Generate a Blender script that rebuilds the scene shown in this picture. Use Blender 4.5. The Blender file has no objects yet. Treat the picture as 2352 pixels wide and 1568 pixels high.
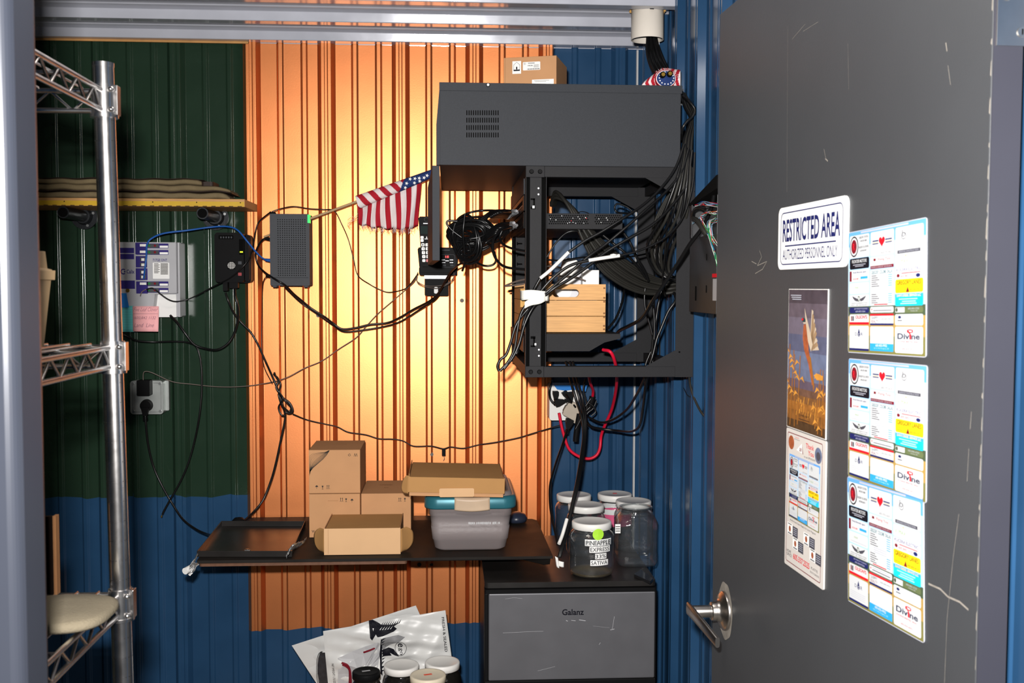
import bpy, math, random
from mathutils import Vector, Matrix
random.seed(7)
SC = bpy.context.scene
COL = SC.collection

# ---------------------------------------------------------------- camera
F = 2400.0                       # focal length in pixels of a 2352 x 1568 frame
YAW, PITCH, ROLL = math.radians(3.5), math.radians(3.0), math.radians(0.15)
EYE = Vector((0.0, 0.0, 1.52))
fwd = Vector((math.sin(YAW)*math.cos(PITCH), math.cos(YAW)*math.cos(PITCH), -math.sin(PITCH)))
rgt0 = Vector((math.cos(YAW), -math.sin(YAW), 0))
up0 = rgt0.cross(fwd)
rgt = rgt0*math.cos(ROLL) + up0*math.sin(ROLL)
up = rgt.cross(fwd)
cd = bpy.data.cameras.new('camera'); cam = bpy.data.objects.new('camera', cd); COL.objects.link(cam)
cd.sensor_width = 36.0; cd.lens = 36.0*F/2352.0; cd.clip_start = 0.02
cam.matrix_world = Matrix(((rgt.x, up.x, -fwd.x, EYE.x), (rgt.y, up.y, -fwd.y, EYE.y), (rgt.z, up.z, -fwd.z, EYE.z), (0, 0, 0, 1)))
cd.dof.use_dof = True; cd.dof.focus_distance = 2.75; cd.dof.aperture_fstop = 13.0
SC.camera = cam

# ---------------------------------------------------------------- world, flash, exposure
w = bpy.data.worlds.new('world'); SC.world = w; w.use_nodes = True
bg = w.node_tree.nodes['Background']; bg.inputs[0].default_value = (0.80, 0.88, 1.0, 1); bg.inputs[1].default_value = 0.07
fl = bpy.data.lights.new('camera_flash', 'AREA'); fl.shape = 'RECTANGLE'; fl.size = 0.05; fl.size_y = 0.03
fl.energy = 88.0; fl.color = (1.0, 0.97, 0.94)
flo = bpy.data.objects.new('camera_flash', fl); COL.objects.link(flo)
flo.location = EYE + rgt*(-0.045) + up*0.105 + fwd*0.02
flo.rotation_euler = (fwd).to_track_quat('-Z', 'Y').to_euler()
cl = bpy.data.lights.new('overhead_fill', 'AREA'); cl.shape = 'RECTANGLE'; cl.size = 0.5; cl.size_y = 0.3; cl.energy = 6.0; cl.color = (1.0, 0.9, 0.78)  # added unseen warm fill, no fixture; brightens box tops and other upward faces
clo = bpy.data.objects.new('overhead_fill', cl); COL.objects.link(clo); clo.location = (-0.25, 1.75, 2.22)
SC.view_settings.view_transform = 'Standard'; SC.view_settings.look = 'None'
SC.view_settings.gamma = 1.0; SC.view_settings.use_curve_mapping = False
SC.view_settings.exposure = 0.0
SC.cycles.max_bounces = 8; SC.cycles.transparent_max_bounces = 16
SC.cycles.caustics_reflective = False; SC.cycles.caustics_refractive = False
SC.cycles.sample_clamp_indirect = 1.2

# ---------------------------------------------------------------- helpers
def ray(x, y): return fwd + rgt*((x-1176.0)/F) - up*((y-784.0)/F)
def onY(x, y, Y): r = ray(x, y); return EYE + r*(Y/r.y)
def onX(x, y, X): r = ray(x, y); return EYE + r*(X/r.x)
def onZ(x, y, Z): r = ray(x, y); return EYE + r*((Z-EYE.z)/r.z)
def onP(x, y, P, N): r = ray(x, y); return EYE + r*((P-EYE).dot(N)/r.dot(N))
def RY(x0, y0, x1, y1, Y):
    """pixel rectangle on the plane Y -> X0, X1, Z0, Z1"""
    xm, ym = (x0+x1)/2, (y0+y1)/2
    return onY(x0, ym, Y).x, onY(x1, ym, Y).x, onY(xm, y1, Y).z, onY(xm, y0, Y).z

def srgb(r, g, b):
    f = lambda c: (c/12.92 if c <= 0.04045 else ((c+0.055)/1.055)**2.4)
    return (f(r/255), f(g/255), f(b/255), 1)

MATS = {}
def mat(name, rgb, rough=0.5, metal=0.0, var=0.06, scale=30, bump=0.0, bscale=200, spec=0.3, emit=0, coat=0, stretch=None, rvar=0.0):
    if name in MATS: return MATS[name]
    m = bpy.data.materials.new(name); m.use_nodes = True; nt = m.node_tree
    b = nt.nodes['Principled BSDF']; c = srgb(*rgb)
    b.inputs['Roughness'].default_value = rough; b.inputs['Metallic'].default_value = metal
    b.inputs['Specular IOR Level'].default_value = spec
    if coat: b.inputs['Coat Weight'].default_value = coat; b.inputs['Coat Roughness'].default_value = 0.12
    tc = nt.nodes.new('ShaderNodeTexCoord'); mp = nt.nodes.new('ShaderNodeMapping')
    nt.links.new(tc.outputs['Object'], mp.inputs[0])
    if stretch: mp.inputs['Scale'].default_value = stretch
    n = nt.nodes.new('ShaderNodeTexNoise'); n.inputs['Scale'].default_value = scale; n.inputs['Detail'].default_value = 5
    nt.links.new(mp.outputs[0], n.inputs['Vector'])
    r = nt.nodes.new('ShaderNodeMix'); r.data_type = 'RGBA'
    r.inputs[6].default_value = tuple(max(0, v*(1-var*2)) for v in c[:3])+(1,)
    r.inputs[7].default_value = tuple(min(1, v*(1+var*2)) for v in c[:3])+(1,)
    nt.links.new(n.outputs['Fac'], r.inputs[0]); nt.links.new(r.outputs[2], b.inputs['Base Color'])
    if rvar:
        mr = nt.nodes.new('ShaderNodeMapRange'); mr.inputs[3].default_value = rough-rvar; mr.inputs[4].default_value = rough+rvar
        nt.links.new(n.outputs['Fac'], mr.inputs[0]); nt.links.new(mr.outputs[0], b.inputs['Roughness'])
    if bump:
        n2 = nt.nodes.new('ShaderNodeTexNoise'); n2.inputs['Scale'].default_value = bscale; n2.inputs['Detail'].default_value = 3
        nt.links.new(mp.outputs[0], n2.inputs['Vector'])
        bp = nt.nodes.new('ShaderNodeBump'); bp.inputs['Strength'].default_value = bump; bp.inputs['Distance'].default_value = 0.002
        nt.links.new(n2.outputs['Fac'], bp.inputs['Height']); nt.links.new(bp.outputs[0], b.inputs['Normal'])
    if emit:
        b.inputs['Emission Color'].default_value = c; b.inputs['Emission Strength'].default_value = emit
    MATS[name] = m; return m

def clear_mat(name, rgb, body, rough=0.05, tint=0.5, g0=.04, g1=.6):
    """thin clear plastic: see-through with glossy reflection; 'body' is the milky share"""
    m = bpy.data.materials.new(name); m.use_nodes = True; nt = m.node_tree; nt.nodes.clear()
    o = nt.nodes.new('ShaderNodeOutputMaterial')
    tr = nt.nodes.new('ShaderNodeBsdfTransparent'); tr.inputs[0].default_value = tuple(1-(1-v)*tint for v in srgb(*rgb)[:3])+(1,)
    di = nt.nodes.new('ShaderNodeBsdfDiffuse'); di.inputs[0].default_value = srgb(*rgb)
    gl = nt.nodes.new('ShaderNodeBsdfGlossy'); gl.inputs['Roughness'].default_value = rough
    n = nt.nodes.new('ShaderNodeTexNoise'); n.inputs['Scale'].default_value = 14
    bp = nt.nodes.new('ShaderNodeBump'); bp.inputs['Strength'].default_value = 0.25; bp.inputs['Distance'].default_value = 0.004
    nt.links.new(n.outputs['Fac'], bp.inputs['Height']); nt.links.new(bp.outputs[0], gl.inputs['Normal'])
    a = nt.nodes.new('ShaderNodeMixShader'); a.inputs[0].default_value = body
    nt.links.new(tr.outputs[0], a.inputs[1]); nt.links.new(di.outputs[0], a.inputs[2])
    lw = nt.nodes.new('ShaderNodeLayerWeight'); lw.inputs[0].default_value = 0.25
    mr = nt.nodes.new('ShaderNodeMapRange'); mr.inputs[3].default_value = g0; mr.inputs[4].default_value = g1
    nt.links.new(lw.outputs['Facing'], mr.inputs[0])
    b = nt.nodes.new('ShaderNodeMixShader'); nt.links.new(mr.outputs[0], b.inputs[0])
    nt.links.new(a.outputs[0], b.inputs[1]); nt.links.new(gl.outputs[0], b.inputs[2]); nt.links.new(b.outputs[0], o.inputs[0])
    MATS[name] = m; return m

_TX = {}
def glyphs(s, bold):
    k = (s, bold)
    if k not in _TX:
        cu = bpy.data.curves.new('t', 'FONT'); cu.body = s; cu.offset = bold; cu.resolution_u = 3
        ob = bpy.data.objects.new('t', cu); me = ob.to_mesh()
        v = [(p.co.x, p.co.y) for p in me.vertices]; f = [tuple(q.vertices) for q in me.polygons]
        ob.to_mesh_clear(); bpy.data.objects.remove(ob); bpy.data.curves.remove(cu)
        _TX[k] = (v, f)
    return _TX[k]

def smooth_path(pts, step=6):
    P = [Vector(p) for p in pts]
    if len(P) < 3: return P
    out = []
    Q = [P[0]*2-P[1]] + P + [P[-1]*2-P[-2]]
    for i in range(1, len(Q)-2):
        for k in range(step):
            t = k/step; a, b, c, d = Q[i-1], Q[i], Q[i+1], Q[i+2]
            out.append(0.5*((2*b)+(c-a)*t+(2*a-5*b+4*c-d)*t*t+(3*b-a-3*c+d)*t**3))
    out.append(P[-1]); return out

class MB:
    def __init__(s, M=None): s.v = []; s.f = []; s.mi = []; s.sm = []; s.mats = []; s.M = M or Matrix.Identity(4)
    def add(s, vs, fs, m, smooth=False):
        o = len(s.v); s.v += [s.M @ Vector(v) for v in vs]
        if m not in s.mats: s.mats.append(m)
        k = s.mats.index(m)
        for f in fs: s.f.append(tuple(o+i for i in f)); s.mi.append(k); s.sm.append(smooth)
        return s
    def box(s, x0, x1, y0, y1, z0, z1, m):
        x0, x1 = min(x0, x1), max(x0, x1); y0, y1 = min(y0, y1), max(y0, y1); z0, z1 = min(z0, z1), max(z0, z1)
        return s.add([(x0,y0,z0),(x1,y0,z0),(x1,y1,z0),(x0,y1,z0),(x0,y0,z1),(x1,y0,z1),(x1,y1,z1),(x0,y1,z1)],
                     [(3,2,1,0),(4,5,6,7),(0,1,5,4),(1,2,6,5),(2,3,7,6),(3,0,4,7)], m)
    def prism(s, poly, a, b, m, axis='z', smooth=False):
        """poly (u,v) extruded a..b along axis; axis y: (u,v)->(x,z); axis x: (u,v)->(y,z)"""
        pt = {'z': lambda u, v, t: (u, v, t), 'y': lambda u, v, t: (u, t, v), 'x': lambda u, v, t: (t, u, v)}[axis]
        n = len(poly); vs = [pt(u, v, a) for u, v in poly]+[pt(u, v, b) for u, v in poly]
        fs = [tuple(range(n))[::-1], tuple(range(n, 2*n))]
        s.add(vs, fs, m)
        return s.add(vs, [(i, (i+1) % n, n+(i+1) % n, n+i) for i in range(n)], m, smooth)
    def rpoly(s, x0, x1, y0, y1, r, k=5):
        x0, x1 = min(x0, x1), max(x0, x1); y0, y1 = min(y0, y1), max(y0, y1)
        out = []
        for cx, cy, a in ((x1-r, y0+r, -90), (x1-r, y1-r, 0), (x0+r, y1-r, 90), (x0+r, y0+r, 180)):
            for i in range(k+1): t = math.radians(a+90*i/k); out.append((cx+r*math.cos(t), cy+r*math.sin(t)))
        return out
    def rbox(s, x0, x1, y0, y1, z0, z1, r, m, axis='z'):
        """rounded outline in the plane across axis"""
        if axis == 'z': return s.prism(s.rpoly(x0, x1, y0, y1, r), z0, z1, m, 'z')
        if axis == 'y': return s.prism(s.rpoly(x0, x1, z0, z1, r), y0, y1, m, 'y')
        return s.prism(s.rpoly(y0, y1, z0, z1, r), x0, x1, m, 'x')
    def tube(s, pts, r, m, n=8, caps=True, smooth=True):
        P = [Vector(p) for p in pts]; N = len(P); R = r if isinstance(r, (list, tuple)) else [r]*N
        vs = []; prev = None
        for i, p in enumerate(P):
            t = (P[min(i+1, N-1)]-P[max(i-1, 0)])
            if t.length < 1e-9: t = Vector((0, 0, 1))
            t.normalize()
            if prev is None: a = t.cross(Vector((0, 0, 1)) if abs(t.z) < .9 else Vector((1, 0, 0))).normalized()
            else: a = (prev-t*prev.dot(t)).normalized()
            prev = a; b = t.cross(a)
            for k in range(n): q = 2*math.pi*k/n; vs.append(p+(a*math.cos(q)+b*math.sin(q))*R[i])
        fs = [(i*n+k, i*n+(k+1) % n, (i+1)*n+(k+1) % n, (i+1)*n+k) for i in range(N-1) for k in range(n)]
        s.add(vs, fs, m, smooth)
        if caps: s.add(vs[:n], [tuple(range(n))[::-1]], m); s.add(vs[-n:], [tuple(range(n))], m)
        return s
    def cyl(s, p0, p1, r, m, n=24, r1=None, smooth=True): return s.tube([p0, p1], [r, r if r1 is None else r1], m, n, True, smooth)
    def lathe(s, prof, c, m, n=40, sq=None, smooth=True):
        """prof [(r,z)], sq(i)-> squareness exponent 2 = round"""
        vs = []; N = len(prof)
        for i, (r, z) in enumerate(prof):
            e = 2.0 if sq is None else sq[i]
            for k in range(n):
                t = 2*math.pi*k/n; cx, cy = math.cos(t), math.sin(t)
                g = (abs(cx)**e+abs(cy)**e)**(-1.0/e)
                vs.append((c[0]+r*g*cx, c[1]+r*g*cy, c[2]+z))
        return s.add(vs, [(i*n+k, i*n+(k+1) % n, (i+1)*n+(k+1) % n, (i+1)*n+k) for i in range(N-1) for k in range(n)], m, smooth)
    def grid(s, fn, nu, nv, mf, smooth=True):
        vs = [fn(i/nu, j/nv) for j in range(nv+1) for i in range(nu+1)]
        by = {}
        for j in range(nv):
            for i in range(nu):
                mm = mf((i+.5)/nu, (j+.5)/nv) if callable(mf) else mf
                if mm is None: continue
                a = j*(nu+1)+i; by.setdefault(mm.name, (mm, []))[1].append((a, a+1, a+nu+2, a+nu+1))
        for mm, fs in by.values():
            used = sorted({i for f in fs for i in f}); ix = {u: k for k, u in enumerate(used)}
            s.add([vs[u] for u in used], [tuple(ix[i] for i in f) for f in fs], mm, smooth)
        return s
    # flat print in the local xy plane at height z
    def rect(s, x0, x1, y0, y1, z, m): return s.add([(x0,y0,z),(x1,y0,z),(x1,y1,z),(x0,y1,z)], [(0,1,2,3)], m)
    def rrect(s, x0, x1, y0, y1, r, z, m): p = s.rpoly(x0, x1, y0, y1, r, 4); return s.add([(a,b,z) for a,b in p], [tuple(range(len(p)))], m)
    def poly(s, p, z, m): return s.add([(a,b,z) for a,b in p], [tuple(range(len(p)))], m)
    def disc(s, cx, cy, rx, ry, z, m, n=28, a0=0): return s.poly([(cx+rx*math.cos(a0+2*math.pi*k/n), cy+ry*math.sin(a0+2*math.pi*k/n)) for k in range(n)], z, m)
    def line(s, pts, w, z, m):
        for (a, b), (c, d) in zip(pts, pts[1:]):
            L = math.hypot(c-a, d-b) or 1; nx, ny = -(d-b)/L*w/2, (c-a)/L*w/2
            s.poly([(a-nx,b-ny),(c-nx,d-ny),(c+nx,d+ny),(a+nx,b+ny)], z, m)
        return s
    def outline(s, x0, x1, y0, y1, r, w, z, m):
        p = s.rpoly(x0, x1, y0, y1, r, 5); q = s.rpoly(x0+w, x1-w, y0+w, y1-w, max(r-w, .0001), 5); n = len(p)
        return s.add([(a,b,z) for a,b in p+q], [(i, (i+1) % n, n+(i+1) % n, n+i) for i in range(n)], m)
    def text(s, t, x0, x1, y0, y1, z, m, bold=0.0, rot=0, slant=0):
        v, f = glyphs(t, bold)
        if not v: return s
        ax, bx = min(p[0] for p in v), max(p[0] for p in v); ay, by_ = min(p[1] for p in v), max(p[1] for p in v)
        cx, cy = (x0+x1)/2, (y0+y1)/2; W, H = x1-x0, y1-y0
        out = []
        for x, y in v:
            u = ((x-ax)/max(bx-ax, 1e-6)-.5)*W; k = ((y-ay)/max(by_-ay, 1e-6)-.5)*H; u += slant*k
            c_, s_ = math.cos(rot), math.sin(rot)
            out.append((cx+u*c_-k*s_, cy+u*s_+k*c_, z))
        return s.add(out, f, m)
    def build(s, name, parent=None, bevel=0, seg=2, solid=0, label=None, auto=False):
        me = bpy.data.meshes.new(name); loc = Vector((0, 0, 0)); q_ = parent
        while q_: loc += q_.location; q_ = q_.parent
        me.from_pydata([tuple(v-loc) for v in s.v], [], s.f)
        for m in s.mats: me.materials.append(m)
        me.polygons.foreach_set('material_index', s.mi); me.polygons.foreach_set('use_smooth', s.sm); me.update()
        o = bpy.data.objects.new(name, me); COL.objects.link(o)
        if parent: o.parent = parent
        if solid:
            q = o.modifiers.new('solid', 'SOLIDIFY'); q.thickness = solid; q.offset = 0
        if bevel:
            q = o.modifiers.new('bevel', 'BEVEL'); q.width = bevel; q.segments = seg; q.limit_method = 'ANGLE'; q.angle_limit = math.radians(40)
        if label: o['label'] = label
        return o
    def local(s, name, parent, **k):
        """geometry already in the parent's own coordinates"""
        keep = s.v; q = parent.location.copy(); s.v = [v+q for v in s.v]; o = s.build(name, parent, **k); s.v = keep; return o

def thing(name, label, cat, loc=(0, 0, 0), group=None):
    o = bpy.data.objects.new(name, None); COL.objects.link(o); o.location = loc; o.empty_display_size = 0.03
    o['label'] = label; o['category'] = cat
    if group: o['group'] = group
    return o
def tag(o, label, cat, group=None):
    o['label'] = label; o['category'] = cat
    if group: o['group'] = group
    return o
def struct(o): o['kind'] = 'structure'; return o
def FY(Y): return Matrix(((1,0,0,0),(0,0,-1,Y),(0,1,0,0),(0,0,0,1)))      # local x,y,z -> X, Z, towards the viewer
def FX(X): return Matrix(((0,0,-1,X),(-1,0,0,0),(0,1,0,0),(0,0,0,1)))     # faces -X: local x -> -Y
def copy_tree(root, loc, rot=None, label=None):
    r = root.copy(); COL.objects.link(r); r.location = loc
    if rot is not None: r.rotation_euler = rot
    if label: r['label'] = label
    for ch in list(root.children):
        c = ch.copy(); COL.objects.link(c); c.parent = r
        for g in ch.children:
            d = g.copy(); COL.objects.link(d); d.parent = c
    return r

# ---------------------------------------------------------------- materials
green = mat('green_painted_steel', (36, 56, 42), .17, 0.1, .05, 8, spec=.9, rvar=.05)
blue = mat('blue_painted_steel', (38, 72, 106), .20, 0.1, .10, 9, spec=.6, rvar=.06)
copper = mat('copper_painted_steel', (228, 142, 88), .40, 0.93, .05, 12, bump=.035, bscale=240, spec=.6)
white_steel = mat('white_ceiling_steel', (188, 190, 200), .13, 0.1, .06, 12, spec=.7, rvar=.05)
grey_door = mat('dark_grey_door_paint', (62, 64, 67), .42, 0.0, .05, 5, bump=.06, bscale=300)
grey_edge = mat('grey_painted_edge', (48, 48, 56), .5, 0, .04, 10)
frame_grey = mat('grey_painted_jamb', (42, 45, 53), .30, 0.1, .04, 10)
chip = mat('chipped_bare_paint', (140, 134, 126), .7, 0, .25, 60, spec=.1)
chrome = mat('chrome_plated_steel', (225, 222, 220), .20, 1.0, .03, 60, rvar=.04)
dull_chrome = mat('dull_zinc', (170, 172, 172), .35, 1.0, .08, 40, rvar=.08)
steel = mat('satin_steel', (196, 190, 184), .28, 1.0, .06, 50)
char = mat('charcoal_powder_coat', (55, 57, 61), .6, 0, .06, 300, bump=.12, bscale=900, spec=.08)
rackblk = mat('black_powder_coat', (38, 38, 40), .55, 0, .05, 200, bump=.10, bscale=900, spec=.1)
blk = mat('black_plastic', (19, 19, 20), .5, 0, .05, 80, spec=.05)
deep = mat('black_recess', (5, 5, 5), .9, 0, .02, spec=.1)
rubber = mat('black_cable_jacket', (17, 17, 18), .30, 0, .05, 60, spec=.4)
dustyr = mat('dusty_black_cable_jacket', (38, 37, 34), .5, 0, .08, 60, spec=.3)
bluecab = mat('blue_cable_jacket', (28, 84, 160), .4)
redcab = mat('red_cable_jacket', (214, 22, 54), .38)
greycab = mat('grey_cable_jacket', (110, 98, 92), .5)
wood = mat('pale_board_wood', (186, 140, 88), .55, 0, .14, 30, stretch=(1, 6, 12))
crate_w = mat('crate_wood', (206, 156, 98), .55, 0, .16, 10, stretch=(1.4, 6, 22))
paleply = mat('ply_edge', (150, 120, 84), .6, 0, .2, 30)
yellow = mat('yellow_tape_print', (196, 158, 40), .5)
iron = mat('black_iron_pipe', (40, 42, 45), .42, .5, .1, 60, bump=.2, bscale=150)
khaki = mat('khaki_canvas', (112, 98, 72), .9, 0, .12, 40, bump=.5, bscale=500)
dbrown = mat('dark_leather_trim', (44, 32, 26), .6)
card = mat('brown_cardboard', (190, 142, 100), .75, 0, .04, 20, bump=.05, bscale=200)
cardin = mat('brown_cardboard_inside', (172, 128, 78), .8, 0, .04, 20)
cardedge = mat('cardboard_edge', (128, 88, 54), .8)
ink = mat('dark_ink', (60, 56, 52), .6, spec=.08)
white = mat('white_paper', (236, 236, 234), .55, 0, .02)
whitep = mat('white_plastic', (232, 230, 226), .38, 0, .02)
cream = mat('cream_plastic', (226, 214, 190), .42, 0, .05)
lightg = mat('light_grey_enamel', (176, 176, 180), .4, .2, .03)
midg = mat('mid_grey_plastic', (74, 76, 80), .55, 0, .04, 80, spec=.05)
purple = mat('violet_print', (52, 44, 112), .5, spec=.08)
navy = mat('navy_print', (30, 36, 92), .45, spec=.08)
red = mat('red_print', (206, 26, 40), .5, spec=.08)
maroon = mat('maroon_print', (116, 26, 38), .5, spec=.08)
blackink = mat('black_print', (20, 20, 28), .5, spec=.08)
teal = mat('teal_lid_plastic', (46, 106, 118), .34, 0.2, .04, 20)
beige = mat('beige_latch_plastic', (190, 166, 140), .4)
tealp = mat('teal_paper', (96, 190, 190), .7)
pinkp = mat('pink_paper', (244, 176, 178), .7)
bluetape = mat('blue_masking_tape', (26, 116, 196), .6)
flagred = mat('flag_red_cloth', (168, 22, 40), .85, bump=.3, bscale=600)
flagwhite = mat('flag_white_cloth', (226, 214, 214), .85, bump=.3, bscale=600)
flagblue = mat('flag_blue_cloth', (30, 52, 104), .85, bump=.3, bscale=600)
stickw = mat('flag_stick_wood', (176, 148, 110), .6)
brass = mat('brass', (206, 164, 76), .3, 1.0)
led_g = mat('green_light', (30, 230, 90), .4, emit=1.2)
led_y = mat('yellow_green_light', (200, 230, 30), .4, emit=1.0)
led_r = mat('red_light', (255, 20, 20), .4, emit=2.0)
tabletop = mat('scuffed_black_table', (32, 29, 27), .6, 0, .25, 14, rvar=.1, spec=.1)
lamin = mat('worn_laminate_edge', (104, 74, 58), .4, .1, .2, 60)
foil = mat('crumpled_foil_tape', (190, 190, 190), .3, .9, .1, 60, bump=.8, bscale=90)
fridgeg = mat('grey_stainless_door', (96, 96, 100), .42, .3, .06, 12, rvar=.06)
jar = clear_mat('clear_jar_plastic', (225, 230, 232), .018, .07, .3, .06, .75)
binp = clear_mat('milky_bin_plastic', (172, 162, 162), .46, .45, .3, .02, .2)
cord_gold = mat('residue', (120, 96, 40), .6)
mylar = mat('silver_white_mylar', (206, 206, 204), .38, .0, .05, 12, bump=.06, bscale=16, spec=.5)
smokejar = clear_mat('smoky_jar_plastic', (60, 58, 54), .18, .06, .8)
clearplug = clear_mat('clear_connector_plastic', (220, 226, 230), .25, .08, .3)
pvc = mat('white_pvc', (226, 218, 206), .38, 0, .04, 8)
foam = mat('tan_foam', (196, 152, 88), .9, bump=.6, bscale=120)
dotg = mat('lime_green_sticker', (170, 226, 60), .6)
pinkj = mat('pink_label', (236, 92, 140), .6)
caulk = mat('white_caulk', (186, 186, 186), .5)
plyt = mat('pine_strip', (190, 140, 84), .6, 0, .2, 20)
tanpl = mat('tan_plastic_tub', (164, 138, 102), .6)
# ================================================================ THE ROOM
YB = 3.25                                   # back wall sheet
ribX = [onY(753, 600, YB).x + k*(onY(1089, 600, YB).x-onY(753, 600, YB).x)/2 for k in range(-6, 6)]
PER = ribX[1]-ribX[0]
XR = onY(1478, 600, YB).x                   # right wall sheet
XL, ZC = -1.75, 1.52 + 0.760
XFL, XFR, YF = onY(98, 784, 1.04).x, 0.575, 1.0        # doorway sides and wall line

def sheet_profile(a, b, start, major=.0195):
    """[(position, height)] of ribbed steel sheet between a and b, ribs at start + k*PER"""
    pts = []
    k = int((a-start)/PER)-1
    while start+k*PER < b+PER:
        c = start+k*PER
        for d, h in ((-.0265, 0), (-.0150, major), (-.0052, major), (-.0040, major-.002), (.0040, major-.002), (.0052, major), (.0150, major), (.0265, 0)):
            pts.append((c+d, h))
        for q in (.0855, .1575):
            for d, h in ((-.0105, 0), (-.0055, .0042), (.0055, .0042), (.0105, 0)): pts.append((c+q+d, h))
        k += 1
    pts = [p for p in pts if a < p[0] < b]
    return [(a, 0)]+pts+[(b, 0)]

def sheet_mods(o):
    # pressed sheet has rounded creases
    me = o.data
    import bmesh
    bm = bmesh.new(); bm.from_mesh(me); bmesh.ops.remove_doubles(bm, verts=bm.verts, dist=1e-5); bm.to_mesh(me); bm.free()
    for p in me.polygons: p.use_smooth = True
    q = o.modifiers.new('bevel', 'BEVEL'); q.width = .0032; q.segments = 3; q.limit_method = 'ANGLE'; q.angle_limit = math.radians(12); q.use_clamp_overlap = True
    q = o.modifiers.new('wn', 'WEIGHTED_NORMAL'); q.keep_sharp = False; q.weight = 100
    return o
zb = lambda x, y: onY(x, y, YB).z
def wall_piece(mb, x0, x1, zlo, zhi, m, flat=False):
    prof = [(x0, 0), (x1, 0)] if flat else sheet_profile(x0, x1, ribX[0])
    prof2 = []
    for (xa, ha), (xb, hb) in zip(prof, prof[1:]): prof2.append((xa, ha))
    prof2.append(prof[-1])
    vs = []
    for x, h in prof2: vs += [(x, YB-h, zlo(x)), (x, YB-h, zhi(x))]
    mb.add(vs, [(2*i, 2*i+2, 2*i+3, 2*i+1) for i in range(len(prof2)-1)], m)
def bnd(xa, ya, xb, yb, wob, seed):
    A, B = onY(xa, ya, YB), onY(xb, yb, YB)
    return lambda x: A.z+(B.z-A.z)*(x-A.x)/(B.x-A.x)+wob*(math.sin(x*37+seed)+.6*math.sin(x*83+seed*2))
top = lambda x: ZC+.02
gb = bnd(105, 1142, 580, 1137, .004, 1); cb = bnd(597, 1446, 1100, 1427, .003, 4)
xg = onY(574, 600, YB).x; xc = onY(1270, 600, YB).x
low = lambda x: 0.0
xg = ribX[5]-.0265 if abs(ribX[5]-xg) < .08 else xg
mb = MB()
wall_piece(mb, XL, xg, low, gb, blue); wall_piece(mb, XL, xg, gb, top, green)
wall_piece(mb, xg, xc, low, cb, blue); wall_piece(mb, xg, xc, cb, top, copper)
wall_piece(mb, xc, XR, low, top, blue)
sheet_mods(struct(mb.build('wall_back')))
# ribbed right wall, facing -X
mb = MB(); prof = sheet_profile(YF+.05, YB, 2.50)
vs = []
for y, h in prof: vs += [(XR-h, y, 0), (XR-h, y, ZC+.02)]
mb.add(vs, [(2*i, 2*i+1, 2*i+3, 2*i+2) for i in range(len(prof)-1)], blue)
sheet_mods(struct(mb.build('wall_right')))
mb = MB(); prof = sheet_profile(YF+.05, YB, 2.48); vs = []
for y, h in prof: vs += [(XL+h, y, 0), (XL+h, y, ZC+.02)]
mb.add(vs, [(2*i, 2*i+2, 2*i+3, 2*i+1) for i in range(len(prof)-1)], green)
struct(mb.build('wall_left'))
# ceiling: ribs run along X and hang down
mb = MB(); prof = [(YF, 0)]; c_ = 3.221-9*.2275
while c_ < YB:
    prof += [(c_-.0235, 0), (c_-.0185, .026), (c_+.0185, .026), (c_+.0235, 0)]
    for q_ in (.078, .150): prof += [(c_+q_-.009, 0), (c_+q_-.006, .004), (c_+q_+.006, .004), (c_+q_+.009, 0)]
    c_ += .2275
prof = [p_ for p_ in prof if YF <= p_[0] < YB]+[(YB, .026)]; prof.sort(key=lambda p_: p_[0])
vs = []
for y, h in prof: vs += [(XL, y, ZC-h), (XR, y, ZC-h)]
mb.add(vs, [(2*i, 2*i+2, 2*i+3, 2*i+1) for i in range(len(prof)-1)], white_steel)
sheet_mods(struct(mb.build('ceiling')))
floorm = mat('grey_concrete', (110, 106, 100), .8, 0, .15, 6, bump=.3)
struct(MB().box(XL-.1, XR+.3, -.6, YB+.1, -.06, 0, floorm).build('floor'))
# front wall with the doorway
struct(MB().box(XL, XFL-.16, YF-.10, YF+.05, 0, ZC+.02, blue).build('wall_front_left'))
struct(MB().box(XFR+.02, XFR+.9, YF-.06, YF+.05, 0, 2.5, blue).build('wall_front_right'))
struct(MB().box(XFL-.16, XFR+.02, YF-.10, YF+.05, 2.16, ZC+.02, blue).build('wall_front_top'))
# grey steel jamb on the left: a rounded stop and the reveal behind it
xa = onY(34, 700, .86).x
j = [(XFL-.17, .86), (xa-.010, .86), (xa-.003, .863), (xa, .870), (xa+.001, .912), (XFL, .918), (XFL, 1.04), (XFL-.17, 1.04)]
struct(MB().prism(j, 0, 2.1, frame_grey, 'z').build('trim_1', bevel=.004, seg=3))
struct(MB().box(XFL-.17, XFR+.02, .90, 1.04, 2.10, 2.16, frame_grey).build('trim_2', bevel=.003))
# pine strip on top of the green sheet, caulked corner
a, b, c, d = RY(78, 90, 572, 108, 3.235)
struct(MB().box(XL, b, 3.222, 3.2285, ZC-.0335, ZC-.026, plyt).build('trim_3', bevel=.002))
struct(MB().box(onY(1458, 600, 3.24).x, onY(1462, 600, 3.24).x, 3.238, 3.25, 0, ZC-.03, caulk).build('trim_4'))
screw_m = mat('dull_screw_steel', (110, 106, 102), .6, .3, .08, 40, spec=.2)
def screws(name, pts):
    for x, y in pts:
        p = onY(x, y, YB-.001)
        s = MB().cyl((p.x, p.y, p.z), (p.x, p.y-.005, p.z), .0042, screw_m, 6, smooth=False).cyl((p.x, p.y-.001, p.z), (p.x, p.y-.0018, p.z), .0065, screw_m, 14)
        tag(s.build('wall_screw'), 'small hex head screw driven into the ribbed back wall sheet', 'screw', 'screws in the back wall')
screws('wall_screw', [(1061, 690), (731, 724), (963, 1296), (990, 1296), (991, 1043)])

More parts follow.
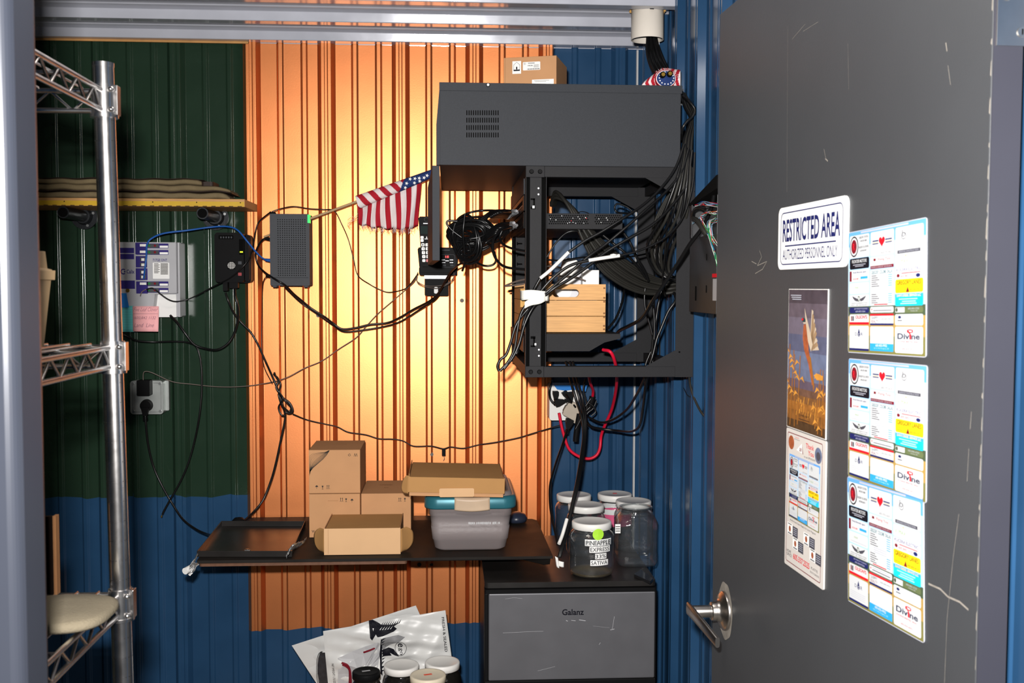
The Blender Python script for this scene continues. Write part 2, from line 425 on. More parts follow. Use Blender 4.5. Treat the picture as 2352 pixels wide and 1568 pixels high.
# ================================================================ THE OPEN DOOR
pF = onY(1645, 700, 1.96); pH = onY(2263, 700, 1.05)
dd = Vector((pF.x-pH.x, pF.y-pH.y, 0)); DW = dd.length; dd.normalize()
dn = Vector((-dd.y, dd.x, 0));  dn = dn if dn.x < 0 else -dn      # faces the camera side
Dz = onP(1650, 36, pF, dn).z
# local door frame: x runs from hinge towards the room, viewed from the left it reads right to left, so x axis = -dd
U = -dd
DM = Matrix(((U.x, 0, dn.x, pF.x), (U.y, 0, dn.y, pF.y), (0, 1, 0, 0), (0, 0, 0, 1)))
DI = DM.inverted()
def dl(x, y): q = DI @ onP(x, y, pF, dn); return q.x, q.y
door = bpy.data.objects.new('door_1', None); COL.objects.link(door); door.location = (pH.x, pH.y, 0); struct(door)
TH = .034
MB(DM).box(0, DW, 0.012, Dz, -TH, 0, grey_door).build('door_leaf', door, bevel=.0012)
mb = MB(DM); mb.box(DW, DW+.0012, 0.012, Dz, -TH+.001, -.001, grey_edge); mb.build('edge_strip', door)
# chipped paint along the hinge edge and scratches on the face
mb = MB(DM)
for i in range(46):
    z = .55+i*.032+random.uniform(-.01, .01); L = random.uniform(.004, .026); wd = random.uniform(.0006, .0022)
    mb.poly([(DW-wd, z), (DW+.0004, z-.002), (DW+.0004, z+L), (DW-wd*.6, z+L*.8)], .0003, chip)
def scratch(pts, wd): mb.line([dl(*p) for p in pts], wd, .00035, chip)
scratch([(2133, 1340), (2160, 1352), (2178, 1370), (2205, 1382), (2225, 1400)], .0022)
scratch([(2203, 1180), (2190, 1280), (2176, 1420), (2170, 1568)], .0005)
scratch([(2232, 945), (2229, 985)], .0007); scratch([(2226, 1030), (2222, 1105)], .0005)
scratch([(2173, 98), (2176, 118)], .0018); scratch([(2178, 150), (2184, 195)], .0007)
scratch([(1893, 342), (1897, 362)], .0009); scratch([(1896, 364), (1902, 370)], .002)
scratch([(1745, 575), (1750, 590), (1740, 610), (1762, 600), (1752, 618), (1735, 628)], .0012)
scratch([(1727, 600), (1738, 606)], .0012)
scratch([(1820, 90), (1850, 55)], .0005); scratch([(1845, 72), (1880, 50)], .0004)
scratch([(1810, 60), (1808, 440)], .0003); scratch([(1948, 100), (1950, 205)], .0003)
mb.build('scratches', door, label='bare chips and scratches in the dark paint')
# hinge leaf on the edge, top right
mb = MB(DM); z0 = dl(2262, 112)[1]
mb.box(DW+.0012, DW+.0032, z0, z0+.1, -TH-.008, -.003, steel)
mb.cyl((DW+.006, z0, -TH-.012), (DW+.006, z0+.1, -TH-.012), .007, steel, 18)
for zz, xx in ((.014, -.030), (.05, -.014), (.086, -.030)):
    mb.cyl((DW+.003, z0+zz, xx), (DW+.0045, z0+zz, xx), .0052, dull_chrome, 18)
    mb.box(DW+.0044, DW+.0048, z0+zz-.003, z0+zz+.003, xx-.0008, xx+.0008, deep)
mb.build('hinge', door, bevel=.0004, label='satin steel hinge leaf with screws')
# lever handle
hx, hz = dl(1666, 1402)
mb = MB(DM)
ap = [(hx+.036*1.15*math.cos(t)*(1+.03*math.sin(5*t)), hz+.053*math.sin(t)*(1+.03*math.sin(7*t))) for t in [k*math.pi/20 for k in range(40)]]
mb.poly(ap, .0004, chip)
def dlathe(mb, prof, m):
    vs = []; n = 36
    for r, h in prof:
        for k in range(n): t = 2*math.pi*k/n; vs.append((hx+r*math.cos(t), hz+r*math.sin(t), h))
    mb.add(vs, [(i*n+k, i*n+(k+1) % n, (i+1)*n+(k+1) % n, (i+1)*n+k) for i in range(len(prof)-1) for k in range(n)], m, True)
dlathe(mb, [(.036, 0.0005), (.036, .003), (.0345, .006), (.0335, .0062), (.031, .009), (.023, .0115), (.0195, .014), (.0175, .019), (.0170, .027), (.0165, .0275), (.0118, .0276), (.0115, .029), (.0115, .062), (.0108, .0635), (0, .0636)], steel)
hdl = mb.build('door_handle', door, label='round rose and neck of brushed steel lever handle')
mb = MB(DM)
def lev(u, v):
    # horizontal blade pointing to the hinge side, bowed back towards the door
    x = hx-.016+u*.128; z = hz+.002-.022*u*u; h = .066-.016*u*u
    a = 2*math.pi*v; c, q = math.cos(a), math.sin(a); g = (abs(c)**4+abs(q)**4)**-.25
    return (x, z+.0120*(1-.25*u)*c*g, h+.0040*q*g)
mb.grid(lev, 16, 16, steel)
p0 = [lev(0, k/16) for k in range(16)]; p1 = [lev(1, k/16) for k in range(16)]
mb.add(p0, [tuple(range(16))], steel); mb.add(p1, [tuple(range(16))[::-1]], steel)
mb.build('lever', hdl, label='flat satin steel lever bent downward')

# ================================================================ SIGNS AND MAGNETS ON THE DOOR
def rect_on_door(x0, yt0, yb0, x1, yt1, yb1):
    a, b, c, d = dl(x0, yt0), dl(x0, yb0), dl(x1, yt1), dl(x1, yb1)
    return (a[0]+b[0])/2, (c[0]+d[0])/2, (b[1]+d[1])/2, (a[1]+c[1])/2
x0, x1, z0, z1 = rect_on_door(1791, 483, 621, 1951, 443, 611)
W, H = x1-x0, z1-z0
sg = thing('restricted_area_sign', 'white RESTRICTED AREA AUTHORIZED PERSONNEL ONLY sign with rounded corners on grey door', 'sign', DM @ Vector((x0, z0, .0)))
mb = MB(DM); mb.prism(mb.rpoly(x0, x1, z0, z1, .012), .0003, .0025, white); mb.build('sign_plate', sg)
mb = MB(DM); L = lambda u, v: (x0+u*W, z0+v*H)
mb.outline(x0+.045*W, x1-.055*W, z0+.075*H, z1-.085*H, .011, .0016, .0029, navy)
mb.text('RESTRICTED AREA', x0+.08*W, x1-.09*W, z0+.44*H, z0+.80*H, .0030, navy, .022)
mb.rect(x0+.12*W, x1-.14*W, z0+.365*H, z0+.385*H, .0030, navy)
mb.text('AUTHORIZED PERSONNEL ONLY', x0+.085*W, x1-.12*W, z0+.155*H, z0+.32*H, .0030, navy, .0)
mb.build('lettering', sg, label='navy blue lettering and border')

pc = {n: mat('print_'+n, c, .5, 0, .02) for n, c in dict(sky=(96, 160, 226), sky2=(168, 206, 238), field=(168, 138, 72), grass=(120, 116, 60), tree=(70, 84, 60), yel=(252, 206, 24),
      cyan=(22, 196, 226), cy2=(44, 156, 220), olive=(96, 108, 72), dgrey=(70, 70, 80), gold=(200, 160, 80), pgrn=(120, 160, 90), lgry=(176, 178, 190), dark=(40, 30, 36)).items()}
magw = mat('magnet_white_print', (204, 206, 208), .5, 0, .02, spec=.1)
def sponsor(mb, ox, oy, W, H, z, s=1.0):
    """a full page of business cards; s = layer spacing"""
    R = lambda u0, u1, v0, v1, k, m: mb.rect(ox+u0*W, ox+u1*W, oy+(1-v1)*H, oy+(1-v0)*H, z+k*s, m)
    RR = lambda u0, u1, v0, v1, k, m: mb.rrect(ox+u0*W, ox+u1*W, oy+(1-v1)*H, oy+(1-v0)*H, .014*W, z+k*s, m)
    T = lambda t, u0, u1, v0, v1, m, b=0., k=3: mb.text(t, ox+u0*W, ox+u1*W, oy+(1-v1)*H, oy+(1-v0)*H, z+k*s, m, b)
    R(0, 1, 0, .12, 1, pc['sky']); R(0, 1, .12, .40, 1, pc['sky2']); R(0, 1, .40, .62, 1, pc['sky2']); R(0, 1, .62, .70, 1, pc['tree']); R(0, 1, .70, .86, 1, pc['field']); R(0, 1, .86, 1, 1, pc['grass'])
    R(.18, .80, .006, .020, 2, pc['lgry'])
    A, B, C_ = (.02, .30), (.318, .625), (.643, .975)
    # column 1
    RR(*A, .03, .215, 2, magw); mb.disc(ox+.085*W, oy+(1-.122)*H, .062*W, .086*H, z+3*s, blackink); mb.disc(ox+.085*W, oy+(1-.122)*H, .052*W, .074*H, z+4*s, magw)
    mb.disc(ox+.085*W, oy+(1-.122)*H, .040*W, .058*H, z+5*s, maroon); T('R', .068, .100, .095, .150, red, .02, 6)
    T('GREGORY STATION', .155, .285, .045, .062, blackink, .02); T('605-835-9688', .175, .265, .075, .090, blackink, .02)
    T('GREGORY OIL CENTER', .150, .290, .125, .142, blackink, .02); T('605-835-8671', .175, .265, .155, .170, blackink, .02)
    RR(*A, .22, .31, 2, blackink); T('FRONTIER MOTORS', .055, .265, .232, .260, magw, .01); R(.07, .25, .272, .277, 3, pc['lgry']); R(.10, .22, .285, .290, 3, pc['lgry'])
    RR(*A, .32, .415, 2, magw); R(.02, .05, .325, .41, 3, maroon); T('Randy Bartunek, agent', .07, .26, .33, .348, navy, .015); T('605-835-8889', .07, .15, .385, .398, red, .01); R(.18, .28, .375, .395, 3, pc['cy2'])
    RR(*A, .425, .515, 2, magw); T('Heidi', .10, .15, .455, .470, pc['pgrn']); R(.05, .28, .497, .501, 3, pc['lgry'])
    RR(*A, .525, .62, 2, magw)
    for sg_ in (-1, 1):
        cx = ox+.16*W
        mb.poly([(cx+sg_*.012*W, oy+(1-.56)*H), (cx+sg_*.10*W, oy+(1-.533)*H), (cx+sg_*.085*W, oy+(1-.553)*H), (cx+sg_*.06*W, oy+(1-.572)*H), (cx+sg_*.02*W, oy+(1-.580)*H)][::(1 if sg_ < 0 else -1)], z+3*s, pc['dgrey'])
    T('D', .145, .175, .535, .580, pc['tree'], .02, 4); T("DAVE'S CONVENIENCE STORE", .05, .28, .588, .598, blackink); T('HWY 18 GREGORY', .04, .28, .604, .614, blackink)
    RR(*A, .628, .675, 2, navy); T('JOE WINDOW CLEANING', .09, .28, .634, .648, pc['lgry']); T('605-830-0266', .11, .25, .655, .668, pc['lgry'])
    RR(*A, .685, .77, 2, magw); R(.02, .30, .75, .77, 3, red); T("OLSON'S", .11, .275, .693, .722, red, .03); R(.045, .06, .70, .74, 3, maroon); R(.065, .085, .70, .74, 3, pc['dgrey'])
    RR(*A, .78, .985, 2, magw); R(.02, .30, .967, .985, 3, navy); T('D', .105, .13, .835, .862, navy); T('R', .19, .215, .835, .862, navy)
    mb.disc(ox+.16*W, oy+(1-.852)*H, .018*W, .018*H, z+3*s, navy); mb.poly([(ox+.145*W, oy+(1-.84)*H), (ox+.175*W, oy+(1-.84)*H), (ox+.16*W, oy+(1-.80)*H)], z+3*s, navy); T('C', .152, .170, .842, .864, magw, .02, 4)
    for v in (.90, .915, .93, .945): R(.04, .26, v, v+.003, 3, pc['lgry'])
    # column 2
    RR(*B, .03, .22, 2, magw); hxp = ox+.47*W; hyp = oy+(1-.112)*H
    mb.poly([(hxp+.040*W*(16*math.sin(t)**3)/16, hyp+.045*H*(13*math.cos(t)-5*math.cos(2*t)-2*math.cos(3*t)-math.cos(4*t))/16) for t in [k*2*math.pi/28 for k in range(28)]][::-1], z+3*s, red)
    for u0, u1 in ((.345, .425), (.515, .60)):
        R(u0, u1, .098, .108, 3, navy); R(u0, u1, .114, .118, 3, pc['gold']); R(u0, u1, .122, .130, 3, navy)
    T('HOMETOWN', .36, .58, .035, .045, pc['lgry']); T('605-775-2623', .46, .60, .195, .210, pc['dgrey'])
    RR(*B, .23, .325, 2, magw); R(.318, .625, .300, .325, 3, maroon); T('Flying Tiny', .42, .58, .243, .268, red); R(.36, .39, .243, .262, 3, maroon); T('PHONE IN GREGORY 605-835-8716', .33, .60, .306, .318, pc['lgry'], 0, 4)
    RR(*B, .335, .62, 2, magw); T('GREGORY  COLOME  DALLAS', .335, .61, .340, .368, mat('print_slate', (84, 120, 130), .5), .02)
    for k in range(14):
        v = .378+k*.0165
        if 6 <= k <= 8: R(.38, .56, v, v+.006, 3, pc['lgry']); continue
        R(.335, .40+.02*(k % 3), v, v+.006, 3, pc['dgrey']); R(.555, .605, v, v+.006, 3, pc['cy2'])
    R(.37, .55, .606, .614, 3, red)
    RR(*B, .628, .675, 2, magw); R(.335, .345, .642, .656, 3, red); R(.36, .60, .638, .645, 3, pc['lgry']); R(.36, .60, .655, .661, 3, pc['dgrey'])
    RR(*B, .685, .775, 2, magw); R(.318, .625, .685, .700, 3, red); R(.318, .625, .76, .775, 3, navy); T('SHIPPY', .335, .43, .705, .728, pc['dgrey']); T('REALTY', .335, .43, .733, .755, maroon); T('605-830-9901', .47, .60, .72, .731, pc['dgrey'])
    RR(*B, .785, .98, 2, magw); R(.318, .625, .92, .98, 3, pc['cy2']); T('605-835-9952', .395, .545, .925, .945, magw, .02, 4); T('221 S. 5th Gregory, SD', .37, .57, .952, .966, pc['sky2'], 0, 4)
    # column 3
    RR(*C_, .03, .235, 2, magw); T('b', .725, .765, .055, .105, pc['dgrey'], -.01); mb.outline(ox+.715*W, ox+.775*W, oy+(1-.125)*H, oy+(1-.073)*H, .025*W, .004*W, z+3*s, pc['dgrey'])
    R(.67, .94, .205, .230, 3, pc['dgrey']); T('BERENSCONSTRUCTION', .69, .92, .211, .224, pc['lgry'], 0, 4)
    RR(*C_, .243, .33, 2, magw); T('V. MAX', .665, .80, .275, .305, pc['pgrn'], -.005); T('842-2050', .83, .95, .285, .300, pc['lgry']); R(.76, .78, .245, .252, 3, pc['gold'])
    RR(*C_, .337, .42, 2, magw); T('KUCERA ELECTRIC', .66, .95, .342, .366, purple); T('605 842 1510', .71, .88, .395, .412, red); mb.disc(ox+.68*W, oy+(1-.397)*H, .018*W, .013*H, z+3*s, maroon); mb.disc(ox+.915*W, oy+(1-.405)*H, .025*W, .014*H, z+3*s, navy); R(.72, .94, .378, .384, 3, red)
    RR(*C_, .425, .53, 2, pc['yel']); T('GREGORY LANES', .665, .95, .435, .468, blackink, .012); T('605-835-8131', .82, .955, .500, .515, blackink); T('526 Main St.', .665, .755, .503, .515, maroon); mb.poly([(ox+.775*W, oy+(1-.525)*H), (ox+.815*W, oy+(1-.525)*H), (ox+.795*W, oy+(1-.482)*H)], z+3*s, maroon)
    RR(*C_, .537, .628, 2, pc['cyan']); R(.643, .975, .537, .560, 3, pc['cy2']); T("DAN'S DIESEL SERVICE LLC", .665, .95, .540, .558, pc['yel'], .01, 4)
    for v, u0, u1 in ((.572, .69, .91), (.590, .73, .89), (.606, .71, .90)): R(u0, u1, v, v+.008, 3, pc['sky2'])
    RR(*C_, .635, .68, 2, pc['olive']); R(.648, .76, .638, .677, 3, magw); T('605-842-2732', .80, .93, .643, .655, pc['lgry']); T('Colome, SD', .83, .91, .662, .672, pc['lgry']); mb.disc(ox+.665*W, oy+(1-.657)*H, .014*W, .016*H, z+4*s, pc['tree'])
    RR(*C_, .69, .775, 2, magw); mb.disc(ox+.70*W, oy+(1-.713)*H, .022*W, .012*H, z+3*s, navy, 5); T('ROSEBUD PLAZA', .75, .94, .708, .722, pc['lgry']); R(.675, .73, .735, .742, 3, pc['dgrey'])
    RR(*C_, .785, .985, 2, magw); T('Divine', .675, .94, .835, .880, mat('print_steel', (50, 56, 78), .5), .028); R(.822, .842, .842, .880, 5, red); mb.outline(ox+.79*W, ox+.86*W, oy+(1-.832)*H, oy+(1-.805)*H, .02*W, .006*W, z+3*s, red)
    T('CONCRETE, INC', .68, .93, .892, .906, red, .01); T('605-654-3472', .735, .875, .945, .958, red); mb.line([(ox+.832*W, oy+(1-.845)*H), (ox+.80*W, oy+(1-.815)*H)], .01*W, z+3*s, red)

mags = [((1952, 544, 820), (2133, 500, 824), 'business card page magnet on the grey door, uppermost of the stacked three'),
        ((1952, 829, 1103), (2133, 843, 1160), 'business card page magnet in the middle of the three stacked on the grey door'),
        ((1952, 1103, 1397), (2129, 1158, 1484), 'business card page magnet on the grey door, lowest of the stacked three')]
for i, (a, b, lab) in enumerate(mags):
    x0, x1, z0, z1 = rect_on_door(a[0], a[1], a[2], b[0], b[1], b[2]); W, H = x1-x0, z1-z0
    # the page hangs a little askew: shear its axes to the four corners
    pa, pb, pc_ = dl(a[0], a[1]), dl(a[0], a[2]), dl(b[0], b[2])
    ang = math.atan2(dl(b[0], b[2])[1]-pb[1], dl(b[0], b[2])[0]-pb[0])*.6
    M2 = DM @ Matrix.Translation((x0, z0, 0)) @ Matrix.Rotation(ang, 4, 'Z')
    t = thing('sponsor_magnet', lab, 'magnet', M2 @ Vector((0, 0, 0)), 'business card magnets on the door')
    mb = MB(M2); mb.prism(mb.rpoly(0, W, 0, H, .004), .0003, .0013, pc['lgry']); mb.build('magnet_sheet', t)
    mb = MB(M2); sponsor(mb, .0012, .0012, W-.0024, H-.0024, .0013, .00012); mb.build('printed_cards', t, label='printed business cards')

# pheasant picture magnet
x0, x1, z0, z1 = rect_on_door(1812, 664, 985, 1902, 663, 1005); W, H = x1-x0, z1-z0
t = thing('pheasant_picture', 'tall picture magnet of a pheasant rising from dry corn, above the thank you card', 'picture', DM @ Vector((x0, z0, 0)))
mb = MB(DM); mb.box(x0, x1, z0, z1, .0003, .0018, whitep); mb.build('magnet_sheet', t)
sk = [mat('paint_'+str(i), c, .5, 0, .22, 60) for i, c in enumerate([(70, 62, 70), (92, 82, 92), (104, 96, 110), (84, 88, 112), (98, 108, 134), (96, 104, 128), (90, 78, 92)])]
gro = [mat('paint_g'+str(i), c, .6, 0, .3, 80) for i, c in enumerate([(104, 74, 58), (120, 80, 44), (150, 96, 40), (128, 82, 36), (74, 52, 30)])]
corn = mat('paint_corn', (204, 140, 56), .6, 0, .2, 60); corn2 = mat('paint_corn_dark', (150, 94, 36), .6); feath = mat('paint_feather', (150, 122, 92), .6, 0, .2, 120)
feath2 = mat('paint_feather_pale', (190, 172, 150), .6); body = mat('paint_body', (156, 82, 48), .6, 0, .3, 120); bhead = mat('paint_head', (36, 58, 60), .5)
mb = MB(DM); X = lambda u: x0+u*W; Z = lambda v: z0+(1-v)*H
vs = [0, .10, .2, .32, .44, .56, .64, .70]
for i in range(7): mb.rect(x0+.001, x1-.001, Z(vs[i+1]), Z(vs[i])-(.001 if i == 0 else 0), .0019, sk[i])
vg = [.70, .75, .80, .86, .93, 1]
for i in range(5): mb.rect(x0+.001, x1-.001, Z(vg[i+1])+(.001 if i == 4 else 0), Z(vg[i]), .0019, gro[i])
def P2(pts, k, m): mb.poly([(X(min(.985, max(.015, u))), Z(v)) for u, v in pts], .0019+k*.00012, m)
P2([(.42, .25), (.50, .24), (.54, .33), (.56, .42), (.64, .52), (.70, .64), (.66, .66), (.56, .52), (.50, .47), (.44, .42), (.40, .34)], 3, body)
P2([(.44, .13), (.50, .20), (.58, .28), (.66, .38), (.62, .43), (.54, .36), (.50, .28), (.46, .20)], 4, feath2)
for k in range(9):
    a = k/8; P2([(.58+.02*a, .40), (.62+.16*a, .14+.028*k+.02*(k > 5)), (.66+.155*a, .15+.03*k+.02*(k > 5)), (.63+.02*a, .42)], 2+(k % 2), feath if k % 2 else feath2)
mb.disc(X(.42), Z(.215), .05*W, .014*H, .0019+4*.00012, bhead); mb.disc(X(.39), Z(.212), .025*W, .008*H, .0019+5*.00012, red); P2([(.41, .232), (.49, .230), (.49, .24), (.42, .242)], 5, feath2)
P2([(.56, .46), (.62, .47), (.72, .66), (.70, .70), (.64, .58)], 4, corn2)
for sx, sy, dx in ((.10, .98, .08), (.22, .98, -.02), (.30, .96, .05), (.05, .9, .02), (.82, .98, .06), (.92, .98, 0), (.75, .95, .12), (.97, .9, -.05)):
    topv = .36+.3*random.random() if sx < .5 else .42+.25*random.random()
    mb.line([(X(sx), Z(sy)), (X(sx+dx*.5), Z((sy+topv)/2)), (X(sx+dx), Z(topv))], .02*W, .0019+5*.00012, corn2)
    for q in range(3):
        v = topv+.06+.11*q; ux = sx+dx*(1-(v-topv)/(sy-topv)); s_ = 1 if q % 2 else -1
        P2([(ux, v), (ux+s_*.09, v-.03), (ux+s_*.14, v+.015), (ux+s_*.06, v-.008)][::s_], 6, corn)
P2([(.70, .585), (.80, .57), (.93, .58), (.92, .61), (.78, .615)], 7, corn)
for k in range(40):
    u = .25+.6*random.random(); v = .78+.12*random.random(); mb.line([(X(u), Z(v)), (X(u+.01), Z(v-.03))], .012*W, .0019+4*.00012, corn)
mb.text('JJ MAGNET', X(.36), X(.60), Z(.895), Z(.88), .0030, blackink); mb.rect(X(.35), X(.62), Z(.915), Z(.911), .0030, dbrown); mb.rect(X(.40), X(.58), Z(.930), Z(.927), .0030, dbrown)
for k in range(3): mb.rect(X(.08+.02*k), X(.36), Z(.048+.014*k), Z(.042+.014*k), .0030, pc['lgry'])
mb.build('printed_picture', t, label='printed scene of pheasant and corn stalks')

# thank you magnet
x0, x1, z0, z1 = rect_on_door(1808, 985, 1292, 1899, 1010, 1353)
pA, pB, pC, pD = dl(1810, 984), dl(1805, 1292), dl(1901, 1010), dl(1893, 1354)
W = pC[0]-pA[0]; H = ((pA[1]-pB[1])+(pC[1]-pD[1]))/2; ang = math.atan2(pC[1]-pA[1], W)*.5
M2 = DM @ Matrix.Translation((pB[0], pB[1], 0)) @ Matrix.Rotation(0, 4, 'Z')
t = thing('thank_you_card', 'pale Thank You sponsors magnet with red border and phone number below the pheasant picture', 'magnet', M2 @ Vector((0, 0, 0)))
mb = MB(M2); ivory = mat('ivory_print', (206, 200, 194), .5, 0, .03); mb.prism(mb.rpoly(0, W, 0, H, .003), .0003, .0024, ivory); mb.build('magnet_sheet', t)
mb = MB(M2); U_ = lambda u: u*W; V_ = lambda v: (1-v)*H; k1 = .0026
mb.outline(.04*W, .93*W, .03*H, .975*H, .004, .0012, k1, maroon)
mb.disc(U_(.14), V_(.095), .075*W, .050*H, k1, body); mb.disc(U_(.83), V_(.115), .085*W, .055*H, k1, sk[4]); mb.disc(U_(.83), V_(.12), .05*W, .03*H, k1+.0001, pc['dgrey'])
mb.text('Thank', U_(.52), U_(.72), V_(.095), V_(.060), k1, red, .01); mb.text('You', U_(.58), U_(.72), V_(.140), V_(.105), k1, red, .01); mb.text('to our SPONSORS', U_(.48), U_(.76), V_(.165), V_(.152), k1, blackink)
mb.poly([(U_(.28), V_(.135)), (U_(.42), V_(.075)), (U_(.44), V_(.145))], k1, white); mb.poly([(U_(.42), V_(.075)), (U_(.46), V_(.150)), (U_(.44), V_(.145))], k1+.0001, maroon); mb.text('JJ', U_(.35), U_(.41), V_(.135), V_(.11), k1+.0001, maroon, .02)
mb.text('THANKS', U_(.24), U_(.34), V_(.052), V_(.044), k1, red); mb.text('Jeff & Jackie', U_(.22), U_(.36), V_(.066), V_(.057), k1, blackink)
sponsor(mb, .10*W, V_(.635), .78*W, .455*H, k1, .0001)
mb.text("Authorized Sales Rep(s) for your Magnet:", U_(.14), U_(.80), V_(.665), V_(.648), k1, blackink)
for u, v in ((.07, .68), (.22, .765), (.50, .685), (.66, .77)):
    mb.rect(U_(u), U_(u+.14), V_(v+.085), V_(v), k1, white); mb.rect(U_(u+.145), U_(u+.28), V_(v+.085), V_(v+.01), k1, pc['dgrey'])
    mb.disc(U_(u+.07), V_(v+.043), .028*W, .022*H, k1+.0001, body); mb.rect(U_(u+.02), U_(u+.12), V_(v+.012), V_(v+.006), k1+.0001, blackink); mb.rect(U_(u+.02), U_(u+.12), V_(v+.080), V_(v+.072), k1+.0001, pc['dgrey'])
    for q in range(4): mb.rect(U_(u+.165), U_(u+.26), V_(v+.026+.014*q), V_(v+.022+.014*q), k1+.0001, pc['lgry'])
mb.text('HOME', U_(.06), U_(.18), V_(.900), V_(.880), k1, blackink); mb.text('OFFICE', U_(.06), U_(.20), V_(.925), V_(.905), k1, blackink)
mb.text('605.337.2525', U_(.24), U_(.66), V_(.925), V_(.882), k1, red, .02); mb.text('PLATTE,', U_(.70), U_(.87), V_(.915), V_(.895), k1, blackink); mb.text('SOUTH DAKOTA', U_(.68), U_(.90), V_(.940), V_(.926), k1, blackink)
mb.build('printed_face', t, label='printed lettering and pictures')
# ================================================================ WIRE SHELVING, LEFT
pt, pb_ = onY(237, 152, 1.36), onY(283, 1568, 1.36)
PX = lambda z: pt.x+(pb_.x-pt.x)*(z-pt.z)/(pb_.z-pt.z)
PYY = 1.36
zfloor = 0.0
shz = [onY(245, 203, PYY).z, onY(262, 790, PYY).z, onY(275, 1358, PYY).z]
unit = thing('wire_shelving', 'chrome wire shelving unit at left behind the door jamb', 'shelving', (PX(0), PYY, 0))
DEP, WID = .335, .62
def post(dx, dy):
    mb = MB(); b = (PX(0)+dx, PYY+dy, 0.0); t_ = (PX(pt.z)+dx, PYY+dy, pt.z)
    mb.cyl(b, t_, .0127, chrome, 28); n = int(pt.z/.0254); Bv, Tv = Vector(b), Vector(t_)
    for k in range(1, n):
        p = Bv+(Tv-Bv)*(k*.0254/pt.z); d = (Tv-Bv).normalized()
        mb.cyl(p-d*.0005, p+d*.0005, .01275, mat('post_groove', (120, 118, 120), .3, 1.0), 20)
    mb.cyl(Tv-Vector((0, 0, .001)), Tv+Vector((0, 0, .004)), .0132, chrome, 24)
    mb.build('post', unit)
for dx, dy in ((0, 0), (0, -DEP), (-WID, 0), (-WID, -DEP)): post(dx, dy)
def wire_shelf(z):
    s = MB(); x1, y1 = PX(z), PYY; x0, y0 = x1-WID, y1-DEP; hgt = .0245; r = .0028
    for (a, b) in (((x1, y0), (x1, y1)), ((x0, y0), (x0, y1)), ((x0, y1), (x1, y1)), ((x0, y0), (x1, y0))):
        A, B = Vector((*a, z-.004)), Vector((*b, z-.004)); d = (B-A); L = d.length; d.normalize(); A = A+d*.012; B = B-d*.012; L -= .024
        s.cyl(A, B, r*1.25, chrome, 10); s.cyl(A-Vector((0, 0, hgt)), B-Vector((0, 0, hgt)), r*1.25, chrome, 10)
        n = max(3, int(L/.026)); pts = []
        for k in range(n+1): pts.append(A+d*(L*k/n)-Vector((0, 0, hgt if k % 2 else 0)))
        s.tube(pts, r*.8, chrome, 8)
    for k in range(1, 23): x = x0+WID*k/23; s.cyl((x, y0, z), (x, y1, z), .0016, chrome, 8)
    for k in (1, 2): y = y0+DEP*k/3; s.cyl((x0, y, z-.003), (x1, y, z-.003), .0026, chrome, 8)
    q = s.build('shelf_rack', unit)
    for dx, dy in ((0, 0), (0, -DEP), (-WID, 0), (-WID, -DEP)):
        c = MB(); cx, cy = x1+dx, y1+dy
        c.cyl((cx, cy, z-.034), (cx, cy, z+.004), .0158, chrome, 28, r1=.0150); c.cyl((cx, cy, z-.037), (cx, cy, z-.033), .0172, chrome, 28)
        sx = 1 if dx == 0 else -1
        c.box(cx+sx*.010, cx+sx*.0185, cy-.007, cy+.007, z-.034, z+.003, chrome)
        for zz in (z-.003, z-.028): c.lathe([(0, .0035), (.0028, .0028), (.0042, 0), (.0028, -.0028), (0, -.0035)], (cx+sx*.012, cy-.012, zz), chrome, 12)
        c.build('corner_collar', unit, bevel=.0006)
for z in shz: wire_shelf(z)
# things on its shelves
a, b, c, d = RY(60, 572, 128, 790, 1.20)
t = thing('plastic_tub', 'tan plastic tub with stepped rim on the middle wire shelf, half behind the jamb', 'tub', ((a+b)/2, 1.2, shz[1]))
z0 = shz[1]+.002; H = d-z0; x1 = onY(127, 640, 1.288).x
mb = MB(); P = [(x1-.009, 0), (x1-.004, H*.58), (x1-.001, H*.70)]
cxm = x1-.075
def sqring(z, r): return [(cxm+sx*r, 1.22+sy*r*.9, z0+z) for sx, sy in ((-1, -1), (1, -1), (1, 1), (-1, 1))]
lv = [(0, .064), (H*.70, .0715), (H*.70, .075), (H*.80, .0755), (H*.80, .0725), (H*.81, .0725), (H*.82, .0685), (H, .067), (H, .063), (.004, .048)]
vs = [p for z, r in lv for p in sqring(z, r)]
mb.add(vs, [(4*i+k, 4*i+(k+1) % 4, 4*i+4+(k+1) % 4, 4*i+4+k) for i in range(len(lv)-1) for k in range(4)], tanpl)
mb.add(vs[:4], [(3, 2, 1, 0)], tanpl); mb.add(vs[-4:], [(0, 1, 2, 3)], tanpl)
mb.build('tub', t, bevel=.002)
zz = shz[2]
# plain beige cushion and framed board on the lowest visible shelf
p = onZ(190, 1425, zz+.012); cx, cy = -.458, 1.245
mb = MB(); mb.lathe([(0, 0), (.058, 0), (.062, .004), (.061, .010), (.055, .013), (.03, .014), (0, .0145)], (cx, cy, zz+.002), mat('beige_cloth', (100, 92, 76), .9, 0, .06, 30, bump=.5, bscale=400), 40, [3]*7)
tag(mb.build('folded_cloth'), 'rounded beige cloth lying on the lowest wire shelf', 'cloth')
a, b, c, d = RY(80, 1183, 131, 1362, 1.22)
t = thing('leaning_board', 'dark brown board with pale edge standing on the lowest wire shelf', 'board', (b, 1.22, zz))
MB().box(b-.13, b, 1.345, 1.352, zz+.002, onY(128, 1184, 1.35).z, mat('dark_stained_board', (26, 18, 14), .8, spec=.05)).build('board', t)
xb = onY(135, 1300, 1.35).x
t.location = (xb, 1.35, zz)
t2 = [o for o in t.children][0]; me = t2.data
for v in me.vertices: v.co.x += (b-xb)*0
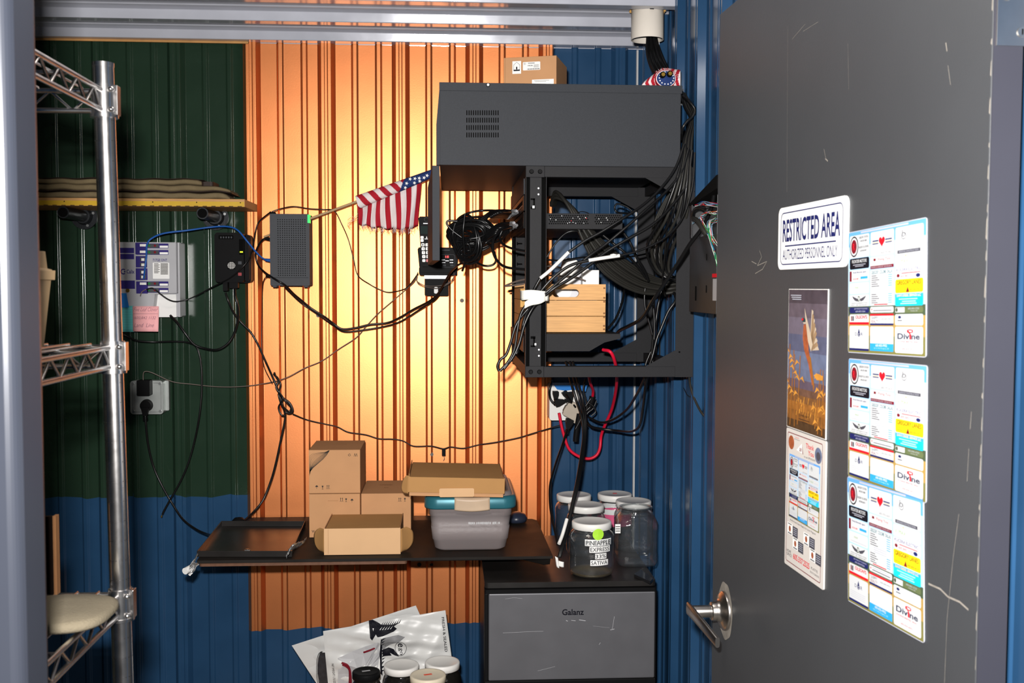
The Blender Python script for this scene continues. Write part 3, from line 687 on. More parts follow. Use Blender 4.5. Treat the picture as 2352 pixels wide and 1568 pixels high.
mb = MB(); mb.box(xb-.004, xb, 1.343, 1.354, zz+.002, onY(128, 1184, 1.35).z+.001, cardedge); mb.build('edge_band', t)
bpy.data.objects.remove(t2)
MB().box(xb-.15, xb-.004, 1.345, 1.352, zz+.002, onY(128, 1184, 1.35).z, mat('dark_stained_board', (26, 18, 14), .8, spec=.05)).build('board', t)

# ================================================================ WOODEN WALL SHELF
zt, zb_ = onY(400, 456, 3.035).z, onY(400, 474, 3.035).z
xr = onY(562, 460, 3.035).x; YW = YB-.0195
t = thing('wall_shelf', 'wooden board wall shelf on iron pipe brackets with yellow strip along its front edge', 'shelf', (xr-.4, YW, zb_))
MB().box(XL+.02, xr, 3.035, YW-.001, zb_, zt, wood).build('board', t, bevel=.001)
mb = MB(FY(3.0345)); mb.rect(XL+.02, xr-.001, zb_+.001, zb_+(zt-zb_)*.66, 0, yellow)
for k in range(60):
    x = xr-.012-k*.0245; mb.rect(x-.008, x+.004, zb_+.0005, zb_+.0022, .0002, blackink)
    if k % 5 == 0: mb.disc(x, zb_+.012, .0018, .0018, .0002, blackink, 8)
mb.build('measuring_strip', t, label='yellow measuring strip with black marks')
for ex, ey, fx, fy in ((455, 483, 507, 505), (150, 480, 192, 500)):
    e = onY(ex, ey, 3.06); f = onY(fx, fy, YW)
    e.x = f.x = (onY(ex, ey, 3.06).x+onY(fx, fy, YW).x)/2; zc = zb_-.0175
    mb = MB(); mb.cyl((f.x, 3.052, zc), (f.x, YW-.012, zc), .0167, iron, 28)
    n = 24; mb.lathe([(0, 0)], (0, 0, 0), iron, 3) if False else None
    ring = [(f.x+.0135*math.cos(2*math.pi*k/n), 3.0515, zc+.0135*math.sin(2*math.pi*k/n)) for k in range(n)]
    mb.add(ring, [tuple(range(n))], deep)
    q = mb.build('pipe_nipple', t)
    mb = MB(); mb.cyl((f.x, YW-.007, zc), (f.x, YW, zc), .0385, iron, 36); mb.cyl((f.x, YW-.022, zc), (f.x, YW-.007, zc), .0215, iron, 28, r1=.026)
    for a_ in (20, 110, 200, 290):
        xx, z_ = f.x+.029*math.cos(math.radians(a_)), zc+.029*math.sin(math.radians(a_))
        mb.cyl((xx, YW-.0085, z_), (xx, YW-.006, z_), .004, dull_chrome, 12)
    mb.build('flange', q, bevel=.0008)
# khaki bag
xa_, xb2 = onY(90, 440, 3.1).x, onY(531, 440, 3.1).x
t = thing('folded_bag', 'folded khaki canvas bag with dark piping lying on the wooden wall shelf', 'bag', ((xa_+xb2)/2, 3.1, zt))
def layer(name, z0, z1, xr_, mat_, wob, y0=3.06, y1=3.20, tip=.04):
    mb = MB()
    def fn(u, v):
        x = xa_+(xr_-xa_)*u; a = 2*math.pi*v; c, s_ = math.cos(a), math.sin(a); g = (abs(c)**5+abs(s_)**5)**-.2
        e = min(1, (1-u)/tip)**.5; hh = (z1-z0)/2*(.35+.65*e)
        return (x, (y0+y1)/2+(y1-y0)/2*c*g*(.85+.15*e), z0+hh+hh*s_*g+wob*math.sin(x*31+z0*90)+.0012*math.sin(x*73))
    mb.grid(fn, 60, 24, mat_); mb.add([fn(1, k/24) for k in range(24)], [tuple(range(24))], mat_); mb.build(name, t)
z_ = zt+.001
layer('lower_flap', z_, z_+.020, onY(526, 455, 3.06).x, khaki, .0006)
layer('piping', z_+.019, z_+.024, onY(531, 447, 3.06).x, dbrown, .0012, 3.056)
layer('upper_flap', z_+.022, z_+.042, onY(527, 440, 3.06).x, khaki, .0012, tip=.2)
layer('top_flap', z_+.040, z_+.057, onY(466, 420, 3.06).x, khaki, .0006, tip=.03)
layer('top_piping', z_+.056, z_+.059, onY(466, 415, 3.06).x, dbrown, .0006, tip=.03)
MB().rbox(onY(462, 420, 3.06).x, onY(490, 430, 3.06).x, 3.06, 3.14, z_+.038, z_+.050, .008, dbrown).build('corner_patch', t, bevel=.003)

# ================================================================ CONTROL BOX ON THE GREEN WALL (ONT)
Yo = 3.15
a, b, c, d = RY(240, 556, 405, 700, Yo)
t = thing('network_terminal', 'pale grey 717GE ONT fiber box on the green wall behind the chrome post', 'electronics', ((a+b)/2, YW, c))
xA, xB, zB, zT = onY(247, 620, Yo).x, b, c, d; z73 = onY(390, 728, Yo).z; xs = onY(357, 690, Yo).x
mb = MB(); mb.rbox(xA, xB+.006, 3.185, YW, z73, zT+.001, .004, lightg, 'y'); mb.box(xB+.001, xB+.006, 3.165, 3.185, z73, zT, lightg); mb.build('back_plate', t)
mb = MB(); x_l = onY(275, 600, Yo).x
mb.prism([(xA, zB-.008), (onY(352, 700, Yo).x, zB-.008), (onY(356, 690, Yo).x, onY(352, 675, Yo).z), (xB, onY(352, 673, Yo).z), (xB, zT), (xA, zT)], Yo, 3.185, lightg, 'y'); mb.build('cover', t, bevel=.0015)
mb = MB(FY(Yo)); q = lambda x0, y0, x1, y1: RY(x0, y0, x1, y1, Yo)
def pr(x0, y0, x1, y1, k, m, r=0): A = q(x0, y0, x1, y1); mb.rrect(A[0], A[1], A[2], A[3], .0015, .0004*k, m) if r else mb.rect(A[0], A[1], A[2], A[3], .0004*k, m)
for y0 in (559, 574, 646, 661):
    pr(313, y0, 387, y0+11, 1, purple, 1); pr(338, y0+1, 365, y0+10, 2, midg); pr(367, y0+5, 386, y0+10, 2, white)
    A = q(340, y0+2, 346, y0+8); mb.disc((A[0]+A[1])/2, (A[2]+A[3])/2, .0036, .0036, .0012, mat('indicator_green', (30, 110, 60), .3)); A = q(353, y0+2, 359, y0+8); mb.disc((A[0]+A[1])/2, (A[2]+A[3])/2, .0036, .0036, .0012, maroon)
pr(311, 557, 337, 584, 2, purple, 1); pr(312, 588, 338, 614, 2, purple, 1); pr(312, 616, 339, 643, 2, purple, 1); pr(313, 646, 340, 674, 2, purple, 1)
for y0 in (591, 603, 620, 631): pr(322, y0, 336, y0+9, 3, midg); pr(325, y0+2, 332, y0+8, 4, whitep)
for y0 in (569, 583): pr(275, y0, 308, y0+12, 1, purple)
pr(275, 644, 310, 663, 1, purple); pr(262, 569, 273, 583, 1, purple)
mb.text('717GE ONT', *q(351, 594, 384, 600), .0008, purple, .01); pr(351, 603, 389, 640, 1, white, 1)
for k in range(9): pr(354, 605+2.6*k, 364+3*(k % 2), 606.2+2.6*k, 2, ink); pr(369, 605+2.9*k, 386, 606.6+2.9*k, 2, ink)
mb.text('Calix', *q(291, 619, 309, 628), .0008, purple, .02)
A = q(278, 618, 289, 629); cx, cz = (A[0]+A[1])/2, (A[2]+A[3])/2
mb.line([(cx+.007*math.cos(t_), cz+.007*math.sin(t_)) for t_ in [math.radians(50+k*26) for k in range(11)]], .0034, .0008, purple); mb.disc(cx+.004, cz, .0022, .0022, .0008, purple)
mb.build('printed_panel', t, label='violet port panels, lettering and status labels')
A = onY(294, 667, Yo); MB().cyl((A.x, Yo, A.z), (A.x, Yo-.004, A.z), .0055, brass, 20).build('brass_screw', t)
mb = MB()
for y0 in (562, 577, 650):
    A = onY(322, y0, Yo-.004); mb.box(A.x, A.x+.018, Yo-.008, Yo, A.z-.005, A.z+.002, whitep)
mb.build('line_plug', t, label='grey white line plugs')
mb = MB(); A, B_ = onY(337, 664, 3.14), onY(322, 680, 3.13); mb.tube(smooth_path([onY(344, 665, 3.135), A, onY(326, 670, 3.13), B_]), .0014, greycab); mb.build('ground_wire', t)
mb = MB(FY(Yo-.003)); 
def note(name, label, x0, y0, x1, y1, m, Y, curl=0):
    A = RY(x0, y0, x1, y1, Y); z = MB()
    z.grid(lambda u, v: (A[0]+(A[1]-A[0])*u, Y-.010*curl*(1-v)**2*u, A[2]+(A[3]-A[2])*v), 6, 6, m); return z, A
z, A = note('n', '', 272, 702, 308, 762, tealp, 3.146)
o = thing('teal_note', 'teal lined paper note taped below the fiber box, left of the pink note', 'note', (A[0], 3.146, A[2])); z.build('paper', o, solid=.0004)
mb = MB(FY(3.1455))
for k in range(9): mb.rect(A[0]+.002, A[1]-.002, A[2]+.006+k*.0075, A[2]+.0064+k*.0075, 0, mat('ruled_line', (60, 140, 150), .6))
mb.build('ruled_lines', o)
z, A = note('n', '', 305, 703, 365, 761, pinkp, 3.142, 1)
o = thing('pink_note', 'pink paper note with handwritten phone line reminder below the fiber box', 'note', (A[0], 3.142, A[2])); z.build('paper', o, solid=.0004)
mb = MB(FY(3.1405)); gk = mat('pencil_line', (150, 110, 124), .6); W = A[1]-A[0]; H = A[3]-A[2]
mb.text('Five Leaf Clover', A[0]+.06*W, A[1]-.03*W, A[2]+.80*H, A[2]+.95*H, 0, gk, -.004, 0, .3); mb.rect(A[0]+.02*W, A[1]-.02*W, A[2]+.70*H, A[2]+.712*H, 0, gk)
mb.M = FY(3.136); mb.text('(605)842 1132', A[0]+.04*W, A[1]-.10*W, A[2]+.46*H, A[2]+.60*H, 0.0, gk, -.004, 0, .3)
mb.M = FY(3.1325); mb.text('Land  Line', A[0]+.10*W, A[1]-.16*W, A[2]+.18*H, A[2]+.33*H, 0, gk, -.004, 0, .3); mb.build('handwriting', o)
A = RY(272, 673, 297, 706, 3.1385); tag(MB().prism([(A[0], A[2]), (A[1]-.001, A[2]), (A[1]-.008, A[3]), (A[0], A[3])], 3.1375, 3.1385, bluetape, 'y').build('blue_tape'), 'piece of blue masking tape holding the teal note', 'tape')
# white paper label under the cover
A = RY(352, 676, 405, 728, 3.183); mb = MB(); mb.box(A[0], A[1], 3.1825, 3.1845, A[2], A[3], white); mb.build('white_label', t)

# ================================================================ BLACK BACKUP BOX
Yk = 3.15; A = RY(493, 534, 560, 648, Yk)
t = thing('power_backup_box', 'black plastic backup power box with round speaker on the green wall left of the copper', 'electronics', (A[0], YW, A[2]))
mb = MB(); mb.rbox(A[0], A[1], Yk, 3.185, A[2], A[3], .010, blk, 'y'); mb.build('front_shell', t, bevel=.003)
mb = MB(); mb.rbox(A[0]+.006, A[1]+.014, 3.185, YW, A[2]-.002, A[3]-.004, .010, blk, 'y')
for k in range(3): mb.rbox(A[1]-.002, A[1]+.013-.003*k, 3.165+.01*k, 3.170+.01*k, A[2]+.004, A[3]-.012, .006, blk, 'y')
mb.build('rear_shell', t, bevel=.002)
mb = MB(FY(Yk)); q = lambda x0, y0, x1, y1: RY(x0, y0, x1, y1, Yk)
B_ = q(502, 540, 536, 549); mb.rrect(*B_, .002, .0004, deep); B_ = q(549, 549, 559, 585); mb.rrect(*B_, .002, .0004, deep); B_ = q(551, 577, 558, 580); mb.rect(*B_, .0006, led_y)
B_ = q(547, 600, 555, 607); mb.rrect(*B_, .001, .0004, midg); B_ = q(547, 626, 555, 633); mb.rrect(*B_, .001, .0004, mat('dull_red_button', (150, 50, 56), .5))
B_ = q(523, 602, 540, 617); cx, cz = (B_[0]+B_[1])/2, (B_[2]+B_[3])/2; mb.disc(cx, cz, .0115, .0105, .0004, whitep)
for k in range(-4, 5): mb.rect(cx+k*.0026-.0005, cx+k*.0026+.0005, cz-.011, cz+.011, .0006, deep); mb.rect(cx-.011, cx+.011, cz+k*.0026-.0005, cz+k*.0026+.0005, .0006, deep)
for k in range(5): B_ = q(506+6*k, 543, 509+6*k, 547); mb.rect(*B_, .0006, midg)
mb.build('panel_details', t, label='speaker grille, slots and red button')
for x0, w0 in ((516, 11), (535, 20)):
    B_ = q(x0-w0/2, 648, x0+w0/2, 662 if w0 > 12 else 668)
    MB().rbox(B_[0], B_[1], 3.158, 3.18, B_[2], B_[3]+.004, .003, blk, 'y').build('power_plug', t, bevel=.002)

# ================================================================ GREY MODEM
Ym = 3.125; A = RY(620, 491, 711, 656, Ym)
t = thing('modem', 'grey upright internet router with square vent holes and green light on the copper wall', 'router', ((A[0]+A[1])/2, Ym, A[2]))
mb = MB(); mb.rbox(A[0], A[1], Ym, 3.19, A[2], A[3], .004, midg, 'y')
B_ = RY(628, 630, 700, 632, Ym); mb.build('case', t, bevel=.003)
mb = MB(FY(Ym)); pale = mat('vent_glint', (170, 172, 176), .4)
for j in range(26):
    for i in range(13):
        cx = A[0]+.024+i*.00655; cz = A[3]-.017-j*.00655
        mb.rect(cx-.0013, cx+.0013, cz-.0013, cz+.0013, .0004, deep)
mb.rect(A[0]+.012, A[1]-.004, A[2]+.0235, A[2]+.0242, .0004, deep)
mb.build('vent_holes', t)
MB().box(A[1]-.005, A[1]+.0006, Ym-.0006, 3.15, A[3]-.026, A[3]-.002, led_g).build('status_light', t)
mb = MB(); mb.box(A[0]+.006, A[0]+.018, Ym+.004, 3.17, A[2]-.005, A[2], midg); mb.build('foot', t, bevel=.001)
mb = MB(); mb.box(A[1]-.018, A[1]-.006, Ym+.004, 3.17, A[2]-.005, A[2], midg); mb.build('foot', t, bevel=.001)
MB().rbox(A[0]+.008, A[1]-.01, 3.19, YB-.001, A[2]+.03, A[3]-.04, .004, blk, 'y').build('wall_mount', t)
B_ = onY(622, 485, 3.15); MB().lathe([(0, -.004), (.009, -.003), (.010, .001), (.006, .004), (0, .004)], (B_.x+.006, 3.15, A[3]+.003), blk, 20).build('antenna_cap', t)
for y_, m_, L in ((549, blk, .014), (598, bluecab, .014), (634, blk, .012)):
    B_ = onY(620, y_, 3.15); MB().cyl((B_.x-L, 3.15, B_.z+.002), (B_.x+.003, 3.15, B_.z), .0042, m_, 12, r1=.0055).build('jack_plug', t)

# ================================================================ FLAG ON A STICK
Yf = 3.085
s0, s1 = onY(605, 543, 3.18), onY(996, 397, 3.085)
t = thing('small_flag', 'small frayed American flag on a thin wooden stick slanting across the copper wall', 'flag', tuple(onY(820, 465, Yf)))
MB().cyl(onY(606, 544, 3.192+.004), onY(622, 538, 3.1935), .003, stickw, 12).build('stick_end', t)
e0, e1 = onY(712, 502, 3.12), onY(1003, 395, 3.108)
MB().cyl(e0, e1, .0034, stickw, 12).build('stick', t)
# wrapped roll: parallelogram along the stick from (818,462) to (993,398)
def px3(x, y, Y): return tuple(onY(x, y, Y))
A0, A1, B0, B1 = (820, 461), (993, 395), (842, 476), (990, 408)
mb = MB()
def roll(u, v):
    # centre line and half thickness
    cx = 820+(996-820)*u; cy = 465-68*u; hw = 15-6*u
    a = 2*math.pi*v; x = cx-.3*hw*math.cos(a); y = cy-hw*math.cos(a)
    p = onY(x, y, 3.100-.014*math.sin(a)); return tuple(p)
def rm(u, v):
    t_ = 1-abs(2*v-1)
    if u > .66-.15*t_: return flagblue
    return flagred if int(math.floor((u-.11*t_)*14.2+4)) % 2 == 0 else flagwhite
mb.grid(roll, 280, 32, rm)
mb.build('rolled_cloth', t, label='striped cloth and blue corner rolled around the stick')
mb = MB()
def hang(u, v):
    xt = 819+(966-819)*u; yt = 470-58*u; xb = 822+(962-822)*u; yb = 512+12*math.sin(u*2.6)+2*math.sin(u*30)
    x = xt+(xb-xt)*v+2.5*math.sin(v*3+u*8); y = yt+(yb-yt)*v
    return tuple(onY(x, y, 3.112+.007*math.sin(u*19+v*2)))
mb.grid(hang, 110, 14, lambda u, v: flagred if int(u*13) % 2 == 0 else flagwhite)
mb.build('cloth', t, solid=.0005)
mb = MB(); th = MB()
random.seed(3)
for k in range(150):
    u = random.random(); m_ = flagred if int(u*13) % 2 == 0 else flagwhite; p = Vector(hang(u, 1)); L = random.uniform(.005, .020)
    mb.tube([p, p+Vector((random.uniform(-.004, .004), random.uniform(-.003, .001), -L*.5)), p+Vector((random.uniform(-.010, .008), random.uniform(-.004, .001), -L))], .00035, m_, 4)
for k in range(6):
    p = Vector(px3(822, 490+k*3, 3.10)); mb.tube(smooth_path([p, p+Vector((-.010-.004*k, 0, -.012)), p+Vector((-.022, 0, -.006-.004*k)), p+Vector((-.030, -.002, -.016))]), .0004, flagred if k % 2 else flagwhite, 4)
o = mb.build('frayed_fringe', t); o['kind'] = 'stuff'
def star(mb, cx, cy, r, m, k, a0=0):
    pts = [(cx+(r if i % 2 == 0 else r*.42)*math.sin(a0+i*math.pi/5), cy+(r if i % 2 == 0 else r*.42)*math.cos(a0+i*math.pi/5)) for i in range(10)]
    mb.add([(cx, cy, k)]+[(a, b, k) for a, b in pts], [(0, 1+i, 1+(i+1) % 10) for i in range(10)], m)
mb = MB(FY(3.0850))
for x, y in ((934, 421), (942, 411), (952, 420), (953, 410), (963, 409), (974, 408), (981, 403), (931, 431), (964, 416)):
    p = onY(x, y, 3.0850); star(mb, p.x, p.z, .0056, white, 0, .3)
mb.build('stars', t, label='white stars')

# ================================================================ CORDLESS PHONE
Yp = 3.13
q = lambda x0, y0, x1, y1: RY(x0, y0, x1, y1, Yp)
t = thing('phone_base', 'black answering machine phone base with red display on a wall bracket, holding the handset', 'telephone', tuple(onY(1003, 625, 3.18)))
A = q(959, 568, 1052, 625); mb = MB(); tp = .003
mb.prism([(A[0]+.006, A[2]+.006), (A[0]+.012, A[2]), (A[1]-.012, A[2]), (A[1]-.001, A[2]+.012), (A[1]-.002, A[3]-.012), (A[1]-.014, A[3]), (A[0]+.004, A[3]), (A[0], A[3]-.006)], Yp, 3.19, blk, 'y')
B_ = q(962, 612, 1050, 632); mb.rbox(B_[0], B_[1], Yp+.012, 3.19, B_[2], B_[3], .006, blk, 'y'); mb.build('base_body', t, bevel=.004, seg=3)
mb = MB(FY(Yp)); B_ = q(1011, 584, 1045, 614); mb.outline(*B_, .006, .0012, .0006, midg); p = q(1023, 587, 1031, 592); mb.text('15', *p, .0008, led_r, .04)
for x, y in ((1018, 597), (1037, 597), (1027, 599), (1019, 603), (1037, 603)): p = q(x-4, y-1, x+4, y+.6); mb.rect(*p, .0008, lightg)
p = q(1015, 573, 1033, 575.5); mb.rect(*p, .0006, midg); p = q(1017, 607, 1024, 611); mb.rect(*p, .0008, midg); p = q(1034, 607, 1042, 611); mb.rect(*p, .0008, midg); mb.build('base_buttons', t, label='red lit digits and grey keys')
mb = MB(); B_ = q(974, 622, 1030, 640); mb.rbox(B_[0], B_[1], 3.15, YB-.001, B_[2], B_[3], .003, lightg, 'y'); mb.build('wall_adapter', t, label='pale wall adapter below the base')
mb = MB(); B_ = RY(973, 636, 1030, 679, 3.17); mb.rbox(B_[0]+.003, B_[1], 3.165, 3.2, B_[2], B_[3], .004, blk, 'y')
hole = RY(997, 659, 1006, 674, 3.164); mb.M = FY(3.1648); mb.rrect(hole[0], hole[1], hole[2], hole[3], .004, 0, white); mb.M = Matrix.Identity(4); mb.box(B_[0]+.02, B_[1]-.02, 3.2, YB-.001, B_[2]+.02, B_[3], blk); mb.build('bracket_plate', t, bevel=.002)
# handset
h = thing('cordless_handset', 'black cordless phone handset with white number keys standing in the base', 'telephone', tuple(onY(980, 610, 3.11)))
B_ = RY(962, 497, 990, 612, 3.105); sh = .012
mb = MB(); x0, x1, z0, z1 = B_; 
poly = [(x0+.010, z0), (x1+.014, z0), (x1+.012, z0+.05), (x1+.002, z1-.006), (x1-.006, z1), (x0+.003, z1), (x0-.001, z1-.006), (x0+.006, z0+.04)]
mb.prism(poly, 3.105, Yp-.001, blk, 'y'); mb.build('handset_body', h, bevel=.004, seg=3)
mb = MB(FY(3.105)); q = lambda x0, y0, x1, y1: RY(x0, y0, x1, y1, 3.105)
p = q(966, 519, 986, 537); mb.rrect(*p, .001, .0004, mat('dark_lcd', (26, 40, 38), .5, spec=.05)); p = onY(979, 504, 3.105); mb.outline(p.x-.006, p.x+.006, p.z-.006, p.z+.006, .005, .001, .0004, midg)
p = q(972, 512, 985, 514); mb.rect(*p, .0004, lightg)
for r_, row in enumerate(('12', '45', '78', '*0')):
    for c_, ch in enumerate(row):
        x_ = 967.5+c_*9.6+r_*.7; y_ = 558.5+r_*9.0; p = q(x_, y_, x_+7.6, y_+7.2); mb.rrect(*p, .0022, .0006, whitep); w_ = p[1]-p[0]; hh = p[3]-p[2]; mb.text(ch, p[0]+.35*w_, p[1]-.35*w_, p[2]+.22*hh, p[3]-.22*hh, .0009, blackink)
for x_, y_, m_ in ((970, 595, whitep), (979, 595, mat('red_key', (214, 96, 100), .4)), (988.5, 595, whitep), (966, 542, whitep), (966, 549, whitep)): p = q(x_, y_, x_+7, y_+6.4); mb.rrect(*p, .0018, .0006, m_)
p = q(976, 542, 984, 547); mb.poly([(p[0]+.003, p[2]), (p[1]-.003, p[2]), ((p[0]+p[1])/2, p[3])], .0006, whitep); p = q(975, 548, 985, 549.3); mb.rect(*p, .0006, lightg)
mb.build('keypad', h, label='white number keys and dark screen')

# ================================================================ OUTLET BOX
Yq = 3.19; A = RY(299, 874, 375, 951, Yq)
t = thing('outlet_box', 'galvanized metal outlet box on the green wall with two black plugs in it', 'outlet', ((A[0]+A[1])/2, YW, A[2]))
mb = MB(); galv = mat('galvanized_steel', (168, 172, 170), .42, .8, .08, 30); mb.rbox(A[0], A[1], Yq, YW, A[2], A[3], .010, galv, 'y'); mb.rbox(A[1]-.002, A[1]+.010, 3.215, YW, A[2]+.008, A[3]-.002, .003, galv, 'y'); mb.build('box_body', t, bevel=.0015)
mb = MB(FY(Yq)); mb.outline(A[0]+.006, A[1]-.006, A[2]+.006, A[3]-.006, .012, .0015, .0012, dull_chrome); mb.build('raised_cover', t)
for sx, sz in ((0, 0), (1, 0), (0, 1), (1, 1)):
    x_ = A[0]+.009 if not sx else A[1]-.009; z_ = A[2]+.009 if not sz else A[3]-.009; MB().cyl((x_, Yq, z_), (x_, Yq-.003, z_), .0042, dull_chrome, 14).build('cover_screw', t)
B_ = RY(314, 873, 344, 909, 3.16); p1 = thing('plug_adapter', 'square black power adapter in the upper socket of the outlet box', 'adapter', ((B_[0]+B_[1])/2, Yq, B_[2]))
MB().rbox(B_[0], B_[1], 3.158, Yq, B_[2], B_[3], .004, blk, 'y').build('adapter_body', p1, bevel=.003)
B_ = onY(333, 932, 3.17); p1 = thing('round_plug', 'round black plug in the lower socket of the outlet box', 'plug', (B_.x, Yq, B_.z))
mb = MB(); mb.cyl((B_.x, Yq, B_.z), (B_.x, 3.172, B_.z), .0185, blk, 30, r1=.016); mb.prism([(B_.x-.012, B_.z-.004), (B_.x+.012, B_.z-.004), (B_.x+.006, B_.z-.030), (B_.x-.006, B_.z-.030)], 3.166, 3.178, blk, 'y'); mb.build('plug_body', p1, bevel=.002)
for k in range(3): MB().box(B_.x-.006, B_.x+.006, 3.165, 3.179, B_.z-.036-.004*k, B_.z-.034-.004*k, blk).build('strain_relief', p1)
# ================================================================ DVR LOCK BOX
Y0, Y1 = 2.50, 3.15
L_, R_ = onY(1010, 280, Y0).x, onY(1563, 290, Y0).x
zb0, zt0 = onY(1290, 381, Y0).z, onY(1290, 194, Y0).z
t = thing('recorder_lockbox', 'large charcoal metal recorder lockbox with slotted vents sitting on top of the wall rack', 'enclosure', ((L_+R_)/2, 2.8, zb0))
T_ = .0015
mb = MB(); mb.box(L_+.001, R_, Y0+.001, Y0+T_, zb0, zt0-.016, char); mb.box(L_, R_, Y0, Y1, zb0, zb0+T_, char)
mb.box(L_, L_+T_, Y0, Y1, zb0, zt0, char); mb.box(R_-T_, R_, Y0, Y1, zb0, zt0, char); mb.box(L_, R_, Y1-T_, Y1, zb0, zt0, char)
mb.build('case', t, bevel=.0008)
mb = MB(); mb.box(L_-.001, R_+.003, Y0-.002, Y1, zt0-.001, zt0+.001, char); mb.box(L_-.001, R_+.003, Y0-.0022, Y0-.0005, zt0-.018, zt0+.001, char); lidp = mb.build('lid', t, bevel=.0006)
# left flange with a sloping upper edge
p0, p1_, p2_, p3_ = onY(1010, 192, Y0), onY(1002, 285, Y0), onY(1002, 378, Y0), onY(1010, 378, Y0)
mb = MB(); mb.prism([(p0.x, p0.z), (p1_.x, p1_.z), (p2_.x, p2_.z), (p3_.x+.001, p3_.z)], Y0+.006, Y0+.03, char, 'y'); mb.build('side_flange', t)
mb = MB(FY(Y0+.001)); 
for r_ in range(4):
    for c_ in range(15):
        x_ = 1072.2+c_*5.12; y_ = 253+r_*17; A = RY(x_-1.1, y_, x_+1.3, y_+11.5, Y0); mb.rrect(A[0], A[1], A[2], A[3], .0008, .0004, deep)
mb.build('vent_slots', t)
p = onY(1121, 195, Y0-.003); mb = MB(); mb.cyl((p.x, Y0-.002, p.z), (p.x, Y0-.0055, p.z), .0052, dull_chrome, 20, r1=.003); mb.build('lid_screw', lidp)
# hanging open front door: long thin panel seen edge on
a, b = onY(993, 480, Y0), onY(1010, 480, Y0); zt_, zb1 = onY(1000, 380, Y0).z, onY(1000, 598, Y0).z
far = onY(987, 500, Y1).x
mb = MB(); far_r = onY(1000, 500, Y1).x
vs = [(a.x, Y0, zb1), (b.x, Y0, zb1), (far+.010, Y1-.1, zb1), (far-.004, Y1-.1, zb1), (a.x, Y0, zt_), (b.x, Y0, zt_), (far+.010, Y1-.1, zt_), (far-.004, Y1-.1, zt_)]
mb.add(vs, [(3, 2, 1, 0), (4, 5, 6, 7), (0, 1, 5, 4), (1, 2, 6, 5), (2, 3, 7, 6), (3, 0, 4, 7)], char); mb.build('hanging_door', t, bevel=.0008)

# carton on the lockbox
c0, c1, c2 = onY(1278, 160, 2.70), onY(1157, 160, 2.74), onY(1310, 160, 2.84)
zc0, zc1 = zt0+.0012, onY(1278, 127, 2.70).z
e1 = Vector((c1.x-c0.x, c1.y-c0.y, 0)); e2 = Vector((c2.x-c0.x, c2.y-c0.y, 0)); e2 = e2-e1*(e2.dot(e1)/e1.dot(e1))
W1, W2 = e1.length, e2.length; e1.normalize(); e2.normalize()
o1 = c0+e1*W1
CM = Matrix(((-e1.x, 0, -e2.x, o1.x), (-e1.y, 0, -e2.y, o1.y), (0, 1, 0, zc0), (0, 0, 0, 1)))   # local x left->right, y up, z towards viewer
t = thing('cardboard_carton', 'brown carton with white shipping labels standing on top of the lockbox', 'box', CM @ Vector((W1/2, 0, -W2/2)))
Hc = zc1-zc0
MB(CM).box(0, W1, 0, Hc, -W2, 0, card).build('carton', t, bevel=.001)
mb = MB(CM); mb.line([(0, .0), (W1, 0)], .0001, .0004, cardedge); mb.rect(.004, .0045, 0, Hc, .0003, cardedge); mb.build('fold_lines', t)
def onC(x, y): return CM.inverted() @ onP(x, y, CM @ Vector((0, 0, 0)), Vector((CM[0][2], CM[1][2], 0)))
mb = MB(CM)
A, B_ = onC(1177, 170), onC(1197, 140); mb.rect(A.x, B_.x, A.y, B_.y, .0006, white); cx = (A.x+B_.x)/2; w_ = B_.x-A.x; h_ = B_.y-A.y
mb.line([(A.x+.15*w_, A.y+.25*h_), (A.x+.15*w_, A.y+.70*h_), (cx, A.y+.92*h_), (B_.x-.15*w_, A.y+.70*h_), (B_.x-.15*w_, A.y+.25*h_), (A.x+.15*w_, A.y+.25*h_)], .0007, .0008, blackink)
mb.rect(A.x+.15*w_, B_.x-.15*w_, A.y+.22*h_, A.y+.33*h_, .0008, blackink); mb.disc(cx, A.y+.45*h_, .0018, .004, .0008, blackink)
A, B_ = onC(1201, 162), onC(1241, 141); mb.rrect(A.x, B_.x, A.y, B_.y, .002, .0006, white); w_ = B_.x-A.x; h_ = B_.y-A.y
mb.text('B0363', A.x+.28*w_, A.x+.56*w_, A.y+.48*h_, A.y+.62*h_, .0008, blackink, .02, math.pi); mb.text('CE', A.x+.05*w_, A.x+.17*w_, A.y+.68*h_, A.y+.90*h_, .0008, blackink, 0, math.pi); mb.rect(A.x+.3*w_, A.x+.68*w_, A.y+.82*h_, A.y+.88*h_, .0008, blackink)
for k in range(22): x_ = A.x+(.25+.033*k)*w_; mb.rect(x_, x_+(.010+.008*(k % 3))*w_, A.y+.06*h_, A.y+.20*h_, .0008, blackink)
for k in range(4): mb.rect(A.x+.62*w_, A.x+.92*w_, A.y+(.32+.1*k)*h_, A.y+(.35+.1*k)*h_, .0008, ink)
A, B_ = onC(1222, 188), onC(1272, 181); mb.rect(A.x, B_.x, max(0.001, A.y-.01), B_.y, .0006, white); mb.rect(A.x+.005, B_.x-.012, B_.y-.0035, B_.y-.0028, .0008, ink); mb.rect(A.x+.008, B_.x-.02, B_.y-.006, B_.y-.0053, .0008, ink)
mb.build('shipping_labels', t, label='white printed labels')

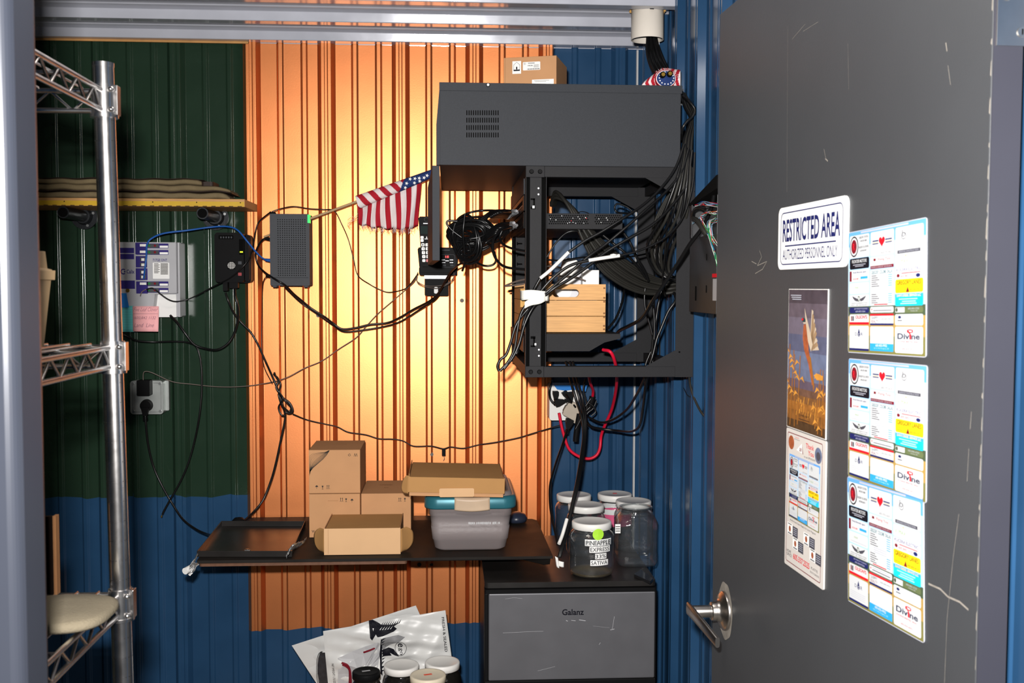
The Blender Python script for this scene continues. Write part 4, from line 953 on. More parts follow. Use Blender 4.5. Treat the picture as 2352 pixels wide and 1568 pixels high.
# folded second flag with brass stick ends on the lockbox
c = onY(1525, 178, 2.53); zt2 = zt0+.001
t = thing('rolled_flag', 'rolled up small American flags with two brass stick tips on the lockbox', 'flag', (c.x, 2.53, zt2))
mb = MB()
def rf(u, v):
    # a cone shaped roll widening towards the right
    a = 2*math.pi*v; r = (.006+.020*min(1, u*1.8)**.8)*(1-.25*max(0, u-.7)); x = c.x-.048+.094*u
    return (x+.004*math.cos(a), 2.56+.022*math.cos(a), zt2+r*1.02+.001+r*math.sin(a)*(1.0))
def rfm(u, v): 
    s_ = u*13+3.0*(1-abs(2*v-1)); return flagwhite if int(s_) % 2 else flagred
mb.grid(rf, 60, 28, rfm); mb.build('rolled_cloth', t)
mb = MB(); cc = Vector((c.x+.004, 2.53, zt2+.0215))
for R0, R1, m_ in ((.0225, .0215, flagred), (.0215, .020, flagwhite), (.020, .0185, flagblue), (.0185, .012, flagblue), (.012, .0, flagblue)):
    n = 36; vs = []
    for R, dy in ((R0, -.004-.4*(.0225-R0)), (R1, -.004-.4*(.0225-R1))):
        for k in range(n): a = 2*math.pi*k/n; vs.append((cc.x+R*1.12*math.cos(a), cc.y+dy, cc.z+R*.92*math.sin(a)))
    mb.add(vs, [(k, (k+1) % n, n+(k+1) % n, n+k) for k in range(n)], m_, True)
n = 36; vs = []
for y_ in (0, .05):
    for k in range(n): a = 2*math.pi*k/n; vs.append((cc.x+.0252*math.cos(a), cc.y-.004+y_, cc.z+.0207*math.sin(a)))
mb.add(vs, [(k, (k+1) % n, n+(k+1) % n, n+k) for k in range(n)], flagred, True)
mb.build('flag_end', t, label='spiral rolled end of the flags')
mb = MB(FY(cc.y-.0112))
for k in range(14): a = 2*math.pi*k/14; star(mb, cc.x+.0175*math.cos(a), cc.z+.0145*math.sin(a), .0024, white, 0, a)
mb.build('stars', t)
for x, y in ((1523, 171), (1539, 169)):
    p = onY(x, y, 2.512); s_ = MB(); s_.cyl((p.x, 2.512, p.z), (p.x+.002, 2.56, p.z-.002), .0072, deep, 16); s_.cyl((p.x, 2.5095, p.z), (p.x, 2.512, p.z), .0045, brass, 16); s_.build('stick_tip', t)
mb = MB(); random.seed(5)
for k in range(70):
    a = random.uniform(.1, 2.4); p = cc+Vector((.026*math.cos(a), random.uniform(-.002, .01), .021*math.sin(a))); mb.tube([p, p+Vector((.007*math.cos(a)+random.uniform(-.003, .004), 0, .006*math.sin(a)))], .0003, flagred if k % 3 else flagwhite, 4)
mb.build('frayed_threads', t)['kind'] = 'stuff'

# ================================================================ OPEN FRAME WALL RACK
Yn, Yf2 = 2.50, 3.02
t = thing('wall_rack', 'open frame black equipment rack bolted to the right wall under the lockbox', 'rack', (onY(1600, 800, Yn).x, 2.8, onY(1400, 865, Yn).z))
xl, xr2 = onY(1207, 600, Yn).x, onY(1600, 600, Yn).x
zT, zB = zb0-.0005, onY(1400, 866, Yn).z
bh = .026; pw = .050
def side(Ya, Yb_):
    """one side frame, thickness Ya..Yb_"""
    mb = MB(); mb.box(xl+.045, xr2, Ya, Yb_, zT-bh, zT, rackblk); mb.build('top_beam', t, bevel=.001)
    mb = MB(); mb.box(xl+.045, xr2, Ya, Yb_, zB, zB+bh, rackblk); mb.build('bottom_beam', t, bevel=.001)
    mb = MB(); wx0 = onY(1553, 600, Yn).x
    mb.box(wx0, xr2, Ya-.002, Ya-.0002, zB, zT, rackblk); mb.box(xr2-.002, xr2, Ya, Ya+(.10 if Ya < 2.8 else -.10), zB, zT, rackblk)
    mb.build('wall_upright', t)
    mb = MB(); g0 = onY(1480, 600, Yn).x; g1 = onY(1484, 600, Yn).x
    mb.prism([(g0, zT-bh), (wx0+.001, zT-bh-.042), (wx0+.001, zT-bh)], Ya-.0018, Ya-.0003, rackblk, 'y')
    mb.build('gusset', t); mb = MB()
    mb.prism([(g1, zB+bh), (wx0+.001, zB+bh), (wx0+.001, zB+bh+.040)], Ya-.0018, Ya-.0003, rackblk, 'y')
    mb.build('gusset', t)
    mb = MB()
    mb.box(xl, xl+.0015, Ya, Ya+.022, zB+bh, zT-bh, rackblk); mb.box(xl+pw-.0015, xl+pw, Ya, Ya+.022, zB+bh, zT-bh, rackblk)
    mb.box(xl, xl+pw, Ya+.020, Ya+.022, zB+bh, zT-bh, deep); mb.box(xl+.0105, xl+.038, Ya+.003, Ya+.020, zB+bh, zT-bh, rackblk); mb.build('front_post', t)
    for z0_, z1_ in ((zT-bh-.001, zT), (zB, zB+bh+.001)):
        mb = MB(); mb.box(xl, xl+.045, Ya-.0015, Yb_, z0_, z1_, rackblk)
        cbk = mb.build('corner_bracket', t, bevel=.001)
        for dx in (.0135, .034): MB().lathe([(0, .0)], (0, 0, 0), blk, 3) if False else MB().cyl((xl+dx, Ya-.005, (z0_+z1_)/2), (xl+dx, Ya-.0015, (z0_+z1_)/2), .0042, blk, 20, r1=.0055).build('bolt', cbk, bevel=.001)
side(Yn, Yn+.03); side(Yf2, Yf2+.03)
mb = MB(FY(Yn+.0028))
for y0_, fl_ in ((456, 1), (775, -1)):
    for x0, ya, x1, yb in ((1219, 455, 1229, 459), (1225, 456, 1229, 477), (1219, 474, 1230, 480)):
        A = RY(x0, ya if fl_ > 0 else 772+(480-yb), x1, yb if fl_ > 0 else 772+(480-ya), Yn); mb.rect(*A, .0003, deep)
for x, y in ((1237, 432), (1237, 446), (1238, 803), (1238, 817)):
    p = onY(x, y, Yn); mb.disc(p.x, p.z, .0022, .0022, .0004, lightg)
p = RY(1223, 472, 1228, 478, Yn); mb.rect(*p, .0006, white); p = RY(1228, 788, 1232, 793, Yn); mb.rect(*p, .0006, white)
mb.build('latch_slots', t, label='keyed slots and rivets in the front post')
# cross rails at the front post side and at the wall
for z0_ in (zT-bh, zB):
    mb = MB(); mb.box(xl+.002, xl+.030, Yn+.03, Yf2, z0_, z0_+bh, rackblk); mb.build('cross_rail', t, bevel=.001)
    mb = MB(); mb.box(xr2-.03, xr2-.002, Yn+.03, Yf2, z0_, z0_+bh, rackblk); mb.build('wall_rail', t)
mb = MB()
for x, y in ((1560, 808), (1596, 808), (1560, 440), (1596, 440)):
    p = onY(x, y, Yn); mb.cyl((p.x, Yn-.0032, p.z), (p.x, Yn-.001, p.z), .0022, deep, 12)
mb.build('upright_holes', t)

# rack equipment (faces look left, -X)
def unit19(name, label, cat, z0, z1, depth, m, front):
    o = thing(name, label, cat, (xl+.01, (Yn+Yf2)/2, z0))
    MB().box(xl+.012, xl+.012+depth, Yn+.055, Yf2-.005, z0+.001, z1-.001, m).build('chassis', o, bevel=.001)
    mb = MB(); mb.box(xl-.003, xl-.0005, Yn+.026, Yf2+.024, z0+.0005, z1-.0005, front); mb.box(xl-.0005, xl+.013, Yn+.06, Yf2-.01, z0+.002, z1-.002, front); mb.build('faceplate', o)
    return o
zu0, zu1 = onY(1340, 527, 2.555).z, onY(1340, 489, 2.555).z
sw = unit19('network_switch', 'black rack network switch with honeycomb vents behind the front post', 'network switch', zu0, zu1, onY(1430, 510, 2.555).x-xl-.012, rackblk, blk)
mb = MB(FY(Yn+.055))
for r_ in range(5):
    for c_ in range(34):
        x_ = 1262+c_*4.9+(2.4 if r_ % 2 else 0)
        if 1352 < x_ < 1366: continue
        p = onY(x_, 495+r_*4.6, Yn+.055)
        if p.x < xl+.06: continue
        mb.disc(p.x, p.z, .0019, .0019, .0004, deep, 6)
for k in range(20):
    p = onY(random.uniform(1264, 1400), random.uniform(495, 513), Yn+.055); mb.disc(p.x, p.z, .0011, .0011, .0006, random.choice((red, lightg, white, lightg)), 6)
mb.build('honeycomb_vents', sw)
uh = (zT-bh-zu1-.004)/2
z_ = zu1+.002
pp = unit19('port_block', 'black patch panel with a row of pale ports above the network switch', 'patch panel', z_, z_+uh, .04, rackblk, blk)
mb = MB(FX(xl-.003))
for k in range(24): y_ = Yn+.07+k*.0185; mb.rect(-y_-.0065, -y_+.0065, z_+.012, z_+uh-.010, .0004, deep); mb.rect(-y_-.005, -y_+.005, z_+.014, z_+uh-.022, .0006, lightg)
mb.build('port_row', pp)
z_ += uh+.001
bl = unit19('blank_panel', 'plain dark panel filling the uppermost space of the wall rack', 'panel', z_, zT-bh-.001, .004, char, char)
mb = MB(FX(xl-.003))
for k in range(24): y_ = Yn+.07+k*.0185; mb.rect(-y_-.0065, -y_+.0065, zu0+.010, zu1-.010, .0004, deep)
mb.build('switch_ports', sw)
# cage nuts strip on the far post
zq = [onY(1186, y, Yf2).z for y in (560, 590, 610, 640)]

# lower tray with tapered lips
zt3 = onY(1340, 766, 2.555).z; xt1 = onY(1425, 790, 2.555).x
t = thing('rack_tray', 'black tapered metal tray shelf in the lower half of the rack, holding the wooden crate', 'tray', (xl, 2.75, zt3))
mb = MB(); mb.box(xl, xt1, 2.555, Yf2-.01, zt3-.0015, zt3, rackblk)
for Y_ in (2.555, Yf2-.0115):
    mb.prism([(xl+.003, zt3-.0433), (xl+.003+.16, zt3-.0433), (xt1-.06+.02, zt3-.022), (xt1, zt3-.012), (xt1, zt3), (xl+.003, zt3)], Y_, Y_+.0015, rackblk, 'y')
mb.box(xl-.003, xl-.001, Yn+.026, Yf2+.02, zt3-.044, zt3-.001, rackblk); mb.build('tray_body', t, bevel=.0005)

# wooden crate
xc0, xc1 = xl+.004, onY(1391, 700, 2.60).x; zc_ = onY(1320, 652, 2.60).z; Yc0, Yc1 = 2.60, 2.98
t = thing('wooden_crate', 'small pale wooden crate with oval hand hole on the rack tray', 'crate', ((xc0+xc1)/2, 2.8, zt3))
zc0_ = zt3+.001; Hc = zc_-zc0_; tk = .011
def board(x0, x1, y0, y1, z0, z1, n='slat', hole=None):
    mb = MB()
    if hole:
        hx0, hx1, hz0, hz1 = hole; r = (hz1-hz0)/2; k = 10
        out = [(x0, z0), (x1, z0), (x1, z1), (x0, z1)]
        ins = [(hx1-r+r*math.cos(math.radians(-90+180*i/k)), (hz0+hz1)/2+r*math.sin(math.radians(-90+180*i/k))) for i in range(k+1)]+[(hx0+r+r*math.cos(math.radians(90+180*i/k)), (hz0+hz1)/2+r*math.sin(math.radians(90+180*i/k))) for i in range(k+1)]
        N = len(ins)
        for yy, flip in ((y0, 0), (y1, 1)):
            vs = [(u, yy, v) for u, v in ins+out]; fs = []
            # ring triangulation by quadrant: ins starts at lower right
            h = k//2
            B0, B1, B2, B3 = N, N+1, N+2, N+3
            fs += [(B1, i+1, i) for i in range(0, h)] + [(B2, i+1, i) for i in range(h, k)] + [(B3, i+1, i) for i in range(k+1, k+1+h)] + [(B0, i+1, i) for i in range(k+1+h, N-1)]
            fs += [(B1, B2, h)] + [(B2, B3, k+1, k)] + [(B3, B0, k+1+h)] + [(B0, B1, 0, N-1)]
            mb.add(vs, [f if not flip else f[::-1] for f in fs], crate_w)
        vs = [(u, yy, v) for yy in (y0, y1) for u, v in ins]; mb.add(vs, [(i, (i+1) % N, N+(i+1) % N, N+i) for i in range(N)], crate_w)
        vs = [(u, yy, v) for yy in (y0, y1) for u, v in out]; mb.add(vs, [(i, (i+1) % 4, 4+(i+1) % 4, 4+i) for i in range(4)], crate_w)
    else: mb.box(x0, x1, y0, y1, z0, z1, crate_w)
    return mb
seams = [0, .335, .665, 1.0]
ha = RY(1269, 664, 1330, 682, 2.60)
for i in range(3):
    g = .0006; z0_, z1_ = zc0_+Hc*seams[i]+g, zc0_+Hc*seams[i+1]-g
    board(xc0, xc1, Yc0, Yc0+tk, z0_, z1_, hole=(ha[0], ha[1], ha[2], ha[3]) if i == 2 else None).build('end_board', t, bevel=0 if i == 2 else .0008)
    board(xc0, xc1, Yc1-tk, Yc1, z0_, z1_).build('end_board', t, bevel=.0008)
    board(xc0, xc0+tk, Yc0+tk, Yc1-tk, z0_, z1_-.012*(i == 2)).build('side_board', t, bevel=.0008); board(xc1-tk, xc1, Yc0+tk, Yc1-tk, z0_, z1_-.012*(i == 2)).build('side_board', t, bevel=.0008)
board(xc0+tk, xc1-tk, Yc0+tk, Yc1-tk, zc0_+.001, zc0_+.008).build('base_board', t)
mb = MB(FY(Yc0))
for z_f in (.30, .38, .62, .7, .12, .05, .9): mb.rect(xc1-.006, xc1-.001, zc0_+Hc*z_f, zc0_+Hc*z_f+.004, .0004, cardedge)
mb.build('staple_marks', t)
# white router standing in the crate, white box beside it
t = thing('white_router', 'rounded white router leaning inside the wooden crate', 'router', (xl+.11, 2.75, zc0_+.009))
c_ = onY(1310, 640, 2.72)
RM = Matrix.Translation((onY(1300, 640, 2.73).x, 2.73, zc0_+.024)) @ Matrix.Rotation(math.radians(14), 4, 'Y') @ Matrix.Translation((0, 0, .078))
mb = MB(RM); mb.rbox(-.036, .034, -.017, .017, -.075, .070, .020, lightg, 'y'); mb.build('router_shell', t, bevel=.006, seg=3)
mb = MB(RM); mb.rbox(-.046, -.006, -.019, .019, -.02, .084, .014, whitep, 'y'); mb.build('rear_cap', t, bevel=.005, seg=3)
A = RY(1338, 620, 1376, 655, 2.68); t = thing('white_box', 'small plain white cardboard box upright at the right inside the crate', 'box', ((A[0]+A[1])/2, 2.7, zc0_+.009))
MB().box(A[0], A[1], 2.68, 2.722, zc0_+.010, A[3], white).build('box_shell', t, bevel=.001)

# white binding strap around the front post
p = RY(1202, 668, 1255, 690, Yn-.02); t = thing('white_strap', 'white hook and loop strap tied around cables and the front rack post', 'strap', (p[0], Yn-.02, p[2]))
strapm = mat('white_strap_cloth', (234, 232, 222), .8, bump=.4, bscale=700)
mb = MB(); x0, x1, z0, z1 = p
def strap(u, v): 
    x = x0-.004+(x1-x0+.006)*u; return (x, 2.446+.010*(2*u-1)**2, z0+.001+(z1-z0)*v+.0015*math.sin(u*5))
mb.grid(strap, 14, 4, strapm); 
mb.grid(lambda u, v: (x1+.002, 2.456+.07*u, z0+.001+(z1-z0)*v), 4, 4, strapm)
mb.grid(lambda u, v: (x0-.004, 2.456+.07*u, z0+.001+(z1-z0)*v), 4, 4, strapm); mb.build('band', t, solid=.0015)
a, b = onY(1205, 703, 2.443), onY(1252, 685, 2.443); mb = MB()
mb.grid(lambda u, v: (a.x+(b.x-a.x)*u, 2.4435-.002*math.sin(u*3), a.z-.006+(b.z-a.z)*u+.016*v+.002*math.sin(u*6)), 10, 4, strapm); mb.build('loose_end', t, solid=.0015)
A = RY(1195, 664, 1207, 705, 2.52); tag(MB().box(A[0], A[1], 2.515, 2.53, A[2], A[3], foam).build('foam_scrap'), 'scrap of tan foam behind the white strap on the rack post', 'foam')

# ================================================================ TERMINAL BOX ON THE RIGHT WALL
XT = onY(1584, 600, 2.36).x; YA, YN_ = 2.12, 2.36; XW = XR-.0198
zz0, zz1, zm = onX(1590, 716, XT).z, onX(1590, 466, XT).z, onX(1600, 545, XT).z
t = thing('terminal_box', 'open black terminal box full of thin coloured wires on the right wall beside the door', 'enclosure', (XR, 2.24, zz0))
mb = MB(); tbm = mat('black_enamel_box', (36, 37, 40), .4, 0, .1, 40, spec=.5, bump=.1, bscale=60)
mb.box(XT, XT+.0015, YA, YN_, zz0, zm, tbm); mb.box(XT, XW, YN_-.0015, YN_, zz0, zz1, tbm); mb.box(XT, XW, YA, YA+.0015, zz0, zz1, tbm); mb.box(XT, XW, YA, YN_, zz0, zz0+.0015, tbm); mb.box(XW-.0015, XW, YA, YN_, zz0, zz1, tbm)
mb.box(XT-.001, XT+.0015, YN_-.02, YN_, zm, zz1, tbm)
mb.build('housing', t, bevel=.0008)
mb = MB(); mb.prism([(YN_+.012, zz1-.002), (YA, zz1+.040), (YA, zz1+.012), (YN_, zz1-.006)], XT-.002, XW, deep, 'x'); mb.build('hood', t)
def XQ(x0, y0, x1, y1, m, e=.0004): A, B_ = onX(x0, y1, XT-e), onX(x1, y0, XT-e); return MB().add([(XT-e, A.y, A.z), (XT-e, B_.y, A.z), (XT-e, B_.y, B_.z), (XT-e, A.y, B_.z)], [(0, 3, 2, 1)], m)
XQ(1596, 657, 1600, 690, deep).build('knockout_slot', t); XQ(1621, 655, 1623.5, 672, deep).build('knockout_slot', t); XQ(1622, 583, 1624, 598, deep).build('knockout_slot', t)
random.seed(11)
wcol = [mat('wire_'+n, c, .4) for n, c in dict(white=(226, 224, 220), blue=(36, 92, 190), orange=(226, 96, 40), green=(40, 150, 90), red=(200, 36, 44), brown=(120, 70, 44), paleblue=(150, 196, 226)).items()]
def wirerun(pts, n, spread, lab, grp):
    for i in range(n):
        P = [onX(x+random.uniform(-spread, spread), y+random.uniform(-spread, spread), XT+random.uniform(-.008, .004)) for x, y in pts]
        tag(MB().tube(smooth_path(P, 4), .0006, wcol[random.randrange(7)], 5).build('thin_wire'), lab, 'wire', grp)
wirerun([(1600, 474), (1612, 467), (1625, 468), (1650, 472)], 10, 4.5, 'hair thin coloured wire fanned across the upper edge of the terminal box', 'fanned wires at the terminal box top')
wirerun([(1614, 494), (1626, 488), (1636, 490), (1650, 487)], 9, 4, 'hair thin coloured wire in the middle fan beside the terminal box hook', 'middle fan of wires at the terminal box')
wirerun([(1606, 500), (1618, 522), (1630, 540), (1636, 565), (1643, 585), (1648, 620)], 9, 4, 'hair thin coloured wire drooping down the terminal box edge', 'drooping wires at the terminal box')
wirerun([(1650, 505), (1632, 512), (1634, 535), (1640, 550), (1650, 560)], 9, 7, 'hair thin coloured wire curling against the door edge by the terminal box', 'curled wires by the door edge')
wirerun([(1588, 515), (1600, 505), (1612, 498)], 3, 3, 'loose pale wire end sticking out beside the terminal box hook', 'loose wire ends at the terminal box')
mb = MB(); mb.tube(smooth_path([onX(1591, 498, XT-.006), onX(1594, 484, XT-.008), onX(1606, 476, XT-.008), onX(1620, 480, XT)]), .004, rubber, 10); mb.build('cable_hook', t)
mb = MB(); mb.tube(smooth_path([onX(1593, 502, XT-.006), onX(1603, 508, XT-.008), onX(1614, 525, XT-.006), onX(1624, 540, XT)]), .0056, dustyr, 10); mb.build('cable_hook', t)
mb = MB(); A = onX(1641, 690, XT); B_ = onX(1652, 640, XT); mb.box(XT-.004, XT+.02, A.y, B_.y, A.z, B_.z, lightg); mb.build('terminal_block', t, label='grey terminal block')
A = onX(1640, 637, XT); B_ = onX(1652, 628, XT); MB().box(XT-.004, XT+.02, A.y, B_.y, A.z, B_.z, red).build('terminal_block', t, label='red terminal block')

# ================================================================ PVC PIPE
c = onY(1487, 50, 2.82); zlow = onY(1487, 92, 2.82).z
t = thing('pvc_pipe', 'short white PVC pipe sleeve hanging from the ceiling with black cables coming out', 'pipe', (c.x, 2.82, zlow))
mb = MB(); R = .0435; mb.lathe([(R, 0), (R, ZC+.02-zlow), (R-.005, ZC+.02-zlow), (R-.005, 0), (R, 0)], (c.x, 2.82, zlow), pvc, 48); mb.build('pipe', t)
A = RY(1493, 0, 1502, 21, 2.82-R-.001); mb = MB(); mb.box(A[0], A[1], 2.82-R-.003, 2.82-R+.004, A[2], ZC-.0, deep); p = onY(1498, 15, 2.77); mb.cyl((p.x, 2.82-R-.0045, p.z), (p.x, 2.82-R-.003, p.z), .0022, steel, 12); mb.build('strap_bracket', t)
mb = MB(); random.seed(9)
for k in range(26):
    a_ = 2*math.pi*k/26; zz = ZC-.012+random.uniform(-.010, .008); r_ = random.uniform(.003, .006)
    mb.lathe([(0, -r_), (r_*.8, -r_*.6), (r_, 0), (r_*.7, r_*.7), (0, r_)], (c.x+(R+.002)*math.cos(a_), 2.82+(R+.002)*math.sin(a_), zz), foam, 8)
mb.build('foam_sealant', t, label='tan foam sealant around the pipe')
# ================================================================ WALL TABLE
zt = onY(700, 1284, 2.69).z
Yt0, Yt1 = 2.69, 3.16
xl_, xr_ = onY(452, 1285, 2.69).x, onY(1263, 1285, 2.69).x
t = thing('wall_table', 'long scuffed black table top along the copper wall holding the boxes and bin', 'table', ((xl_+xr_)/2, Yt1, zt))
xb0 = onY(505, 1203, 3.09).x
mb = MB(); mb.prism([(xl_, Yt0), (xr_+.008, Yt0), (xr_+.002, Yt1-.05), (xr_-.012, Yt1-.03), (xb0, Yt1-.03)], zt-.007, zt, tabletop, 'z'); mb.build('top', t, bevel=.002)
mb = MB(); mb.prism(mb.rpoly(xl_+.004, onY(935, 1290, 2.70).x, Yt0+.004, Yt0+.30, .008), zt-.0165, zt-.009, lamin, 'z'); mb.build('front_leaf', t, bevel=.002, label='second board with worn brown edge')
mb = MB(); mb.box(onY(935, 1290, 2.7).x+.01, xr_-.01, Yt0+.012, Yt0+.10, zt-.012, zt-.008, blk); mb.box(xb0+.05, xr_-.05, 3.10, YB-.0195, zt-.03, zt-.0085, rackblk)
mb.build('cleat', t)
a, b = onY(1130, 1288, 2.74), onY(1255, 1310, 2.72)
mb = MB(); mb.add([(a.x, 2.74, zt-.008), (xr_+.003, 2.70, zt-.008), (xr_+.003, 2.72, zt-.030), (xr_-.012, 2.73, zt-.034), (a.x, 2.78, zt-.012),
                   (a.x, 2.82, zt-.008), (xr_+.003, 2.88, zt-.008), (xr_+.003, 2.88, zt-.024), (xr_-.012, 2.88, zt-.026), (a.x, 2.84, zt-.012)],
                  [(0, 1, 2, 3, 4), (9, 8, 7, 6, 5), (0, 5, 6, 1), (1, 6, 7, 2), (2, 7, 8, 3), (3, 8, 9, 4), (4, 9, 5, 0)], tabletop); mb.build('folded_leg', t, label='black folded metal leg')

# black metal tray (upturned cover)
q = [onZ(452, 1279, zt+.001), onZ(671, 1279, zt+.001), onZ(702, 1208, zt+.001), onZ(508, 1208, zt+.001)]
t = thing('metal_cover', 'black metal cover tray lying upturned at the left end of the table', 'tray', tuple((q[0]+q[2])/2))
trm = mat('worn_black_enamel', (34, 32, 31), .32, 0, .15, 12, rvar=.08, spec=.35)
mb = MB(); c0 = (q[0]+q[1]+q[2]+q[3])/4
pin = [p+(c0-p)*.022 for p in q]; h = Vector((0, 0, .016)); up1 = Vector((0, 0, .0012))
vs = [tuple(p) for p in q]+[tuple(p+h) for p in q]+[tuple(p+h) for p in pin]+[tuple(p+up1) for p in pin]
mb.add(vs, [(3, 2, 1, 0)]+[(i, (i+1) % 4, 4+(i+1) % 4, 4+i) for i in range(4)]+[(4+i, 4+(i+1) % 4, 8+(i+1) % 4, 8+i) for i in range(4)]+[(8+i, 8+(i+1) % 4, 12+(i+1) % 4, 12+i) for i in range(4)]+[(12, 13, 14, 15)], trm)
mb.build('tray_shell', t, bevel=.0012)
p = onZ(568, 1268, zt+.006); mb = MB(); mb.rbox(p.x-.008, p.x+.008, p.y-.003, p.y+.003, p.z-.004, p.z+.007, .002, dull_chrome, 'z'); mb.cyl((p.x, p.y, p.z+.007), (p.x, p.y, p.z+.009), .005, steel, 16); mb.build('latch', t, label='small steel latch')
p = onZ(676, 1197, zt+.012); mb = MB(); mb.box(p.x-.012, p.x+.012, p.y-.002, p.y+.004, zt+.001, zt+.010, blk); mb.box(p.x-.012, p.x+.010, p.y-.006, p.y+.002, zt+.009, zt+.013, blk); mb.build('hinge_tab', t)
p = onZ(545, 1200, zt+.004); MB().lathe([(0, .014), (.012, .013), (.019, .006), (.020, 0)], (p.x, p.y+.02, zt+.001), blk, 28).build('rubber_foot', t)
def crumple(name, pts, w, label, seed, par=None):
    random.seed(seed); P = smooth_path(pts, 5); mb = MB(); vs = []; n = 5
    for i, p in enumerate(P):
        for k in range(n): vs.append((p.x+random.uniform(-.002, .002)+(k-2)*w*.15, p.y+random.uniform(-.003, .003)+(k-2)*w*.05, p.z+(k-2)*w*.25+random.uniform(-.002, .002)))
    mb.add(vs, [(i*n+k, i*n+k+1, (i+1)*n+k+1, (i+1)*n+k) for i in range(len(P)-1) for k in range(n-1)], foil)
    return tag(mb.build(name, solid=.0006), label, 'tape')
crumple('foil_tape', [onY(661, 1274, 2.64), onY(664, 1262, 2.645), onY(674, 1254, 2.66), onY(688, 1250, 2.70), onY(700, 1242, 2.73)], .016, 'crumpled silver foil tape on the right front corner of the metal cover', 2)
crumple('foil_tape', [onY(446, 1283, 2.66), onY(443, 1293, 2.66), onY(438, 1302, 2.665), onY(447, 1308, 2.67)], .030, 'crumpled silver foil tape hanging from the left corner of the table', 4)
p = onY(427, 1309, 2.665); mb = MB(); mb.cyl((p.x-.0, 2.655, p.z), (p.x+.012, 2.68, p.z+.003), .0085, white, 20); tag(mb.build('tape_end'), 'white rolled end of tape hanging below the left table corner', 'tape')

# ================================================================ CARDBOARD BOXES ON THE TABLE
YBx = 2.92; fx0, fx1 = onY(710, 1180, YBx).x, onY(827, 1180, YBx).x; z1 = onY(768, 1133, YBx).z; z2 = onY(768, 1033, YBx).z
def simple_box(o, x0, x1, y0, y1, z0, z1, edges=True, name='carton'):
    MB().box(x0, x1, y0, y1, z0, z1, card).build(name, o, bevel=.0012)
o = thing('cardboard_box', 'plain cardboard box on the table, carrying the box with curved line print', 'box', ((fx0+fx1)/2, 3.0, zt), 'stacked cardboard boxes')
simple_box(o, fx0, fx1, YBx, 3.11, zt+.001, z1-.0005)
mb = MB(FY(YBx)); q = lambda x0, y0, x1, y1: RY(x0, y0, x1, y1, YBx)
def arrows(mb, x, y, up_=1):
    for k in (0, 4): A = q(x+k, y, x+k+1, y+7); mb.rect(*A, .0004, ink); mb.poly([(A[0]-.0012, A[3]-.002), (A[1]+.0012, A[3]-.002), ((A[0]+A[1])/2, A[3]+.001)] if up_ > 0 else [(A[0]-.0012, A[2]+.002), ((A[0]+A[1])/2, A[2]-.001), (A[1]+.0012, A[2]+.002)], .0006, ink)
    A = q(x-2, y+7.6, x+7, y+8.2); mb.rect(*A, .0004, ink)
def glass(mb, x, y): A = q(x, y, x+4, y+4); mb.poly([(A[0]+.001, A[2]), (A[1]-.001, A[2]), (A[1], A[3]), (A[0], A[3])], .0004, ink); B_ = q(x+1.6, y+4, x+2.4, y+7.5); mb.rect(*B_, .0004, ink); B_ = q(x+.3, y+7.3, x+3.7, y+8.2); mb.rect(*B_, .0004, ink)
def umbr(mb, x, y): A = q(x, y, x+7, y+4); mb.poly([(A[0], A[2]), (A[1], A[2]), (A[1]-.002, A[3]-.001), ((A[0]+A[1])/2, A[3]), (A[0]+.002, A[3]-.001)], .0004, ink); B_ = q(x+3, y+3, x+3.7, y+8); mb.rect(*B_, .0004, ink)
arrows(mb, 782, 1143); glass(mb, 793, 1144); umbr(mb, 805, 1145); A = q(753, 1149.4, 777, 1149.9); mb.rect(*A, .0003, cardedge); mb.text('W', *q(716, 1217, 723, 1223), .0004, ink, .01); mb.text('G', *q(731, 1217, 737, 1223), .0004, ink, .01)
A = q(826.5, 1133, 827.3, 1175); mb.rect(*A, .0004, cardedge); A = q(712, 1133.2, 826, 1134); mb.rect(*A, .0004, cardedge); mb.build('printed_symbols', o)
o = thing('cardboard_box', 'cardboard box with curved dark line print, topmost of the left stack on the table', 'box', ((fx0+fx1)/2, 3.0, z1), 'stacked cardboard boxes')
simple_box(o, fx0, fx1+.001, YBx, 3.10, z1+.0005, z2)
mb = MB(FY(YBx)); A = q(709, 1131, 829, 1131.8)
pts_o = [(757, 1034), (750, 1045), (742, 1054), (735, 1060), (727, 1067), (719, 1074), (713, 1082), (711, 1090)]
for k in range(13):
    pts = []
    for i, (x, y) in enumerate(pts_o):
        f_ = k/12; tt = i/(len(pts_o)-1); x2, y2 = 757-7-46*tt**.7-18*f_*math.sin(math.pi*tt), 1034+54*tt-14*f_*math.sin(math.pi*tt)+(4*f_)
        x2 = x+(max(x2, 711)-x)*f_; y2 = y+(y2-y)*f_
        p = onY(max(x2, 711), max(y2, 1034), YBx); pts.append((p.x, p.z))
    mb.line(pts, .0009 if k < 7 else .0005, .0004, ink)
A = q(799, 1041, 806, 1048); cx, cz = (A[0]+A[1])/2, (A[2]+A[3])/2
for k in range(3): a_ = k*2.094+.5; mb.line([(cx+.0035*math.cos(a_), cz+.0035*math.sin(a_)), (cx+.0035*math.cos(a_+1.5), cz+.0035*math.sin(a_+1.5))], .0013, .0004, ink)
A = q(813, 1041, 821, 1048); w_ = (A[1]-A[0])/4
for k in range(4): mb.line([(A[0]+w_*k, A[2] if k % 2 == 0 else A[3]), (A[0]+w_*(k+1), A[3] if k % 2 == 0 else A[2])], .001, .0004, ink)
arrows(mb, 751, 1114); glass(mb, 739, 1115); umbr(mb, 724, 1114)
mb.build('printed_symbols', o, label='printed line pattern and handling symbols')
mb = MB(); mb.box(fx0+.05, fx1-.045, YBx+.10, YBx+.1012, z2+.0002, z2+.0006, cardedge); mb.box(fx0, fx0+.0006, YBx+.0, 3.10, z2, z2+.0004, cardedge); mb.build('lid_slot', o)
